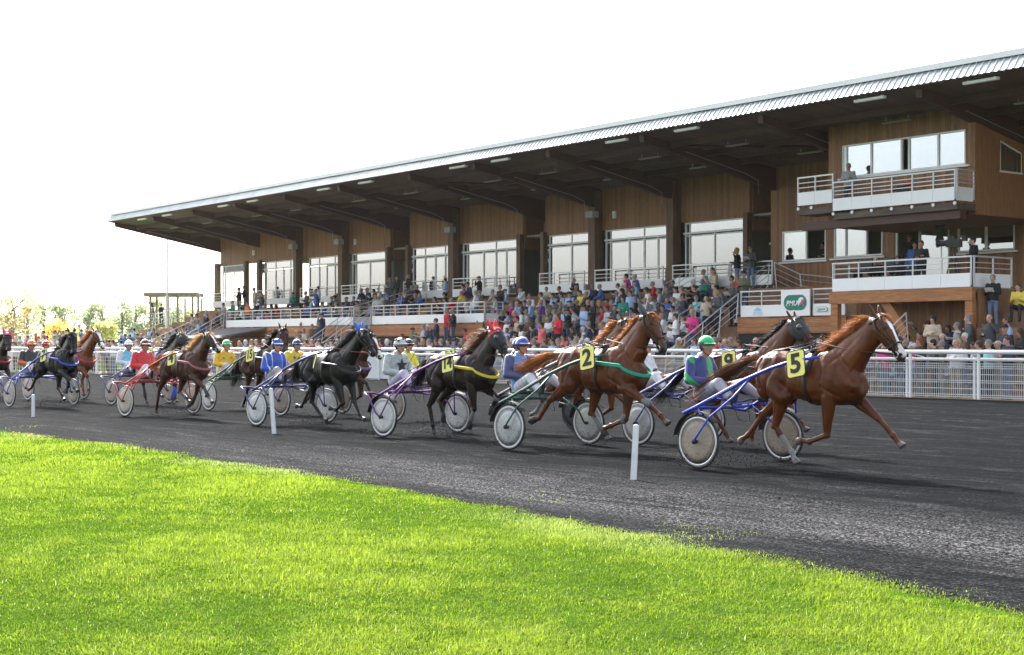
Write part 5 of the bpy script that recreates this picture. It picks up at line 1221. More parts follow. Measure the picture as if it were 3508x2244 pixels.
# ------------------------------------------------------------------ race field: measured placement of each team (metres)
TEAM = {
 'T5': dict(axle=(25.27, -32.94), h=0.0698, root=(26.37, -32.86), k=1.10, poll=(1.027, 1.932), muz=(1.357, 1.461), legs={'nf': [(0.346, 0.42), (0.035, 0.358), (-0.167, 0.387)], 'ff': [(1.038, 0.622), (1.256, 0.407), (1.368, 0.264)], 'nh': [(-0.431, 0.549), (-0.196, 0.229), (-0.128, 0.084)], 'fh': [(-0.954, 0.598), (-1.089, 0.395), (-1.257, 0.297)]}),
 'T2': dict(axle=(21.11, -32.83), h=0.1047, root=(22.20, -32.71), k=1.10, poll=(0.914, 2.042), muz=(1.195, 1.554), legs={'nf': [(1.055, 0.733), (1.333, 0.522), (1.471, 0.365)], 'ff': [(0.356, 0.416), (0.047, 0.361), (-0.14, 0.301)], 'nh': [(-1.069, 0.679), (-1.219, 0.453), (-1.472, 0.39)], 'fh': [(-0.352, 0.553), (-0.07, 0.296), (0.023, 0.163)]}),
 'T14': dict(axle=(17.38, -32.71), h=0.1396, root=(18.37, -32.57), k=1.00, poll=(0.83, 1.848), muz=(1.112, 1.387), legs={'nf': [(0.46, 0.542), (0.275, 0.174), (0.33, 0.033)], 'ff': [(0.541, 0.831), (0.626, 0.508), (0.648, 0.313)], 'nh': [(-0.64, 0.54), (-0.583, 0.202), (-0.549, 0.049)], 'fh': [(-0.68, 0.609), (-0.577, 0.409), (-0.543, 0.301)]}),
 'TB': dict(axle=(12.94, -32.80), h=0.1396, root=(14.07, -32.64), k=1.14, poll=(1.003, 1.859), muz=(1.363, 1.4), legs={'nf': [(0.592, 0.477), (0.351, 0.341), (0.12, 0.395)], 'ff': [(0.657, 0.478), (0.859, 0.195), (1.035, 0.087)], 'nh': [(-0.34, 0.482), (-0.09, 0.218), (0.095, 0.078)], 'fh': [(-0.904, 0.578), (-0.969, 0.417), (-1.124, 0.373)]}),
 'T4': dict(axle=(7.85, -33.35), h=0.1396, root=(8.84, -33.21), k=1.00, poll=(0.877, 1.814), muz=(1.377, 1.429), legs={'nf': [(0.928, 0.673), (1.113, 0.436), (1.271, 0.29)], 'ff': [(0.277, 0.53), (0.112, 0.278), (-0.192, 0.192)], 'nh': [(-0.884, 0.51), (-0.942, 0.225), (-1.014, 0.05)], 'fh': [(-0.416, 0.561), (-0.081, 0.413), (0.044, 0.308)]}),
 'T7': dict(axle=(1.36, -33.69), h=0.1047, root=(2.17, -33.60), k=0.82, poll=(0.795, 1.888), muz=(1.118, 1.38), legs={'nf': [(1.006, 0.673), (1.26, 0.414), (1.528, 0.285)], 'ff': [(0.382, 0.64), (0.312, 0.491), (0.347, 0.378)], 'nh': [(-0.919, 0.704), (-1.195, 0.465), (-1.437, 0.426)], 'fh': [(-0.214, 0.48), (0.068, 0.305), (0.26, 0.113)]}),
 'T9': dict(axle=(21.58, -30.60), h=0.0873, root=(22.93, -30.48), k=1.35, poll=(1.026, 1.974), muz=(1.405, 1.52), legs={}),
 'T2b': dict(axle=(18.16, -30.61), h=0.1047, root=(19.25, -30.49), k=1.10, poll=(0.919, 2.022), muz=(1.203, 1.526), legs={}),
 'T6': dict(axle=(13.27, -29.77), h=0.1047, root=(14.36, -29.65), k=1.10, poll=(0.772, 1.916), muz=(0.93, 1.468), legs={}),
 'TY': dict(axle=(9.72, -30.50), h=0.1396, root=(10.81, -30.35), k=1.10, poll=(0.956, 1.786), muz=(1.312, 1.285), legs={'nf': [(0.955, 0.763), (1.089, 0.496), (1.193, 0.345)]}),
 'T15': dict(axle=(6.27, -30.55), h=0.1047, root=(7.24, -30.45), k=0.98, poll=(0.866, 1.961), muz=(1.158, 1.482), legs={'nh': [(-0.402, 0.534), (-0.557, 0.26), (-0.696, 0.082)]}),
 'T3': dict(axle=(1.72, -31.14), h=0.1396, root=(2.71, -31.00), k=1.00, poll=(0.893, 1.874), muz=(1.314, 1.503), legs={'nf': [(0.865, 0.452), (0.816, 0.125), (0.93, 0.047)]}),
 'TC': dict(axle=(-2.81, -31.76), h=0.1396, root=(-1.72, -31.61), k=1.10, poll=(1.126, 1.965), muz=(1.541, 1.48), legs={'nf': [(0.848, 0.74), (0.83, 0.47), (0.9, 0.309)], 'ff': [(0.209, 0.69), (0.245, 0.233), (0.352, 0.016)]}),
}
silver = mat('silver rim', (.62, .63, .64), .3, .5); whiter = mat('white rim', (.72, .72, .71), .4)
def disc(name, col, rough, metal=0):
    m = mat(name, col, rough, metal, noise=.22, nscale=3.5); n = m.node_tree; b = n.nodes['Principled BSDF']; L = n.links.new; tc = n.nodes.new('ShaderNodeTexCoord')
    t = n.nodes.new('ShaderNodeTexNoise'); t.inputs['Scale'].default_value = 55; t.inputs['Detail'].default_value = 5; L(tc.outputs['Object'], t.inputs['Vector'])
    sp = n.nodes.new('ShaderNodeSeparateXYZ'); L(tc.outputs['Object'], sp.inputs[0]); zz = n.nodes.new('ShaderNodeMapRange'); zz.inputs[1].default_value = -.3; zz.inputs[2].default_value = .25; zz.inputs[3].default_value = .09; zz.inputs[4].default_value = -.02; L(sp.outputs['Z'], zz.inputs[0])
    ad = n.nodes.new('ShaderNodeMath'); L(t.outputs[0], ad.inputs[0]); L(zz.outputs[0], ad.inputs[1]); mr = n.nodes.new('ShaderNodeMapRange'); mr.inputs[1].default_value = .66; mr.inputs[2].default_value = .72; L(ad.outputs[0], mr.inputs[0])
    src = b.inputs['Base Color'].links[0].from_socket; mx = n.nodes.new('ShaderNodeMix'); mx.data_type = 'RGBA'; L(mr.outputs[0], mx.inputs[0]); L(src, mx.inputs[6]); mx.inputs[7].default_value = (.03, .028, .027, 1)
    # radial spokes showing faintly through the cover
    gr = n.nodes.new('ShaderNodeMath'); gr.operation = 'ARCTAN2'; L(sp.outputs['Z'], gr.inputs[0]); L(sp.outputs['X'], gr.inputs[1]); m1 = n.nodes.new('ShaderNodeMath'); m1.operation = 'MULTIPLY'; m1.inputs[1].default_value = 18; L(gr.outputs[0], m1.inputs[0]); sn = n.nodes.new('ShaderNodeMath'); sn.operation = 'SINE'; L(m1.outputs[0], sn.inputs[0])
    m2 = n.nodes.new('ShaderNodeMapRange'); m2.inputs[1].default_value = .7; m2.inputs[2].default_value = 1; m2.inputs[3].default_value = 1; m2.inputs[4].default_value = .82; L(sn.outputs[0], m2.inputs[0]); vs = n.nodes.new('ShaderNodeVectorMath'); vs.operation = 'SCALE'; L(mx.outputs[2], vs.inputs[0]); L(m2.outputs[0], vs.inputs['Scale']); L(vs.outputs[0], b.inputs['Base Color'])
    return m
disc_tan = disc('tan wheel disc', (.33, .27, .22), .4); disc_cream = disc('cream wheel disc', (.50, .44, .37), .45)
disc_silver = disc('clear wheel disc', (.46, .47, .47), .3, .25); disc_white = disc('white wheel disc', (.62, .62, .60), .4); disc_black = mat('dark wheel disc', (.05, .05, .055), .4)
F = {k: mat('frame ' + k, c, .42, .0, coat=.15) for k, c in dict(blue=(.03, .06, .42), green=(.015, .09, .07), purple=(.13, .02, .20), navy=(.04, .05, .22), red=(.42, .02, .03), bottle=(.02, .10, .04), grey=(.2, .2, .22)).items()}
web = {k: mat('webbing ' + k, c, .6) for k, c in dict(green=(.0, .35, .22), yellow=(.75, .58, .02), blue=(.03, .08, .55), red=(.5, .02, .05), pink=(.45, .12, .15), violet=(.15, .12, .5)).items()}
BK = M['black']; GB = mat('grey boot', (.14, .15, .16), .6)
CH = (.110, .030, .0085); CHD = (.10, .030, .012); BAY = (.045, .014, .007); DKB = (.020, .011, .009); BLK = (.005, .0045, .005)
OR = (.42, .15, .035); FLX = (.55, .33, .13); BKH = (.012, .010, .010); RB = (.16, .055, .022)
# leg presets (knee/hock, fetlock, toe) for legs hidden behind others
GA = dict(nf=[(.46, .50), (.30, .20), (.33, .03)], ff=[(.95, .66), (1.12, .44), (1.24, .30)], nh=[(-.45, .55), (-.22, .23), (-.12, .06)], fh=[(-.98, .62), (-1.10, .42), (-1.26, .34)])
GB_ = dict(nf=[(.98, .68), (1.18, .44), (1.30, .30)], ff=[(.50, .50), (.28, .38), (.14, .46)], nh=[(-1.0, .62), (-1.15, .40), (-1.30, .33)], fh=[(-.42, .55), (-.15, .25), (-.05, .08)])
GC = dict(nf=[(.74, .72), (.62, .47), (.50, .36)], ff=[(.48, .48), (.36, .18), (.44, .02)], nh=[(-.70, .55), (-.62, .20), (-.55, .03)], fh=[(-.45, .56), (-.30, .35), (-.18, .26)])
white_ = (.72, .72, .74)
SPEC = {
 'T5': dict(scale=.97, near=1, coat=CH, mane=OR, tailc=RB, points=(.10, .035, .016), point_amt=.5, socks=dict(nh=.5), blaze=.036, hoof=(.16, .14, .12), num='5', tagc=(.90, .82, .20), wind=.45, mane_len=.8, muzzle=(.10, .07, .06), ears_fwd=1, ear=.4,
    tail=[(-.80, 0, 1.42), (-1.02, -.02, 1.44), (-1.35, -.08, 1.26), (-1.65, -.16, 1.02), (-1.9, -.2, .86)], tail_sp=.11, boots=dict(), frame=F['blue'], rim=silver, disc=disc_tan, fender=1,
    label='bright chestnut trotter number 5 with orange mane and white blaze, leading the field', slabel='blue-framed sulky with tan disc wheels behind the leading chestnut number 5',
    driver=dict(label='driver in blue silks with green tartan and bright green helmet, goggles, behind horse 5', jacket=(.02, .035, .20), plaid=(.02, .36, .10), collar=(.6, .65, .8), helmet=('green', (.0, .50, .14)), hband=(.04, .07, .05), lens=(.30, .26, .25), gframe=1, trousers=(.36, .35, .40))),
 'T2': dict(scale=1.0, near=1, coat=CH, mane=OR, tailc=OR, points=(.09, .03, .015), point_amt=.3, num='2', tagc=(.92, .82, .05), wind=.25, breast=web['green'], ears=('net', (.06, .065, .075)), ears_only=1, ear=.15, mane_len=.5,
    tail=[(-.82, 0, 1.44), (-1.1, -.04, 1.42), (-1.5, -.10, 1.25), (-1.85, -.14, 1.12)], tail_sp=.09, boots=dict(nf=[('knee', GB)], ff=[('knee', GB)], fh=[('cannon', GB), ('fetlock', BK)], nh=[('bell', BK)]), frame=F['green'], rim=whiter, disc=disc_silver, fender=1,
    label='red chestnut trotter number 2 with dark ear nets and green breast strap', slabel='dark green sulky with silvery disc wheels behind chestnut number 2',
    driver=dict(label='driver in sky-blue and navy silks, royal blue helmet and dark glasses, behind horse 2', jacket=(.10, .30, .72), sleeve=(.045, .07, .20), diag=(.03, .05, .2), collar=(.1, .3, .7), helmet=('royal blue', (.03, .06, .32)), peak=(.16, .17, .2), lens=(.01, .01, .012), trousers=(.62, .61, .68), skin=(.48, .24, .17))),
 'T14': dict(scale=.92, near=1, coat=DKB, mane=RB, tailc=BKH, points=(.015, .012, .011), num='14', tagc=(.85, .80, .15), ink=(.13, .14, .15), breast=web['yellow'], hood=('dark', (.035, .035, .04)), ears=('red', (.65, .03, .05)), ear=.2, wind=.3, cloth=BK,
    tail=[(-.80, 0, 1.42), (-.95, 0, 1.40), (-1.15, 0, 1.1), (-1.25, 0, .8)], boots=dict(nf=[('cannon', GB), ('fetlock', BK)], ff=[('knee', GB), ('fetlock', BK)], fh=[('fetlock', BK)]), frame=F['purple'], arch=1, rim=silver, disc=disc_white, fender=1,
    label='dark brown trotter number 14 in black hood with red ear covers', slabel='purple sulky with white disc wheels behind dark horse 14',
    driver=dict(label='driver in pale grey silks with black star and grey starred helmet, behind horse 14', jacket=(.40, .45, .44), helmet=('pale grey', (.46, .50, .50)), hstar=(.04, .04, .06), stars=('black', (.02, .02, .03), [(-.485, -.02, 1.23, .125, 1, -.1)]), collar=(.35, .4, .4), trousers=(.42, .41, .55), lean=.05, whip=1, skin=(.52, .30, .20))),
 'TB': dict(scale=.93, near=1, coat=BLK, mane=BKH, tailc=BKH, points=(.012, .012, .013), point_amt=.8, num='', edge=1, tagyaw=-38, tagc=(.85, .78, .28), ears=('blue', (.03, .13, .58)), ears_only=1, ear=.3, blink=1, wind=.15, breast=M['leather'], muzzle=(.02, .018, .018), hoof=(.07, .07, .07),
    reinm=mat('tan rein', (.25, .09, .04), .5), tail=[(-.80, 0, 1.42), (-.95, 0, 1.40), (-1.12, 0, 1.1), (-1.2, 0, .8)], frame=F['navy'], arch=1, rim=whiter, disc=disc_white, tip=1.4,
    label='black trotter with bright blue ear covers and yellow number cloth seen edge-on', slabel='navy and purple arched sulky with white discs behind the black horse with blue ears',
    driver=dict(label='driver in royal blue silks piped in white, blue helmet scattered with yellow stars', jacket=(.02, .10, .55), stripe=(.75, .72, .5), collar=(.7, .72, .78), helmet=('star blue', (.02, .09, .50)), hstar=(.80, .68, .15), peak=(.75, .76, .8), lens=(.25, .12, .1), goggles=0, trousers=(.35, .30, .28), lean=.10, skin=(.55, .28, .22))),
 'T4': dict(scale=.93, near=1, coat=(.065, .022, .011), mane=FLX, tailc=OR, points=(.05, .025, .018), blaze=.022, num='4', tagc=(.90, .84, .25), ink=(.10, .12, .10), breast=web['pink'], wind=.3, ear=.4, socks=dict(nf=.75),
    tail=[(-.80, 0, 1.43), (-1.0, 0, 1.44), (-1.2, -.03, 1.25), (-1.4, -.05, 1.08)], boots=dict(nf=[('cannon', BK)], ff=[('cannon', BK), ('fetlock', BK)], fh=[('cannon', GB)]), frame=F['red'], arch=1, rim=whiter, disc=disc_cream,
    label='liver chestnut trotter number 4 with flaxen mane and pink harness straps', slabel='red arched sulky with cream disc wheels behind horse 4',
    driver=dict(label='driver in bright red silks, dark red helmet with white peak, behind horse 4', jacket=(.62, .012, .02), yoke=(.62, .02, .03), helmet=('maroon', (.07, .015, .02)), hband=(.40, .02, .03), peak=(.75, .75, .75), collar=(.6, .55, .5), lens=(.01, .01, .01), trousers=(.66, .62, .70), skin=(.45, .20, .15))),
 'T7': dict(scale=.95, near=1, coat=BLK, mane=BKH, tailc=BKH, num='7', tagc=(.90, .82, .08), ink=(.10, .10, .05), breast=web['blue'], wind=.1, ear=.1, yaw=-.25, muzzle=(.02, .018, .018), hoof=(.05, .05, .05), legs=None,
    tail=[(-.80, 0, 1.42), (-.92, 0, 1.36), (-1.0, 0, 1.1), (-1.05, 0, .8)], boots=dict(nf=[('cannon', GB)], ff=[('cannon', GB)]), frame=F['blue'], arch=1, rim=whiter, disc=disc_cream,
    label='black trotter number 7 with blue breast strap, head turned toward the camera', slabel='blue arched sulky with cream discs behind black horse 7, far left',
    driver=dict(label='driver in black and orange silks with halved orange and black helmet', jacket=(.02, .02, .022), forearm=(.62, .12, .01), helmet=('orange', (.75, .20, .02)), peak=(.7, .17, .02), hband=(.6, .15, .02), collar=(.02, .02, .02), lens=(.015, .01, .01), trousers=(.6, .6, .66), skin=(.45, .22, .16))),
 'T9': dict(scale=.95, near=1, coat=(.100, .028, .011), mane=BKH, tailc=BKH, mane_len=.55, num='9', tagc=(.90, .84, .10), hood=('grey mesh', (.045, .050, .050)), wind=.5, legs=GA, ear=.3, breast=M['leather'],
    tail=[(-.80, 0, 1.40), (-1.1, -.05, 1.30), (-1.5, -.12, .95), (-1.75, -.15, .65)], tail_sp=.12, frame=F['navy'], rim=whiter, disc=disc_silver,
    label='bay trotter in a grey mesh hood with goggle cups, behind leader 5', slabel='navy sulky with silver wheels running outside the leading team',
    driver=dict(label='driver in white silks with black sleeves, partly hidden by the nose of horse 2', jacket=(.72, .72, .76), forearm=(.03, .03, .04), helmet=('white2', (.75, .75, .76)), lens=(.02, .02, .02), trousers=(.72, .72, .74), skin=(.5, .28, .2))),
 'T2b': dict(scale=.98, coat=(.13, .038, .013), mane=OR, tailc=OR, blink=1, wind=.5, mane_len=.75, legs=GB_, ear=.4, num=None, socks=dict(nh=.5),
    frame=F['grey'], rim=mat('black rim', (.04, .04, .045), .4), disc=disc_black, fender=1,
    label='orange chestnut trotter in blinkers half hidden beyond number 2', slabel='sulky with black disc wheels and mudguards beyond the green one',
    driver=dict(label='driver in navy with pale blue helmet hidden behind driver of horse 2', jacket=(.04, .05, .12), helmet=('mid blue', (.05, .12, .35)), trousers=(.5, .5, .55))),
 'T6': dict(scale=.93, coat=(.09, .035, .018), mane=(.30, .11, .035), tailc=BKH, wind=.5, legs=GA, num='6', tagc=(.85, .78, .12), ear=.3, frame=F['grey'], rim=silver, disc=disc_tan, tagpos=(.10, 1.46, -.43),
    label='brown trotter number 6 with windblown ginger mane, almost hidden by number 14', slabel='grey sulky mostly hidden behind the purple one',
    driver=dict(label='driver in yellow silks and black helmet behind grey-starred driver', jacket=(.78, .70, .05), helmet=('black', (.015, .015, .02)), trousers=(.6, .6, .6))),
 'TY': dict(scale=.94, coat=BAY, mane=BKH, tailc=(.06, .02, .012), blaze=.034, breast=web['violet'], wind=.2, legs=GB_, num=None, ear=.4, frame=F['navy'], arch=1, rim=silver, disc=disc_tan,
    label='bay trotter with broad white blaze running beyond the black horse', slabel='navy sulky with tan discs between the black and the bay horses',
    driver=dict(label='driver in yellow silks with dark stars, navy helmet, mirrored blue goggles', jacket=(.80, .58, .04), helmet=('navy', (.025, .045, .13)), lens=(.02, .25, .60), stars=('navy2', (.03, .03, .05), [(-.505, -.11, 1.30, .045, 1, -.3), (-.505, .10, 1.30, .045, 1, .2)]), trousers=(.4, .36, .33), lean=.05)),
 'T15': dict(scale=.97, coat=(.055, .018, .009), mane=BKH, tailc=BKH, points=(.012, .010, .010), point_amt=1, num='15', tagc=(.86, .80, .30), ink=(.25, .24, .12), yaw=-.45, wind=.2, legs=GC, ear=.3, breast=M['leather'], frame=F['bottle'], rim=whiter, disc=disc_white,
    tail=[(-.80, 0, 1.40), (-.98, 0, 1.25), (-1.1, 0, .9), (-1.3, 0, .55)], tail_sp=.10,
    label='dark bay trotter number 15 with black tail, face turned to the camera', slabel='dark green sulky with white discs behind bay number 15',
    driver=dict(label='driver in golden yellow silks with green stars and green helmet, behind horse 15', jacket=(.82, .50, .02), helmet=('mint green', (.03, .52, .20)), lens=(.55, .40, .08), stars=('green', (.03, .35, .08), [(-.505, -.12, 1.27, .04, 1, -.3), (-.505, .11, 1.27, .04, 1, .2)]), trousers=(.40, .38, .44), lean=.03, skin=(.52, .28, .2))),
 'T3': dict(scale=.95, coat=(.035, .018, .013), mane=BKH, tailc=(.05, .02, .015), num='3', tagc=(.88, .78, .05), hood=('charcoal', (.035, .038, .04)), cloth=mat('blue pad', (.02, .12, .50), .6), wind=.1, legs=GC, ear=.3, breast=web['blue'], boots=dict(nf=[('cannon', web['blue'])], ff=[('cannon', web['blue'])], nh=[('cannon', BK)]),
    frame=F['navy'], arch=1, rim=whiter, disc=disc_cream, label='dark brown trotter number 3 in charcoal hood with blue saddle cloth', slabel='blue arched sulky with cream discs on the outside of the red one',
    driver=dict(label='driver in pale turquoise silks with white sleeves and plain white helmet', jacket=(.22, .58, .78), sleeve=(.72, .74, .78), forearm=(.72, .74, .78), helmet=('white', (.80, .80, .80)), lens=(.05, .02, .02), trousers=(.7, .7, .74), skin=(.48, .26, .19))),
 'TC': dict(scale=.97, coat=(.16, .048, .015), mane=OR, tailc=OR, blaze=.045, breast=web['red'], wind=.5, legs=GC, num=None, ear=.4, socks=dict(nf=.5), frame=F['grey'], arch=1, rim=whiter, disc=mat('pinkish disc', (.60, .45, .42), .5),
    label='golden chestnut trotter with wide white blaze and red breast strap, far left', slabel='sulky with pinkish white discs beyond black horse 7',
    driver=dict(label='driver in red helmet crouched behind the black horse at far left', jacket=(.5, .03, .05), helmet=('scarlet', (.62, .015, .04)), peak=(.4, .01, .03), lens=(.01, .01, .01), trousers=(.6, .6, .66))),
 'T11': dict(scale=.95, coat=(.028, .015, .011), mane=BKH, tailc=BKH, num='11', tagc=(.85, .82, .22), ink=(.35, .34, .14), ears=('pink', (.60, .08, .16)), cloth=mat('red pad', (.45, .02, .03), .6), wind=.1, legs=GA, ear=.3, yaw=-.3, breast=web['red'], frame=F['navy'], arch=1, rim=whiter, disc=disc_tan,
    label='dark brown trotter with pink ear bonnet and red harness, cut by left edge', slabel='sulky at the left edge behind the horse with pink ears',
    driver=None),
}
TEAM['T11'] = dict(axle=(-6.1, -33.0), h=.12, root=(-5.0, -32.87), k=1.1, poll=(.93, 1.90), muz=(1.30, 1.44), legs={})
g_ = gst = None
for key, T in TEAM.items():
    S = dict(SPEC[key]); pre = S.pop('legs', None)
    if key == 'TC' or key == 'TY': base = GC if key == 'TC' else GB_
    else: base = pre or GA
    legs = {k: list(v) for k, v in base.items()}; sc = S['scale']
    for k, v in T['legs'].items(): legs[k] = [(a / sc, b / sc) for a, b in v]
    H = dict(S); H.update(root=T['root'], h=T['h'], legs=legs, poll=(T['poll'][0] / sc, T['poll'][1] / sc), muz=(T['muz'][0] / sc, T['muz'][1] / sc), seed=len(key) + ord(key[1]))
    H.setdefault('tagpos', (.10, 1.40, -.43))
    H['hands'] = ((-.33 - T['k']) / sc, 1.10 / sc)
    make_horse(H)
    U = dict(S); U.update(axle=T['axle'], h=T['h']); make_sulky(U)
    if S['driver']: U['driver'] = S['driver']; make_driver(U)

# ------------------------------------------------------------------ spectators
PAL = dict(n=('navy', (.018, .025, .055)), k=('black', (.012, .012, .014)), b=('blue', (.05, .12, .35)), l=('pale blue', (.28, .40, .58)), w=('white', (.68, .68, .70)), g=('grey', (.27, .28, .29)), e=('olive', (.11, .12, .07)), t=('beige', (.42, .36, .27)),
           r=('red', (.42, .02, .03)), p=('magenta', (.50, .03, .18)), y=('yellow', (.65, .52, .08)), v=('purple', (.14, .06, .30)), q=('green', (.01, .17, .13)), c=('checked', (.45, .50, .60)), s=('brown', (.09, .055, .035)), o=('orange', (.65, .13, .02)), a=('charcoal', (.055, .06, .065)), P=('salmon', (.62, .16, .15)), T=('turquoise', (.25, .50, .55)), d=('dark', (.03, .03, .035)))
PAL = {k: (n_, tuple(min(.8, q * (1.25 if k not in 'w' else 1.1)) for q in c_)) for k, (n_, c_) in PAL.items()}
CM = {}
for k, (nm, c) in PAL.items():
    m = mat('cloth ' + nm, c, .8, noise=.12, nscale=9, bump=.5, bscale=11)
    if k == 'c':
        n = m.node_tree; b = n.nodes['Principled BSDF']; tc = n.nodes.new('ShaderNodeTexCoord'); ck = n.nodes.new('ShaderNodeTexChecker'); ck.inputs['Scale'].default_value = 24; ck.inputs[1].default_value = (.62, .63, .66, 1); ck.inputs[2].default_value = (.16, .22, .36, 1); n.links.new(tc.outputs['Object'], ck.inputs[0]); n.links.new(ck.outputs[0], b.inputs['Base Color'])
    CM[k] = m
TRO = [('jeans', (.05, .085, .17)), ('dark trousers', (.02, .022, .03)), ('beige trousers', (.33, .28, .20)), ('grey trousers', (.12, .12, .125)), ('faded jeans', (.13, .19, .30))]
TM = [mat('cloth ' + a, c, .85, noise=.15, nscale=8, bump=.4, bscale=12) for a, c in TRO]
HAIR = dict(g=('grey-haired', (.22, .21, .20)), w=('white-haired', (.60, .59, .57)), d=('brown-haired', (.06, .035, .02)), k=('black-haired', (.012, .010, .010)), l=('blond', (.42, .28, .12)), R=('red-haired', (.22, .05, .02)), L=('long-haired', (.04, .022, .014)), K=('dark bobbed', (.012, .01, .01)))
HM = {k: mat('hair ' + v[0], v[1], .65, noise=.25, nscale=60, bump=.6, bscale=60) for k, v in HAIR.items()}
def person_kit(pose, arms, sk):
    """returns meshes (body, top, trousers) and the head frame; person faces +x, feet at z=0 (standing) or hips at z=.12 on the tier edge (seated)"""
    if pose == 's':
        hip = Vector((0, 0, .92)); ch = Vector((-.01, 0, 1.26)); nk = Vector((-.005, 0, 1.44)); hc = Vector((.035, 0, 1.60)); KN = {s: Vector((.01, s * .10, .49)) for s in (-1, 1)}; AN = {s: Vector((-.02 + .02 * s, s * .12, .09)) for s in (-1, 1)}; HP = {s: Vector((0, s * .085, .88)) for s in (-1, 1)}
    else:
        hip = Vector((0, 0, .14)); ch = Vector((.06, 0, .47)); nk = Vector((.10, 0, .63)); hc = Vector((.15, 0, .79)); KN = {s: Vector((.42, s * .13, .17)) for s in (-1, 1)}; AN = {s: Vector((.40, s * .13, -.28)) for s in (-1, 1)}; HP = {s: Vector((.02, s * .09, .12)) for s in (-1, 1)}
    SH = {s: ch + Vector((.0, s * .175, .12)) for s in (-1, 1)}
    A_ = {'down': lambda s: (SH[s] + Vector((-.03, s * .06, -.28)), SH[s] + Vector((.05, s * .05, -.54))), 'fold': lambda s: (SH[s] + Vector((.04, s * .07, -.26)), SH[s] + Vector((.20, -s * .22, -.22 - .03 * s))),
          'read': lambda s: (SH[s] + Vector((.02, s * .06, -.27)), SH[s] + Vector((.27, -s * .08, -.20))), 'brow': lambda s: (SH[s] + Vector((.14, s * .12, -.16)), SH[s] + Vector((.19, -s * .08, .10))) if s > 0 else (SH[s] + Vector((.0, s * .06, -.27)), SH[s] + Vector((.22, -s * .05, -.25))),
          'lap': lambda s: (SH[s] + Vector((.04, s * .06, -.27)), SH[s] + Vector((.28, -s * .10, -.34))), 'chin': lambda s: (SH[s] + Vector((.22, s * .02, -.26)), SH[s] + Vector((.17, -s * .12, .03))) if s > 0 else (SH[s] + Vector((.06, s * .05, -.27)), SH[s] + Vector((.26, -s * .12, -.26)))}[arms]
    mb = MB(); P = head_prims(mb, hc, (1, 0, -.03), (0, 0, 1), 1.02); mb.cap(nk - Vector((.01, 0, .06)), .058, hc - Vector((.02, 0, .06)), .054)
    mb.cap(hip, .12, ch, .13, 10); mb.cap(ch, .12, nk, .06, 10)
    EL, HN = {}, {}
    for s in (-1, 1):
        EL[s], HN[s] = A_(s); limb(mb, [SH[s], EL[s], HN[s]], [.048, .040, .027], 8)
        dv = (HN[s] - EL[s]).normalized(); hand_prims(mb, HN[s], dv, (0, 0, 1) if abs(dv.z) < .8 else (1, 0, 0), .95, .6)
        limb(mb, [HP[s], KN[s], AN[s]], [.07, .05, .038], 8); mb.cap(AN[s] + Vector((-.03, 0, -.05)), .045, AN[s] + Vector((.14, 0, -.055)), .036, 8)
    me = remesh(mb, .017, 2, .35); skin = {0: (.52, .30, .22), 1: (.44, .22, .15), 2: (.60, .38, .29)}[sk]; paint_face(me, P, 1, skin)
    co = coords(me); at = me.color_attributes['Col']; buf = np.empty(len(co) * 4, np.float32); at.data.foreach_get('color', buf); buf = buf.reshape(-1, 4)
    zf = AN[1].z + .01; buf[(co[:, 2] < zf)] = (.03, .025, .022, 1); at.data.foreach_set('color', buf.ravel()); me.materials.append(skin_mat)
    mb = MB(); fat = 1.08
    mb.rings([[c + Vector((a * fat * math.cos(2 * math.pi * k / 14), b * fat * math.sin(2 * math.pi * k / 14), 0)) for k in range(14)] for c, a, b in ((hip - Vector((0, 0, .05 if pose == 's' else -.02)), .13, .17), (hip + Vector((0, 0, .08)), .135, .172), (hip.lerp(ch, .6), .13, .165), (ch, .135, .19), (ch + Vector((0, 0, .09)), .115, .19), (nk, .065, .075), (nk + Vector((.005, 0, .02)), .05, .055))])
    for s in (-1, 1): mb.ball(SH[s], .075, 10, 6); limb(mb, [SH[s], EL[s], EL[s].lerp(HN[s], .9)], [.070, .058, .042], 8)
    top = remesh(mb, .020, 3, .5)
    mb = MB().ball(hip - Vector((0, 0, .02)), .145, 12, 8, (1, 1.2, .8))
    for s in (-1, 1): limb(mb, [HP[s], KN[s], AN[s] + Vector((0, 0, .0))], [.095, .068, .052], 8)
    tro = remesh(mb, .022, 2, .5)
    return dict(body=me, top=top, tro=tro, hc=hc, hn=HN)
KIT = {}
def kit(p, a, k):
    if (p, a, k) not in KIT: KIT[(p, a, k)] = person_kit(p, a, k)
    return KIT[(p, a, k)]
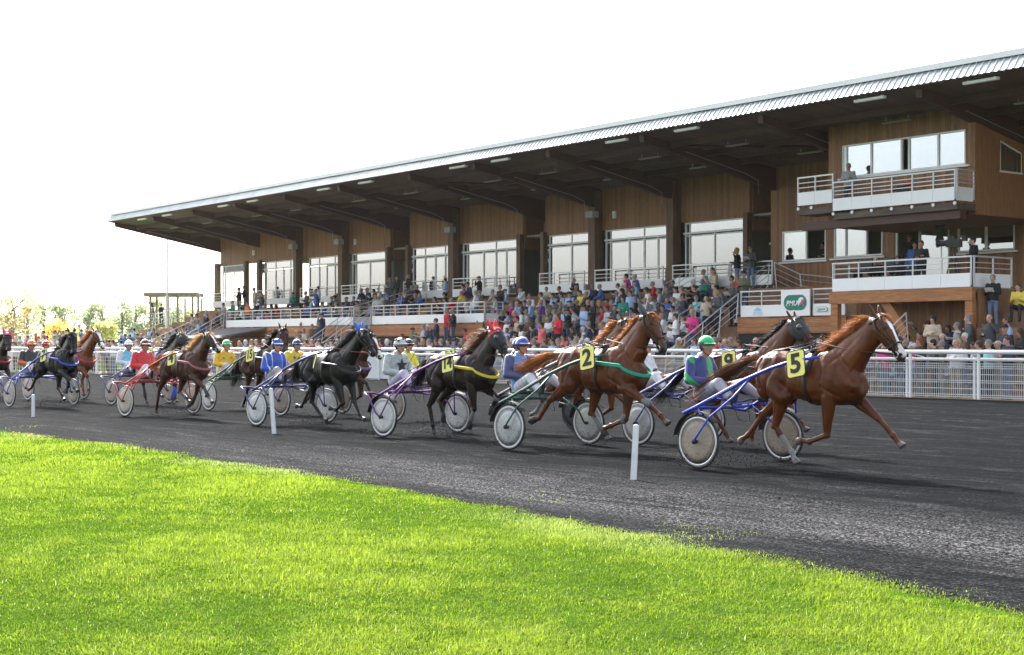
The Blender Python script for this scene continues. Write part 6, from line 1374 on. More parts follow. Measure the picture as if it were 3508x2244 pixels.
def hair_mesh(kind):
    mb = MB(); c = Vector((0, 0, 0))
    if kind == 'short':
        mb.ball((-.022, 0, .040), .106, 16, 10, (1.0, .86, .96)); mb.ball((-.045, 0, .0), .09, 12, 8, (.8, .95, 1.0)); mb.ball((.03, 0, .085), .05, 10, 6, (1.1, 1.3, .5))
    elif kind == 'fringe':
        mb.ball((-.045, 0, .01), .090, 14, 8, (.85, 1.0, .72))
    elif kind == 'long':
        mb.ball((-.020, 0, .040), .112, 16, 10, (1.0, .88, .98)); mb.cap((-.06, 0, .0), .09, (-.09, 0, -.20), .06, 12)
        for s in (-1, 1): mb.cap((-.02, s * .075, .02), .035, (-.03, s * .085, -.16), .028, 8)
    elif kind == 'bob':
        mb.ball((-.020, 0, .038), .114, 16, 10, (1.0, .90, .98)); mb.ball((-.04, 0, -.03), .10, 12, 8, (.8, 1.0, .8))
    elif kind == 'cap':
        mb.ball((-.015, 0, .055), .108, 16, 10, (1.0, .90, .70)); mb.cap((.07, 0, .055), .04, (.14, 0, .045), .03, 10, .3)
        me = remesh(mb, .012, 2); return me
    elif kind == 'hat':
        mb.ball((-.01, 0, .08), .10, 16, 8, (1.0, .9, .75)); mb.rings([[Vector((-.01 + r_ * math.cos(a * .393), r_ * .92 * math.sin(a * .393), z)) for a in range(16)] for r_, z in ((.10, .055), (.165, .06), (.165, .068), (.09, .075))])
        return mb.mesh('hat', True)
    return remesh(mb, .012, 3)
HK = {k: hair_mesh(k) for k in ('short', 'fringe', 'long', 'bob', 'cap', 'hat')}
hair_of = dict(g='short', w='short', d='short', k='short', l='bob', R='long', L='long', K='bob', b='fringe', c='cap', C='cap', h='hat')
capm = {'c': mat('cap dark', (.03, .035, .06), .8), 'C': mat('cap pale', (.45, .40, .30), .8), 'h': mat('hat dark', (.015, .014, .013), .7)}
glm = mat('sunglasses', (.01, .01, .012), .12); gl_me = MB()
for s in (-1, 1): gl_me.ball((.092, s * .032, .012), .021, 10, 6, (.3, 1, .8)).tube([(.09, s * .05, .018), (-.01, s * .083, .018)], .004, 4)
gl_me = gl_me.tube([(.098, -.015, .018), (.098, .015, .018)], .004, 4).mesh('glasses', True)
pap_me = MB().add([(-.10, -.14, 0), (.10, -.14, .0), (.10, 0, .025), (-.10, 0, .025), (.10, .14, 0), (-.10, .14, 0), (-.10, -.14, -.004), (.10, -.14, -.004), (.10, 0, .021), (-.10, 0, .021), (.10, .14, -.004), (-.10, .14, -.004)], [(0, 1, 2, 3), (3, 2, 4, 5), (9, 8, 7, 6), (11, 10, 8, 9), (0, 6, 7, 1), (5, 4, 10, 11), (1, 7, 8, 2), (2, 8, 10, 4), (0, 3, 9, 6), (3, 5, 11, 9)]).mesh('programme')
paper = mat('printed paper', (.72, .72, .70), .8, noise=.12, nscale=18)
def omat(o, m):
    if not len(o.data.materials): o.data.materials.append(m)
    o.material_slots[0].link = 'OBJECT'; o.material_slots[0].material = m
CROWD = """-20.73 -2.3 3.55 t t g open 0.93;-18.18 -3.9 2.72 s k d open 1.04;-19.66 -2.3 3.55 t c c open 0.93;-16.61 -3.2 3.13 t w g open 1.0;-15.41 -4.1 2.72 t l g open 1.07;-15.66 -3.2 3.13 t w d open 1.07;-16.48 -2.3 3.55 t t g open 0.93;-14.58 -4.1 2.72 t v l open 1.07;-15.41 -2.3 3.55 t a d open 0.93;-14.21 -2.3 3.55 t e g open 0.93;-12.84 -3.2 3.13 t y k open 1.07;-13.53 -2.3 3.55 t w g open 0.93;-13.01 -2.3 3.55 t n g open 0.93;-12.44 -2.3 3.55 t b g open 0.93;-11.17 -2.3 3.55 t w d open 0.93;-9.89 -3.2 3.13 t k L open 1.07;-9.22 -3.2 3.13 t a g open 1.07;-8.29 -3.2 3.13 t w d open 1.07;-8.86 -2.3 3.55 t r g open 0.93;-7.03 -4.1 2.72 t w b open 1.07;-7.53 -3.2 3.13 t c g open 0.96;-6.16 -5.0 2.3 t a g open 1.07;-5.27 -5.9 1.9 t k g open 1.07;-7.77 -4.8 2.3 s l d open 0.93;-8.08 -4.1 2.72 t k g open 1.07;-7.24 -5.7 1.9 s q L open 1.02;-10.26 -3.2 3.13 t l g open 0.94;-9.59 -4.1 2.72 t a g open 0.93;-8.89 -5.0 2.3 t w d open 1.07;-10.42 -4.1 2.72 t s l open 0.93;-8.48 -5.0 2.3 t a b open 1.04;-9.21 -5.7 1.9 s k g open 0.93;-8.75 -6.6 1.5 s l c open 1.05;-11.97 -4.1 2.72 t k b open 1.02;-11.14 -5.0 2.3 t g d open 1.07;-9.79 -6.6 1.5 s k c open 0.95;-13.18 -4.1 2.72 t e g open 0.93;-13.7 -4.1 2.72 t a k open 0.93;-9.37 -7.5 1.1 s r R open 1.07;-15.86 -4.1 2.72 t k d open 1.07;-16.42 -4.1 2.72 t l b open 1.05;-16.82 -4.1 2.72 t p g open 0.99;-15.43 -5.0 2.3 t r b open 1.0;-15.99 -5.0 2.3 t l k open 0.96;-16.38 -5.0 2.3 t n g open 1.0;-16.78 -5.0 2.3 t a g open 1.01;-17.15 -5.0 2.3 t n b open 1.04;-14.98 -5.0 2.3 t w g open 1.05;-14.56 -5.0 2.3 t g g open 1.01;-13.3 -5.9 1.9 t s g open 1.07;-14.09 -5.9 1.9 t t k open 1.07;-11.84 -6.8 1.5 t a d open 1.07;-13.31 -6.8 1.5 t n h open 1.07;-13.72 -6.8 1.5 t l d open 0.93;-11.85 -7.7 1.1 t k d open 1.07;-12.69 -6.8 1.5 t w L open 1.06;-11.04 -7.7 1.1 t r L open 1.07;-9.5 -8.3 0.7 s P d open 1.07;-10.27 -6.8 1.5 t k g open 1.07;-6.44 -8.3 0.7 s n g open 1.06;-10.02 -5.9 1.9 t a w open 0.93;-9.13 -6.8 1.5 t k d open 0.93;-7.57 -7.7 1.1 t w k open 1.07;-8.38 -6.8 1.5 t w w open 0.93;-7.75 -6.8 1.5 t k k open 0.93;-8.45 -5.9 1.9 t a g open 0.93;-7.21 -6.8 1.5 t w l open 1.07;-7.77 -5.9 1.9 t w d open 0.93;-8.09 -5.0 2.3 t g l open 0.93;-3.99 -6.8 1.5 t w d open 1.07;-4.45 -5.9 1.9 t w g open 1.07;-6.15 -4.1 2.72 t b b open 0.93;-2.71 -7.7 1.1 t c g open 1.07;-4.99 -10.19 0 s e g rail 1.07;-4.34 -10.17 0 s w w rail 1.07;-6.06 -10.21 0 s e g rail 1.07;-6.42 -10.22 0 s l d rail 1.07;-6.84 -10.23 0 s a d rail 1.04;-7.59 -10.24 0 s c g rail 1.07;-8.9 -10.31 0 s n w rail 1.07;-47.02 -1.4 3.95 t t g deckA 1.02;-43.08 -1.4 3.95 t q k deckA 1.05;-42.57 -3.2 3.13 t k L deckA 1.07;-41.88 -3.2 3.13 t r L deckA 1.04;-41.36 -1.4 3.95 t a g deckA 1.07;-37.58 -3.0 3.13 s b g deckA 1.03;-38.84 -2.1 3.55 s w k deckA 0.93;-38.27 -3.2 3.13 t b k deckA 1.07;-36.34 -2.3 3.55 t a k deckA 1.07;-34.67 -3.2 3.13 t w g deckA 1.07;-36.22 -3.2 3.13 t b d deckA 1.07;-30.08 -5.4 2.6 s n c deckA 0.93;-34.26 -2.3 3.55 t n k deckA 0.93;-34.8 -1.4 3.95 t n g deckA 1.05;-34.15 -1.4 3.95 t n g deckA 1.07;-33.47 -1.4 3.95 t s k deckA 0.96;-29.99 -4.8 2.3 s t d aisle 0.97;-30.7 -5.7 1.9 s k d aisle 0.97;-30.69 -6.6 1.5 s n c aisle 1.05;-29.56 -7.5 1.1 s n g aisle 0.99;-30.23 -7.5 1.1 s s g aisle 0.93;-32.14 -6.8 1.5 t t g aisle 1.07;-33.99 -5.9 1.9 t a g aisle 1.05;-26.78 -5.4 2.6 s g b deckB 0.93;-32.17 -1.4 3.95 t b k deckB 0.95;-30.88 -2.1 3.55 s a g deckB 1.06;-31.51 -1.2 3.95 s k h deckB 0.93;-30.31 -1.2 3.95 s k g deckB 0.94;-26.02 -5.4 2.6 s k g deckB 0.93;-28.71 -2.3 3.55 t k g deckB 1.07;-29.47 -1.4 3.95 t n g deckB 1.06;-28.94 -1.4 3.95 t k g deckB 1.07;-27.8 -2.3 3.55 t s l deckB 0.93;-27.37 -2.3 3.55 t b g deckB 0.93;-25.4 -2.1 3.55 s l k deckB 0.93;-24.59 -3.2 3.13 t k d deckB 1.07;-23.04 -4.1 2.72 t k d deckB 1.07;-25.03 -2.3 3.55 t e d deckB 0.93;-24.55 -1.4 3.95 t p k deckB 0.96;-24.11 -1.4 3.95 t n d deckB 1.07;-22.34 -2.1 3.55 s k c deckB 0.93;-21.94 -2.3 3.55 t e g deckB 0.93;-18.15 -5.4 2.6 s w g deckB 0.93;-18.93 -5.7 1.9 s n g front 1.03;-18.36 -6.6 1.5 s k b front 1.07;-18.88 -6.6 1.5 s r g front 1.07;-18.49 -7.5 1.1 s n d front 1.01;-18.01 -8.3 0.7 s n w front 1.07;-18.38 -8.3 0.7 s c g front 1.07;-19.28 -8.3 0.7 s e c front 0.99;-18.99 -9.1 0.32 s a R front 1.04;-17.08 -5.9 1.9 t a g front 0.93;-16.94 -6.8 1.5 t r d front 0.94;-25.93 -12.37 0 s a d rail 1.07;-26.39 -12.45 0 s l w rail 1.07;-23.12 -11.89 0 s g d rail 1.07;-22.72 -11.82 0 s r g rail 1.07;-22.19 -11.73 0 s w d rail 1.07;-21.34 -11.59 0 s b c rail 1.07;-20.86 -11.51 0 s w g rail 1.07;-17.91 -11.0 0 s r d rail 1.07;-17.46 -10.93 0 s b w rail 1.07;-15.93 -10.78 0 s r w rail 1.07;-15.44 -10.75 0 s t g rail 1.07;-14.88 -10.71 0 s a l rail 1.06;-14.43 -10.68 0 s w g rail 1.07;-13.95 -10.65 0 s k d rail 1.07;-13.58 -10.62 0 s n g rail 1.07;-15.19 -10.08 0 s w w rail 0.98;-13.11 -10.59 0 s a d rail 1.07;-12.71 -10.56 0 s b c rail 1.07;-16.69 -10.83 0 s t g rail 1.07;-12.16 -10.53 0 s k g rail 1.07;-11.7 -10.5 0 s w g rail 1.06;-11.06 -10.45 0 s s d rail 1.07;-28.18 -12.87 0 s a b rail 1.04;-27.76 -12.76 0 s b w rail 1.06;-27.31 -12.63 0 s t g rail 1.07;-27.81 -12.12 0 s s g rail 1.07;-28.18 -12.22 0 s a d rail 0.98;-27.31 -11.98 0 s r g rail 1.06;-26.88 -11.88 0 s a g rail 1.07;-23.97 -12.03 0 s d g rail 1.07;-44.93 -5.4 2.6 s g k deckA 0.93;-43.7 -5.4 2.6 s q g deckA 1.01;-41.69 -5.4 2.6 s o d deckA 0.93;-40.71 -5.4 2.6 s n g deckA 0.93;-47.11 -2.1 3.55 s t g deckA 1.03;-44.44 -3.0 3.13 s a g deckA 1.03;-49.25 -2.1 3.55 s k k deckA 1.07;-50.25 -1.2 3.95 s k d deckA 0.93;-48.57 -5.7 2.6 t t d steps 1.07;-47.94 -5.7 2.6 t t d steps 1.06;-44.82 -6.6 1.8 s n g steps 1.03;-47.04 -6.0 2.2 t l g steps 1.07;-47.52 -6.0 2.2 t g g steps 1.07;-48.96 -6.8 1.8 t g g steps 1.07;-48.05 -6.8 1.8 t s d steps 1.07;-47.52 -6.8 1.8 t y d steps 1.07;-46.66 -6.8 1.8 t b g steps 1.07;-46.05 -6.8 1.8 t g g steps 1.07;-47.23 -9.0 0.6 s w g steps 0.97;-49.87 -7.6 1.4 t k k steps 1.04;-48.93 -7.6 1.4 t k d steps 0.93;-48.28 -7.6 1.4 t g w steps 1.07;-47.79 -7.6 1.4 t w g steps 1.07;-46.43 -6.0 2.2 t n g steps 0.96;-48.54 -6.8 1.8 t l d steps 0.93;-46.06 -7.6 1.4 t r g steps 0.93;-45.38 -7.6 1.4 t a g steps 1.05;-35.99 -15.0 0 s w g rail 1.06;-35.38 -14.84 0 s a k rail 1.06;-36.37 -15.11 0 s s g rail 1.02;-34.7 -14.65 0 s g g rail 1.02;-35.27 -14.15 0 s r b rail 1.02;-33.99 -14.46 0 s a g rail 1.04;-33.55 -14.34 0 s b g rail 1.02;-33.14 -14.22 0 s t d rail 1.01;-37.97 -15.54 0 s w d rail 1.07;-39.05 -15.24 0 s k k rail 1.07;-38.35 -15.66 0 s b d rail 0.96;-47.25 -18.52 0 s b g rail 1.03;-46.85 -18.4 0 s a d rail 1.02;-46.45 -18.27 0 s w g rail 1.03;-47.18 -17.85 0 s t d rail 1.03;-45.72 -18.03 0 s g g rail 1.03;-42.83 -17.1 0 s g w rail 1.03;-42.4 -16.96 0 s t w rail 1.04;-42.99 -16.5 0 s b d rail 1.03;-39.84 -14.79 0 s w d rail 1.07;-38.22 -15.62 0 s k k rail 1.07;-39.77 -16.12 0 s w g rail 1.07;-40.45 -15.69 0 s a g rail 1.03;-38.73 -15.78 0 s s g rail 1.05;-38.65 -15.11 0 s l g rail 1.03;-66.77 -11.3 0.81 s p g mound 1.07;-62.59 -12.74 0.54 s w g mound 0.99;-63.54 -13.09 0.54 s q d mound 1.01;-65.12 -10.68 0.81 s w l mound 1.04;-60.97 -12.14 0.54 s p d mound 0.97;-64.29 -10.37 0.81 s r g mound 0.93;-63.53 -10.09 0.81 s p d mound 1.03;-59.54 -11.61 0.54 s w g mound 0.99;-59.12 -11.45 0.54 s a d mound 0.96;-58.49 -11.22 0.54 s g g mound 0.97;-62.44 -9.68 0.81 s c d mound 1.04;-61.66 -9.4 0.81 s g g mound 1.02;-57.95 -11.01 0.54 s k g mound 1.02;-65.35 -7.77 1.08 s t d mound 0.93;-64.49 -7.45 1.08 s a k mound 0.95;-63.86 -7.21 1.08 s b d mound 0.94;-59.94 -11.75 0.54 s g d mound 0.94;-61.72 -12.42 0.54 s l g mound 0.95;-66.28 -11.12 0.81 s t g mound 0.94;-4.93 -1.2 3.95 s k l walk 1.04;-4.14 -1.2 3.95 s a d walk 1.07;-6.04 -1.4 3.95 t t d walk 1.07;-4.52 -3.0 3.13 s t b aisle2 0.93;-1.99 -3.9 2.72 s e c aisle2 1.07;-2.37 -3.9 2.72 s r g aisle2 0.99;-1.72 -4.8 2.3 s a b aisle2 1.07;-1.76 -5.7 1.9 s a l aisle2 1.07;-2.34 -5.7 1.9 s t b aisle2 0.94;-1.29 -7.5 1.1 s p l aisle2 1.07;-2.2 -7.5 1.1 s w d aisle2 0.99;-3.64 -5.7 1.9 s n d aisle2 1.02;-6.1 -3.2 3.13 t t g aisle2 1.07;-5.84 -2.3 3.55 t q g aisle2 0.93;-5.32 -3.2 3.13 t k d aisle2 1.07;-6.29 -2.3 3.55 t k w aisle2 0.93;1.4 -10.05 0 s l d rail2 1.07;0.65 -10.07 0 s e w rail2 1.07;2.4 -10.03 0 s r g rail2 1.07;2.9 -10.02 0 s b b rail2 1.05;2.52 -9.38 0 s a g rail2 1.07;4.3 -9.99 0 s r b rail2 1.07;3.92 -9.35 0 s P d rail2 1.07;7.11 -9.93 0 s a d rail2 1.07;3.54 -10.01 0 s r d rail2 1.02;4.71 -9.98 0 s s g rail2 1.07;7.87 -6.1 1.4 t e C right 1.07;7.54 -5.3 1.75 t n b right 1.02;8.61 -6.1 1.4 t s d right 1.07;8.37 -6.9 1.05 t w k right 0.97;8.9 -6.9 1.05 t n d right 1.07;10.64 -8.3 0.35 s n b right 0.93;9.33 -6.1 1.4 t n L right 0.93;8.75 -5.3 1.75 t n b right 0.93;11.05 -7.5 0.7 s a g right 1.07;11.47 -8.3 0.35 s s w right 0.93;10.48 -6.7 1.05 s k l right 0.93;11.79 -7.5 0.7 s a b right 1.07;12.89 -8.3 0.35 s n h right 1.07;12.43 -7.5 0.7 s l d right 1.02;13.41 -8.3 0.35 s k L right 1.0;8.87 -4.5 2.1 t n d right 1.04;10.38 -6.1 1.4 t t l right 1.07;10.61 -7.5 0.7 s g g right 0.93;10.95 -9.85 0 s k R rail2 1.06;13.33 -9.8 0 s T g rail2 1.01;13.95 -9.78 0 s n d rail2 1.07;13.22 -9.15 0 s t C rail2 0.99;10.18 -9.87 0 s k d rail2 1.07;9.94 -9.22 0 s a g rail2 1.01;11.42 -9.84 0 s a k rail2 1.02;9.68 -7.5 0.7 s t K high 1.07;11.2 -6.45 2.13 s k g high 0.99;11.85 -6.0 2.66 t y d high 0.96;11.56 -5.3 1.75 t a d high 1.07;6.47 -9.1 0.32 s b d high 0.94"""

ORD = 'first second third fourth fifth sixth seventh eighth ninth tenth eleventh twelfth thirteenth fourteenth fifteenth sixteenth seventeenth eighteenth nineteenth twentieth'.split()
def ordw(n):
    if n < 20: return ORD[n]
    t = (n + 1) // 10; u = (n + 1) % 10
    return ('', '', 'twent', 'thirt', 'fort', 'fift', 'sixt')[t] + ('ieth' if u == 0 else 'y-' + ORD[u - 1])
ppl = []
for it in CROWD.split(';'):
    a = it.split(); ppl.append([float(a[0]), float(a[1]), float(a[2]), a[3], a[4], a[5], a[6], float(a[7])])
place = dict(open='open tiers', deckA='left deck', deckB='middle deck', aisle='left-hand stairs', aisle2='right-hand stairs', steps='far-left steps', walk='top walkway', right='right-hand tiers', high='upper right steps', front='steps before middle deck', rail='line along the rail', rail2='right end of the rail', mound='far-left bank')
for p in ppl:
    if p[6] in ('right', 'high') and p[0] > 10.95 and p[1] > -7.3 and p[2] not in (2.13, 2.66): p[1], p[2] = -7.75, .7
rown = {}
for z in place:
    ts = sorted({p[2] for p in ppl if p[6] == z}, reverse=True); rown[z] = {t: i for i, t in enumerate(ts)}
cnt = {}
ppl.sort(key=lambda p: (p[6], -p[2], (p[0] - 38.72) * .612 + (p[1] + 47.2) * .791 and ((p[0] - 38.72) * .612 + (p[1] + 47.2) * .791) / ((p[0] - 38.72) * -.791 + (p[1] + 47.2) * .612)))
rr = random.Random(21)
def add_person(s, t, z, pose, col, hair, zone, sc, label, group, yaw=None, arms=None, tro=None, shade=None):
    if arms is None: arms = rr.choice(['down', 'fold', 'read', 'read', 'brow']) if pose == 's' else rr.choice(['lap', 'read', 'lap', 'chin', 'read'])
    k = kit(pose, arms, rr.randrange(3)); near = 1
    yaw = yaw if yaw is not None else R(-90 + rr.uniform(-60, 25))
    r_ = mk('person', k['body'], None, loc=(s, t, z), rot=(0, 0, yaw)); r_.scale = (sc, sc, sc)
    if pose == 't': r_.location.z = z + .0
    tag(r_, label, 'person', group)
    o = mk('top', k['top'], r_); omat(o, CM[col]); o = mk('trousers', k['tro'], r_); omat(o, tro or TM[rr.choice((0, 0, 1, 1, 2, 3, 4))])
    ht = hair_of[hair]; o = mk('hat' if hair in 'cCh' else 'hair', HK[ht], r_, loc=k['hc']); omat(o, capm[hair] if hair in capm else (HM['g'] if hair == 'b' else HM[hair]))
    if shade if shade is not None else rr.random() < .28: o = mk('glasses', gl_me, r_, loc=k['hc']); omat(o, glm)
    paper_ok = arms == 'read' and rr.random() < .85
    if paper_ok:
        M4 = Matrix.Translation(Vector((s, t, z))) @ Matrix.Rotation(yaw, 4, 'Z') @ Matrix.Scale(sc, 4); pt = M4 @ ((k['hn'][1] + k['hn'][-1]) / 2 + Vector((.13, 0, .03)))
        pp_ = mk('programme', pap_me, None, loc=pt, rot=(0, R(-rr.uniform(15, 50)), yaw)); omat(pp_, paper)
        return r_, pp_
    return r_, None
GN = 'spectators watching the race'
used_l = set()
for p in ppl:
    s, t, z, pose, col, hair, zone, sc = p; key = (zone, rown[zone].get(z, 0)); n = cnt.get(key, 0); cnt[key] = n + 1
    hw = {'b': 'balding', 'c': 'dark-capped', 'C': 'beige-capped', 'h': 'black-hatted'}.get(hair) or HAIR[hair][0]
    multi = len(rown[zone]) > 1
    lb = '%s person in %s, %s %s from left, %s%s' % (hw, PAL[col][0], 'seated' if pose == 't' else 'standing', ordw(n), ('%s row of ' % ordw(key[1])) if multi else '', place[zone])
    _, pp_ = add_person(s, t, z, pose, col, hair, zone, sc, lb, GN)
    if z == 2.13: CMB = [c for c in _.children if c.name.startswith('trousers')]; omat(CMB[0], TM[4])
    if pp_: tag(pp_, 'white programme held by %s from left, %s row, %s' % (ordw(n), ordw(key[1]), place[zone].replace('steps before the middle deck', 'steps before middle deck')), 'programme', 'race programmes in spectators hands')
# the smallest figures packed into the gaps between the others: one uncounted mass
def crowd_fill():
    g = random.Random(99); occ = [(p[0], p[1]) for p in ppl]; V = []; F_ = []; MI = []; mats = []; VC = []; off = 0
    def addm(me, Mx, m):
        nonlocal off
        co = coords(me); A = np.array(Mx); co2 = co @ A[:3, :3].T + A[:3, 3]; n = len(me.polygons)
        if m not in mats: mats.append(m)
        for p in me.polygons: F_.append([i + off for i in p.vertices])
        MI.extend([mats.index(m)] * n); V.append(co2); off += len(co2)
        at = me.color_attributes.get('Col')
        if at: b = np.empty(len(co) * 4, np.float32); at.data.foreach_get('color', b); VC.append(b.reshape(-1, 4)[:, :3])
        else: VC.append(np.ones((len(co), 3), np.float32))
    def red(kind):
        ob = bpy.data.objects.new('tmp', kind); COL.objects.link(ob); md = ob.modifiers.new('d', 'DECIMATE'); md.ratio = .35; dg = bpy.context.evaluated_depsgraph_get(); o2 = bpy.data.meshes.new_from_object(ob.evaluated_get(dg)); bpy.data.objects.remove(ob); return o2
    low = {}
    def lk(p, a):
        if (p, a) not in low: k = kit(p, a, 0); low[(p, a)] = (red(k['body']), red(k['top']), red(k['tro']), k['hc'])
        return low[(p, a)]
    hl = {k: red(v) for k, v in HK.items() if k in ('short', 'fringe', 'bob', 'cap')}
    spots = []
    for (t, z, x0, x1, pr) in [(-1.4, 3.95, -16, -6, .25), (-2.3, 3.55, -16.2, -3.8, .45), (-3.2, 3.13, -16.2, -3.5, .8), (-4.1, 2.72, -16.2, -3.5, .8), (-5.0, 2.30, -16.2, -3.4, .9), (-5.9, 1.9, -16.2, -3.4, .9), (-6.8, 1.5, -16.2, -3.4, .9), (-7.7, 1.1, -16.2, -3.4, .9), (-8.5, .7, -16.2, -3.4, .9), (-9.3, .32, -16.2, -3.4, .7),
        (-2.3, 3.55, -49, -29.5, .3), (-3.2, 3.13, -49, -29.5, .24), (-4.1, 2.72, -49, -29.5, .24), (-2.3, 3.55, -26, -17, .34), (-3.2, 3.13, -26, -17, .34), (-7.5, 1.8, -55, -48, .3), (-8.3, 1.4, -55, -48, .4), (-9.1, 1.0, -55, -48, .4), (-6.9, 1.05, 6.0, 10.6, .55), (-7.7, .7, 6.0, 15, .7), (-8.5, .35, 6.0, 15, .7)]:
        x = x0
        while x < x1:
            x += .55 + g.uniform(0, .15)
            if g.random() < pr and all((x - a) ** 2 + (t - b) ** 2 > .36 ** 2 for a, b in occ + spots): spots.append((x, t)); put = ('t', x, t + g.uniform(-.03, .03), z); yield_(put, lk, hl, addm, g)
    for d, pr in ((.8, .5), (1.4, .7), (2.1, .6)):
        x = -60
        while x < 15:
            x += .62 + g.uniform(0, .2); t = interp(fence_line, x) + d + g.uniform(-.1, .1)
            if g.random() < pr and t < -6.5 - (2.9 if -16.6 < x < -.3 or -28.4 < x < -26.5 else 0) and all((x - a) ** 2 + (t - b) ** 2 > .42 ** 2 for a, b in occ + spots): spots.append((x, t)); yield_(('s', x, t, 0), lk, hl, addm, g)
    V_ = np.concatenate(V); me = bpy.data.meshes.new('crowd'); me.from_pydata(V_.tolist(), [], F_)
    for m in mats: me.materials.append(m)
    me.polygons.foreach_set('material_index', MI); me.polygons.foreach_set('use_smooth', [True] * len(F_)); paint(me, np.concatenate(VC))
    tag(mk('crowd', me), 'packed small spectators filling the gaps in the tiers and behind the rail', 'crowd', kind='stuff')
def yield_(put, lk, hl, addm, g):
    pose, x, t, z = put; sc = g.uniform(.93, 1.04); Mx = Matrix.Translation((x, t, z)) @ Matrix.Rotation(R(-90 + g.uniform(-65, 30)), 4, 'Z') @ Matrix.Scale(sc, 4)
    b, tp2, tr2, hc = lk(pose, g.choice(['lap', 'read', 'chin']) if pose == 't' else g.choice(['down', 'fold', 'brow', 'read']))
    addm(b, Mx, skin_mat); addm(tp2, Mx, CM[g.choice('nkbbllwwwwggettrpsaqcycnlwPT')]); addm(tr2, Mx, g.choice(TM)); ck = g.choice('gggwddkkblc'); addm(hl[dict(b='fringe', l='bob', c='cap').get(ck, 'short')], Mx @ Matrix.Translation(hc), capm['c'] if ck == 'c' else HM['g' if ck == 'b' else ck])
crowd_fill()
# figures on the balconies, at the open windows and on the camera platform
add_person(4.45, -5.3, 6.42, 's', 'g', 'g', '', 1.0, 'man in grey suit standing alone on the high press balcony', GN, R(-60), 'fold', CM['a'], False)
for (s, t, z, pose, col, hair, lb, yaw, arms) in (
    (-1.62, .45, 4.15, 's', 'k', 'k', 'person in black leaning at the first open window beside the deck', -70, 'fold'), (-1.15, .5, 4.15, 's', 'n', 'd', 'person in dark suit at right side of the first open window', -70, 'down'),
    (6.0, -5.7, 3.75, 't', 'k', 'b', 'person in black seated at a monitor at left of the press balcony', -60, 'lap'), (6.85, -5.6, 3.75, 't', 'n', 'd', 'person in navy seated in the middle of the press balcony', -60, 'lap'),
    (7.6, -5.3, 3.45, 's', 'k', 'd', 'dark-haired person in black t-shirt standing arms folded on press balcony', -70, 'fold'), (5.9, -3.4, 3.6, 's', 'b', 'd', 'person in blue jacket standing in the press balcony doorway', -60, 'down'), (4.9, -2.4, 3.95, 's', 'k', 'g', 'person in black at the back of the press balcony doorway', -60, 'down'),
    (9.75, -5.4, 3.45, 's', 'k', 'k', 'camera operator in black jacket behind the big television camera', -120, 'brow'), (-72.9, 3.0, 3.2, 's', 'k', 'k', 'camera operator on the timber platform at far left', -60, 'brow')):
    add_person(s, t, z, pose, col, hair, '', 1.0, lb, GN, R(yaw), arms)
def tv_camera(loc, yaw, label, base):
    o = empty('television_camera', loc, yaw); tag(o, label, 'camera', 'television cameras')
    mk('body', MB().box(-.25, .25, -.10, .10, -.12, .14).box(-.05, .2, -.09, .09, .141, .24), o, M['blackp']); mk('lens', MB().tube([(.251, 0, .02), (.50, 0, .02)], .10, 14).tube([(.50, 0, .02), (.58, 0, .02)], .13, 14), o, M['black'], smooth=False)
    mk('viewfinder', MB().box(-.42, -.26, -.12, .05, .08, .26), o, M['black'])
    mb = MB()
    for a in (30, 150, 270): mb.tube([(0, 0, -.14), (.38 * math.cos(R(a)), .38 * math.sin(R(a)), -base)], .022, 6)
    mk('tripod', mb, o, M['black'])
tv_camera((9.35, -5.9, 4.95), R(200), 'large television camera on a tripod at right of the lower press balcony', 1.5)
tv_camera((-72.9, 2.3, 4.75), R(-40), 'television camera on tripod on the far-left timber platform', 1.55)
o = empty('television_camera', (7.0, -5.5, 7.0), R(200)); tag(o, 'small black and red camera clamped on the upper balcony rail', 'camera'); mk('body', MB().box(-.2, .2, -.08, .08, -.09, .1), o, M['blackp']); mk('lens', MB().tube([(.21, 0, 0), (.4, 0, 0)], .06, 10), o, M['black']); mk('rain_cover', MB().box(-.24, -.02, -.09, .09, .101, .2), o, mat('red cover', (.5, .02, .03), .6)); mk('bracket', MB().tube([(0, 0, -.1), (0, 0, -.6)], .025, 6), o, M['black'])
for (x, y, z, h) in ((6.9, -3.2, 5.5, 2.0),):
    o = empty('studio_light', (x, y, 3.45)); tag(o, 'studio lamp with barn doors on a white stand in the press balcony', 'lamp'); mk('stand', MB().tube([(0, 0, 0), (0, 0, h)], .025, 6), o, M['white']); mk('lamp_head', MB().box(-.14, .14, -.1, .1, h, h + .26), o, M['black']); mk('barn_door', MB().prism([(-.14, h + .26), (.14, h + .26), (.2, h + .42), (-.2, h + .42)], 'y', -.11, -.10), o, M['black']); mk('barn_door', MB().prism([(-.14, h), (.14, h), (.2, h - .14), (-.2, h - .14)], 'y', -.11, -.10), o, M['black'])
o = empty('desk', (6.4, -6.1, 3.45)); tag(o, 'dark table with monitors on the lower press balcony', 'table'); mk('tabletop', MB().box(-1, 1, -.3, .3, .70, .74), o, M['black']); 
for x in (-.9, .9): mk('leg', MB().box(x - .03, x + .03, -.25, .25, 0, .699), o, M['black'])
for x in (-.5, .45):
    q = mk('monitor', MB().box(-.25, .25, -.03, .03, .06, .4).box(-.03, .03, -.02, .02, 0, .06).box(-.12, .12, -.08, .08, -.0, .02), None, M['blackp'], loc=(6.4 + x, -6.1, 4.192)); tag(q, 'black monitor on the %s of the press balcony table' % ('left' if x < 0 else 'right'), 'monitor', 'monitors on the press table')
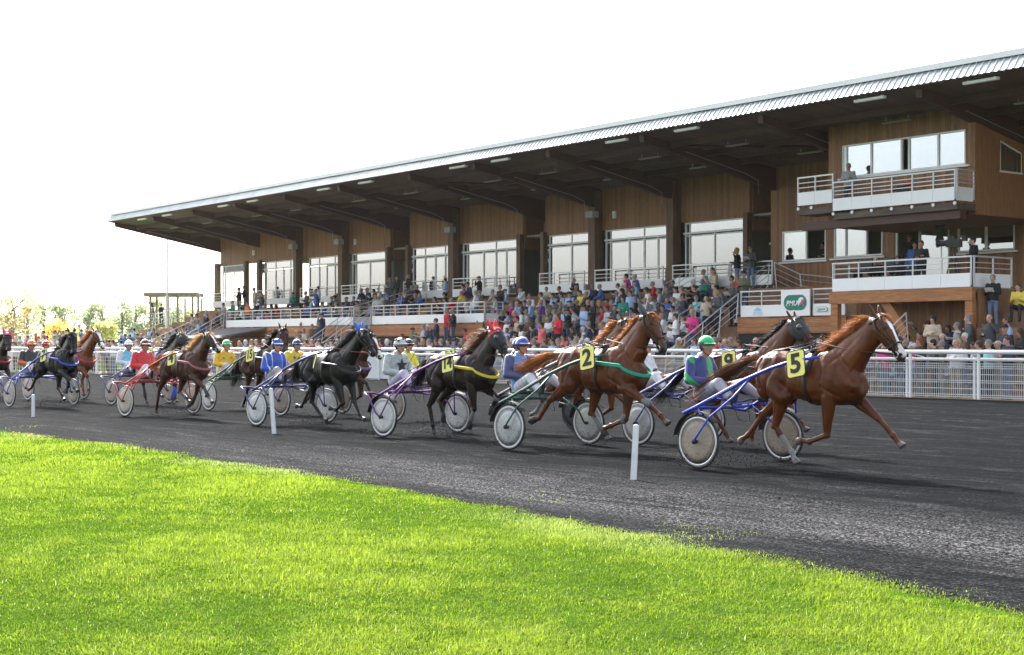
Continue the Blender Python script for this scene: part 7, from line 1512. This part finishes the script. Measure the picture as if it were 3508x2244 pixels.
# ------------------------------------------------------------------ trees beyond the far left end
leafm = {}
def tree(x, y, h, r, col, label, seed, kind='round', n=2600):
    rr = random.Random(seed); root = empty('tree', (x, y, 0)); tag(root, label, 'tree', 'trees beyond the racecourse')
    mb = MB(); mb.tube([(0, 0, -.1), (rr.uniform(-.2, .2), 0, h * .35), (rr.uniform(-.4, .4), .2, h * .7), (rr.uniform(-.4, .4), 0, h * .93)], [.28, .2, .12, .03], 8)
    cl = []
    for i in range(16 if kind == 'round' else 20):
        z = h * rr.uniform(.22, .98); k = math.sin(min(1, (z / h - .12) / .88) * math.pi) ** .6 if kind == 'round' else .55 + .25 * rr.random()
        a = rr.uniform(0, 6.28); q = r * k * rr.uniform(.25, .85); c = Vector((q * math.cos(a), q * math.sin(a), z)); cl.append((c, r * rr.uniform(.22, .42)))
        mb.tube([(0, 0, z * .75), tuple(c)], [.07, .02], 5)
    mk('trunk', mb, root, mat('bark', (.24, .21, .17), .9, noise=.3, nscale=3))
    g = np.random.default_rng(seed); N = n; ci = g.integers(0, len(cl), N); C_ = np.array([tuple(c) for c, _ in cl])[ci]; rad = np.array([q for _, q in cl])[ci]
    d = g.normal(size=(N, 3)); d /= np.linalg.norm(d, axis=1)[:, None]; P = C_ + d * (rad * g.random(N) ** .45)[:, None] * np.array((1, 1, .8))
    sz = .10 + .13 * g.random(N); a1 = g.normal(size=(N, 3)); a1 /= np.linalg.norm(a1, axis=1)[:, None]; a2 = np.cross(a1, g.normal(size=(N, 3))); a2 /= np.linalg.norm(a2, axis=1)[:, None]
    V = np.stack([P - a1 * sz[:, None], P + a2 * sz[:, None] * .6, P + a1 * sz[:, None], P - a2 * sz[:, None] * .6], 1).reshape(-1, 3)
    me = bpy.data.meshes.new('crown'); me.from_pydata(V.tolist(), [], (np.arange(N * 4).reshape(N, 4)).tolist())
    c = np.array(col) * (.6 + .8 * g.random((N, 1))); c[g.random(N) < .15] *= np.array((1.5, 1.15, .6)); paint(me, np.repeat(c, 4, 0)); me.materials.append(mat('leaves', rough=.7, attr=True, trans=.62)); mk('crown', me, root)
# distances from the camera along the picture's left edge
V2 = np.array((-.791, .612)); R2 = np.array((.612, .791)); C2 = np.array((38.72, -47.2))
def wp(px, Y): q = C2 + Y * V2 + (px - 1754) / 5000 * Y * R2; return float(q[0]), float(q[1])
G1, G2, G3, G4 = (.42, .50, .34), (.55, .60, .26), (.78, .64, .22), (.64, .58, .38)  # leaf colours bleached to carry the glare and haze on far trees
for i, (px, Y, top, rw, col, lb) in enumerate((
    (-90, 150, 985, 3.4, G1, 'green tree cut by the left picture edge'), (40, 150, 1005, 3.0, G4, 'tall thin tree with tan autumn leaves near the left edge'), (90, 165, 1030, 3.4, G4, 'brownish tree second from the left edge'),
    (150, 170, 1025, 3.2, G1, 'green tree behind the pink-eared horse'), (215, 170, 1050, 2.8, G1, 'slim green tree with a bare leader above the yellow bush'), (200, 130, 1105, 2.1, G3, 'low bright yellow autumn bush above the black horse'),
    (300, 175, 1042, 2.8, G1, 'pale green poplar left of the gap'), (345, 175, 1040, 2.6, G1, 'pale green poplar right of the gap'), (362, 140, 1110, 2.2, G2, 'low yellow-green bush below the poplars'),
    (415, 170, 1025, 3.0, G1, 'grey-green tree left of the camera platform'), (460, 170, 1015, 3.2, G1, 'tall green tree beside the camera platform'), (520, 170, 1022, 3.2, G1, 'green tree directly behind the camera platform'),
    (590, 180, 1050, 3.0, G1, 'green tree seen through the glass screen'), (690, 180, 1060, 3.0, G1, 'tree behind the foot of the wind screen'), (270, 185, 1075, 3.2, G1, 'dark green tree in the gap between poplars'), (640, 170, 1075, 2.6, G2, 'yellowish bush behind the seated people on far-left steps'))):
    x, y = wp(px, Y); h = 1.6 + (1180 - top) / 5000 * Y; tree(x, y, h, rw, col, lb, i + 1, 'tall' if i in (1, 4, 6, 7) else 'round', 1250)
# low bank with far spectators
mb = MB(); vs = []
for x in (-100, -80, -66, -52, -45):
    f = interp(fence_line, x); vs += [(x, f + 5, 0), (x, f + 9, .32), (x, f + 20, 1.1), (x, f + 40, 1.1)]
structure(mk('bank', MB().add(vs, [(4 * i + j, 4 * i + j + 1, 4 * i + j + 5, 4 * i + j + 4) for i in range(4) for j in range(3)]), None, gm, smooth=True), 'low grassy bank behind the rail at the far left')

# hazy autumn air: pale even volume round everything below the sky
hz = MB().box(-260, 75, -110, 190, -1.2, 16)
o = mk('haze', hz); m = bpy.data.materials.new('haze air'); m.use_nodes = True; n = m.node_tree; n.nodes.clear(); out = n.nodes.new('ShaderNodeOutputMaterial'); pv = n.nodes.new('ShaderNodeVolumePrincipled')
pv.inputs['Color'].default_value = (.96, .98, 1, 1); pv.inputs['Density'].default_value = .00007; pv.inputs['Anisotropy'].default_value = .5; n.links.new(pv.outputs[0], out.inputs['Volume']); o.data.materials.append(m)
tag(o, 'thin pale haze filling the air over the far end of the course', 'haze', kind='stuff')
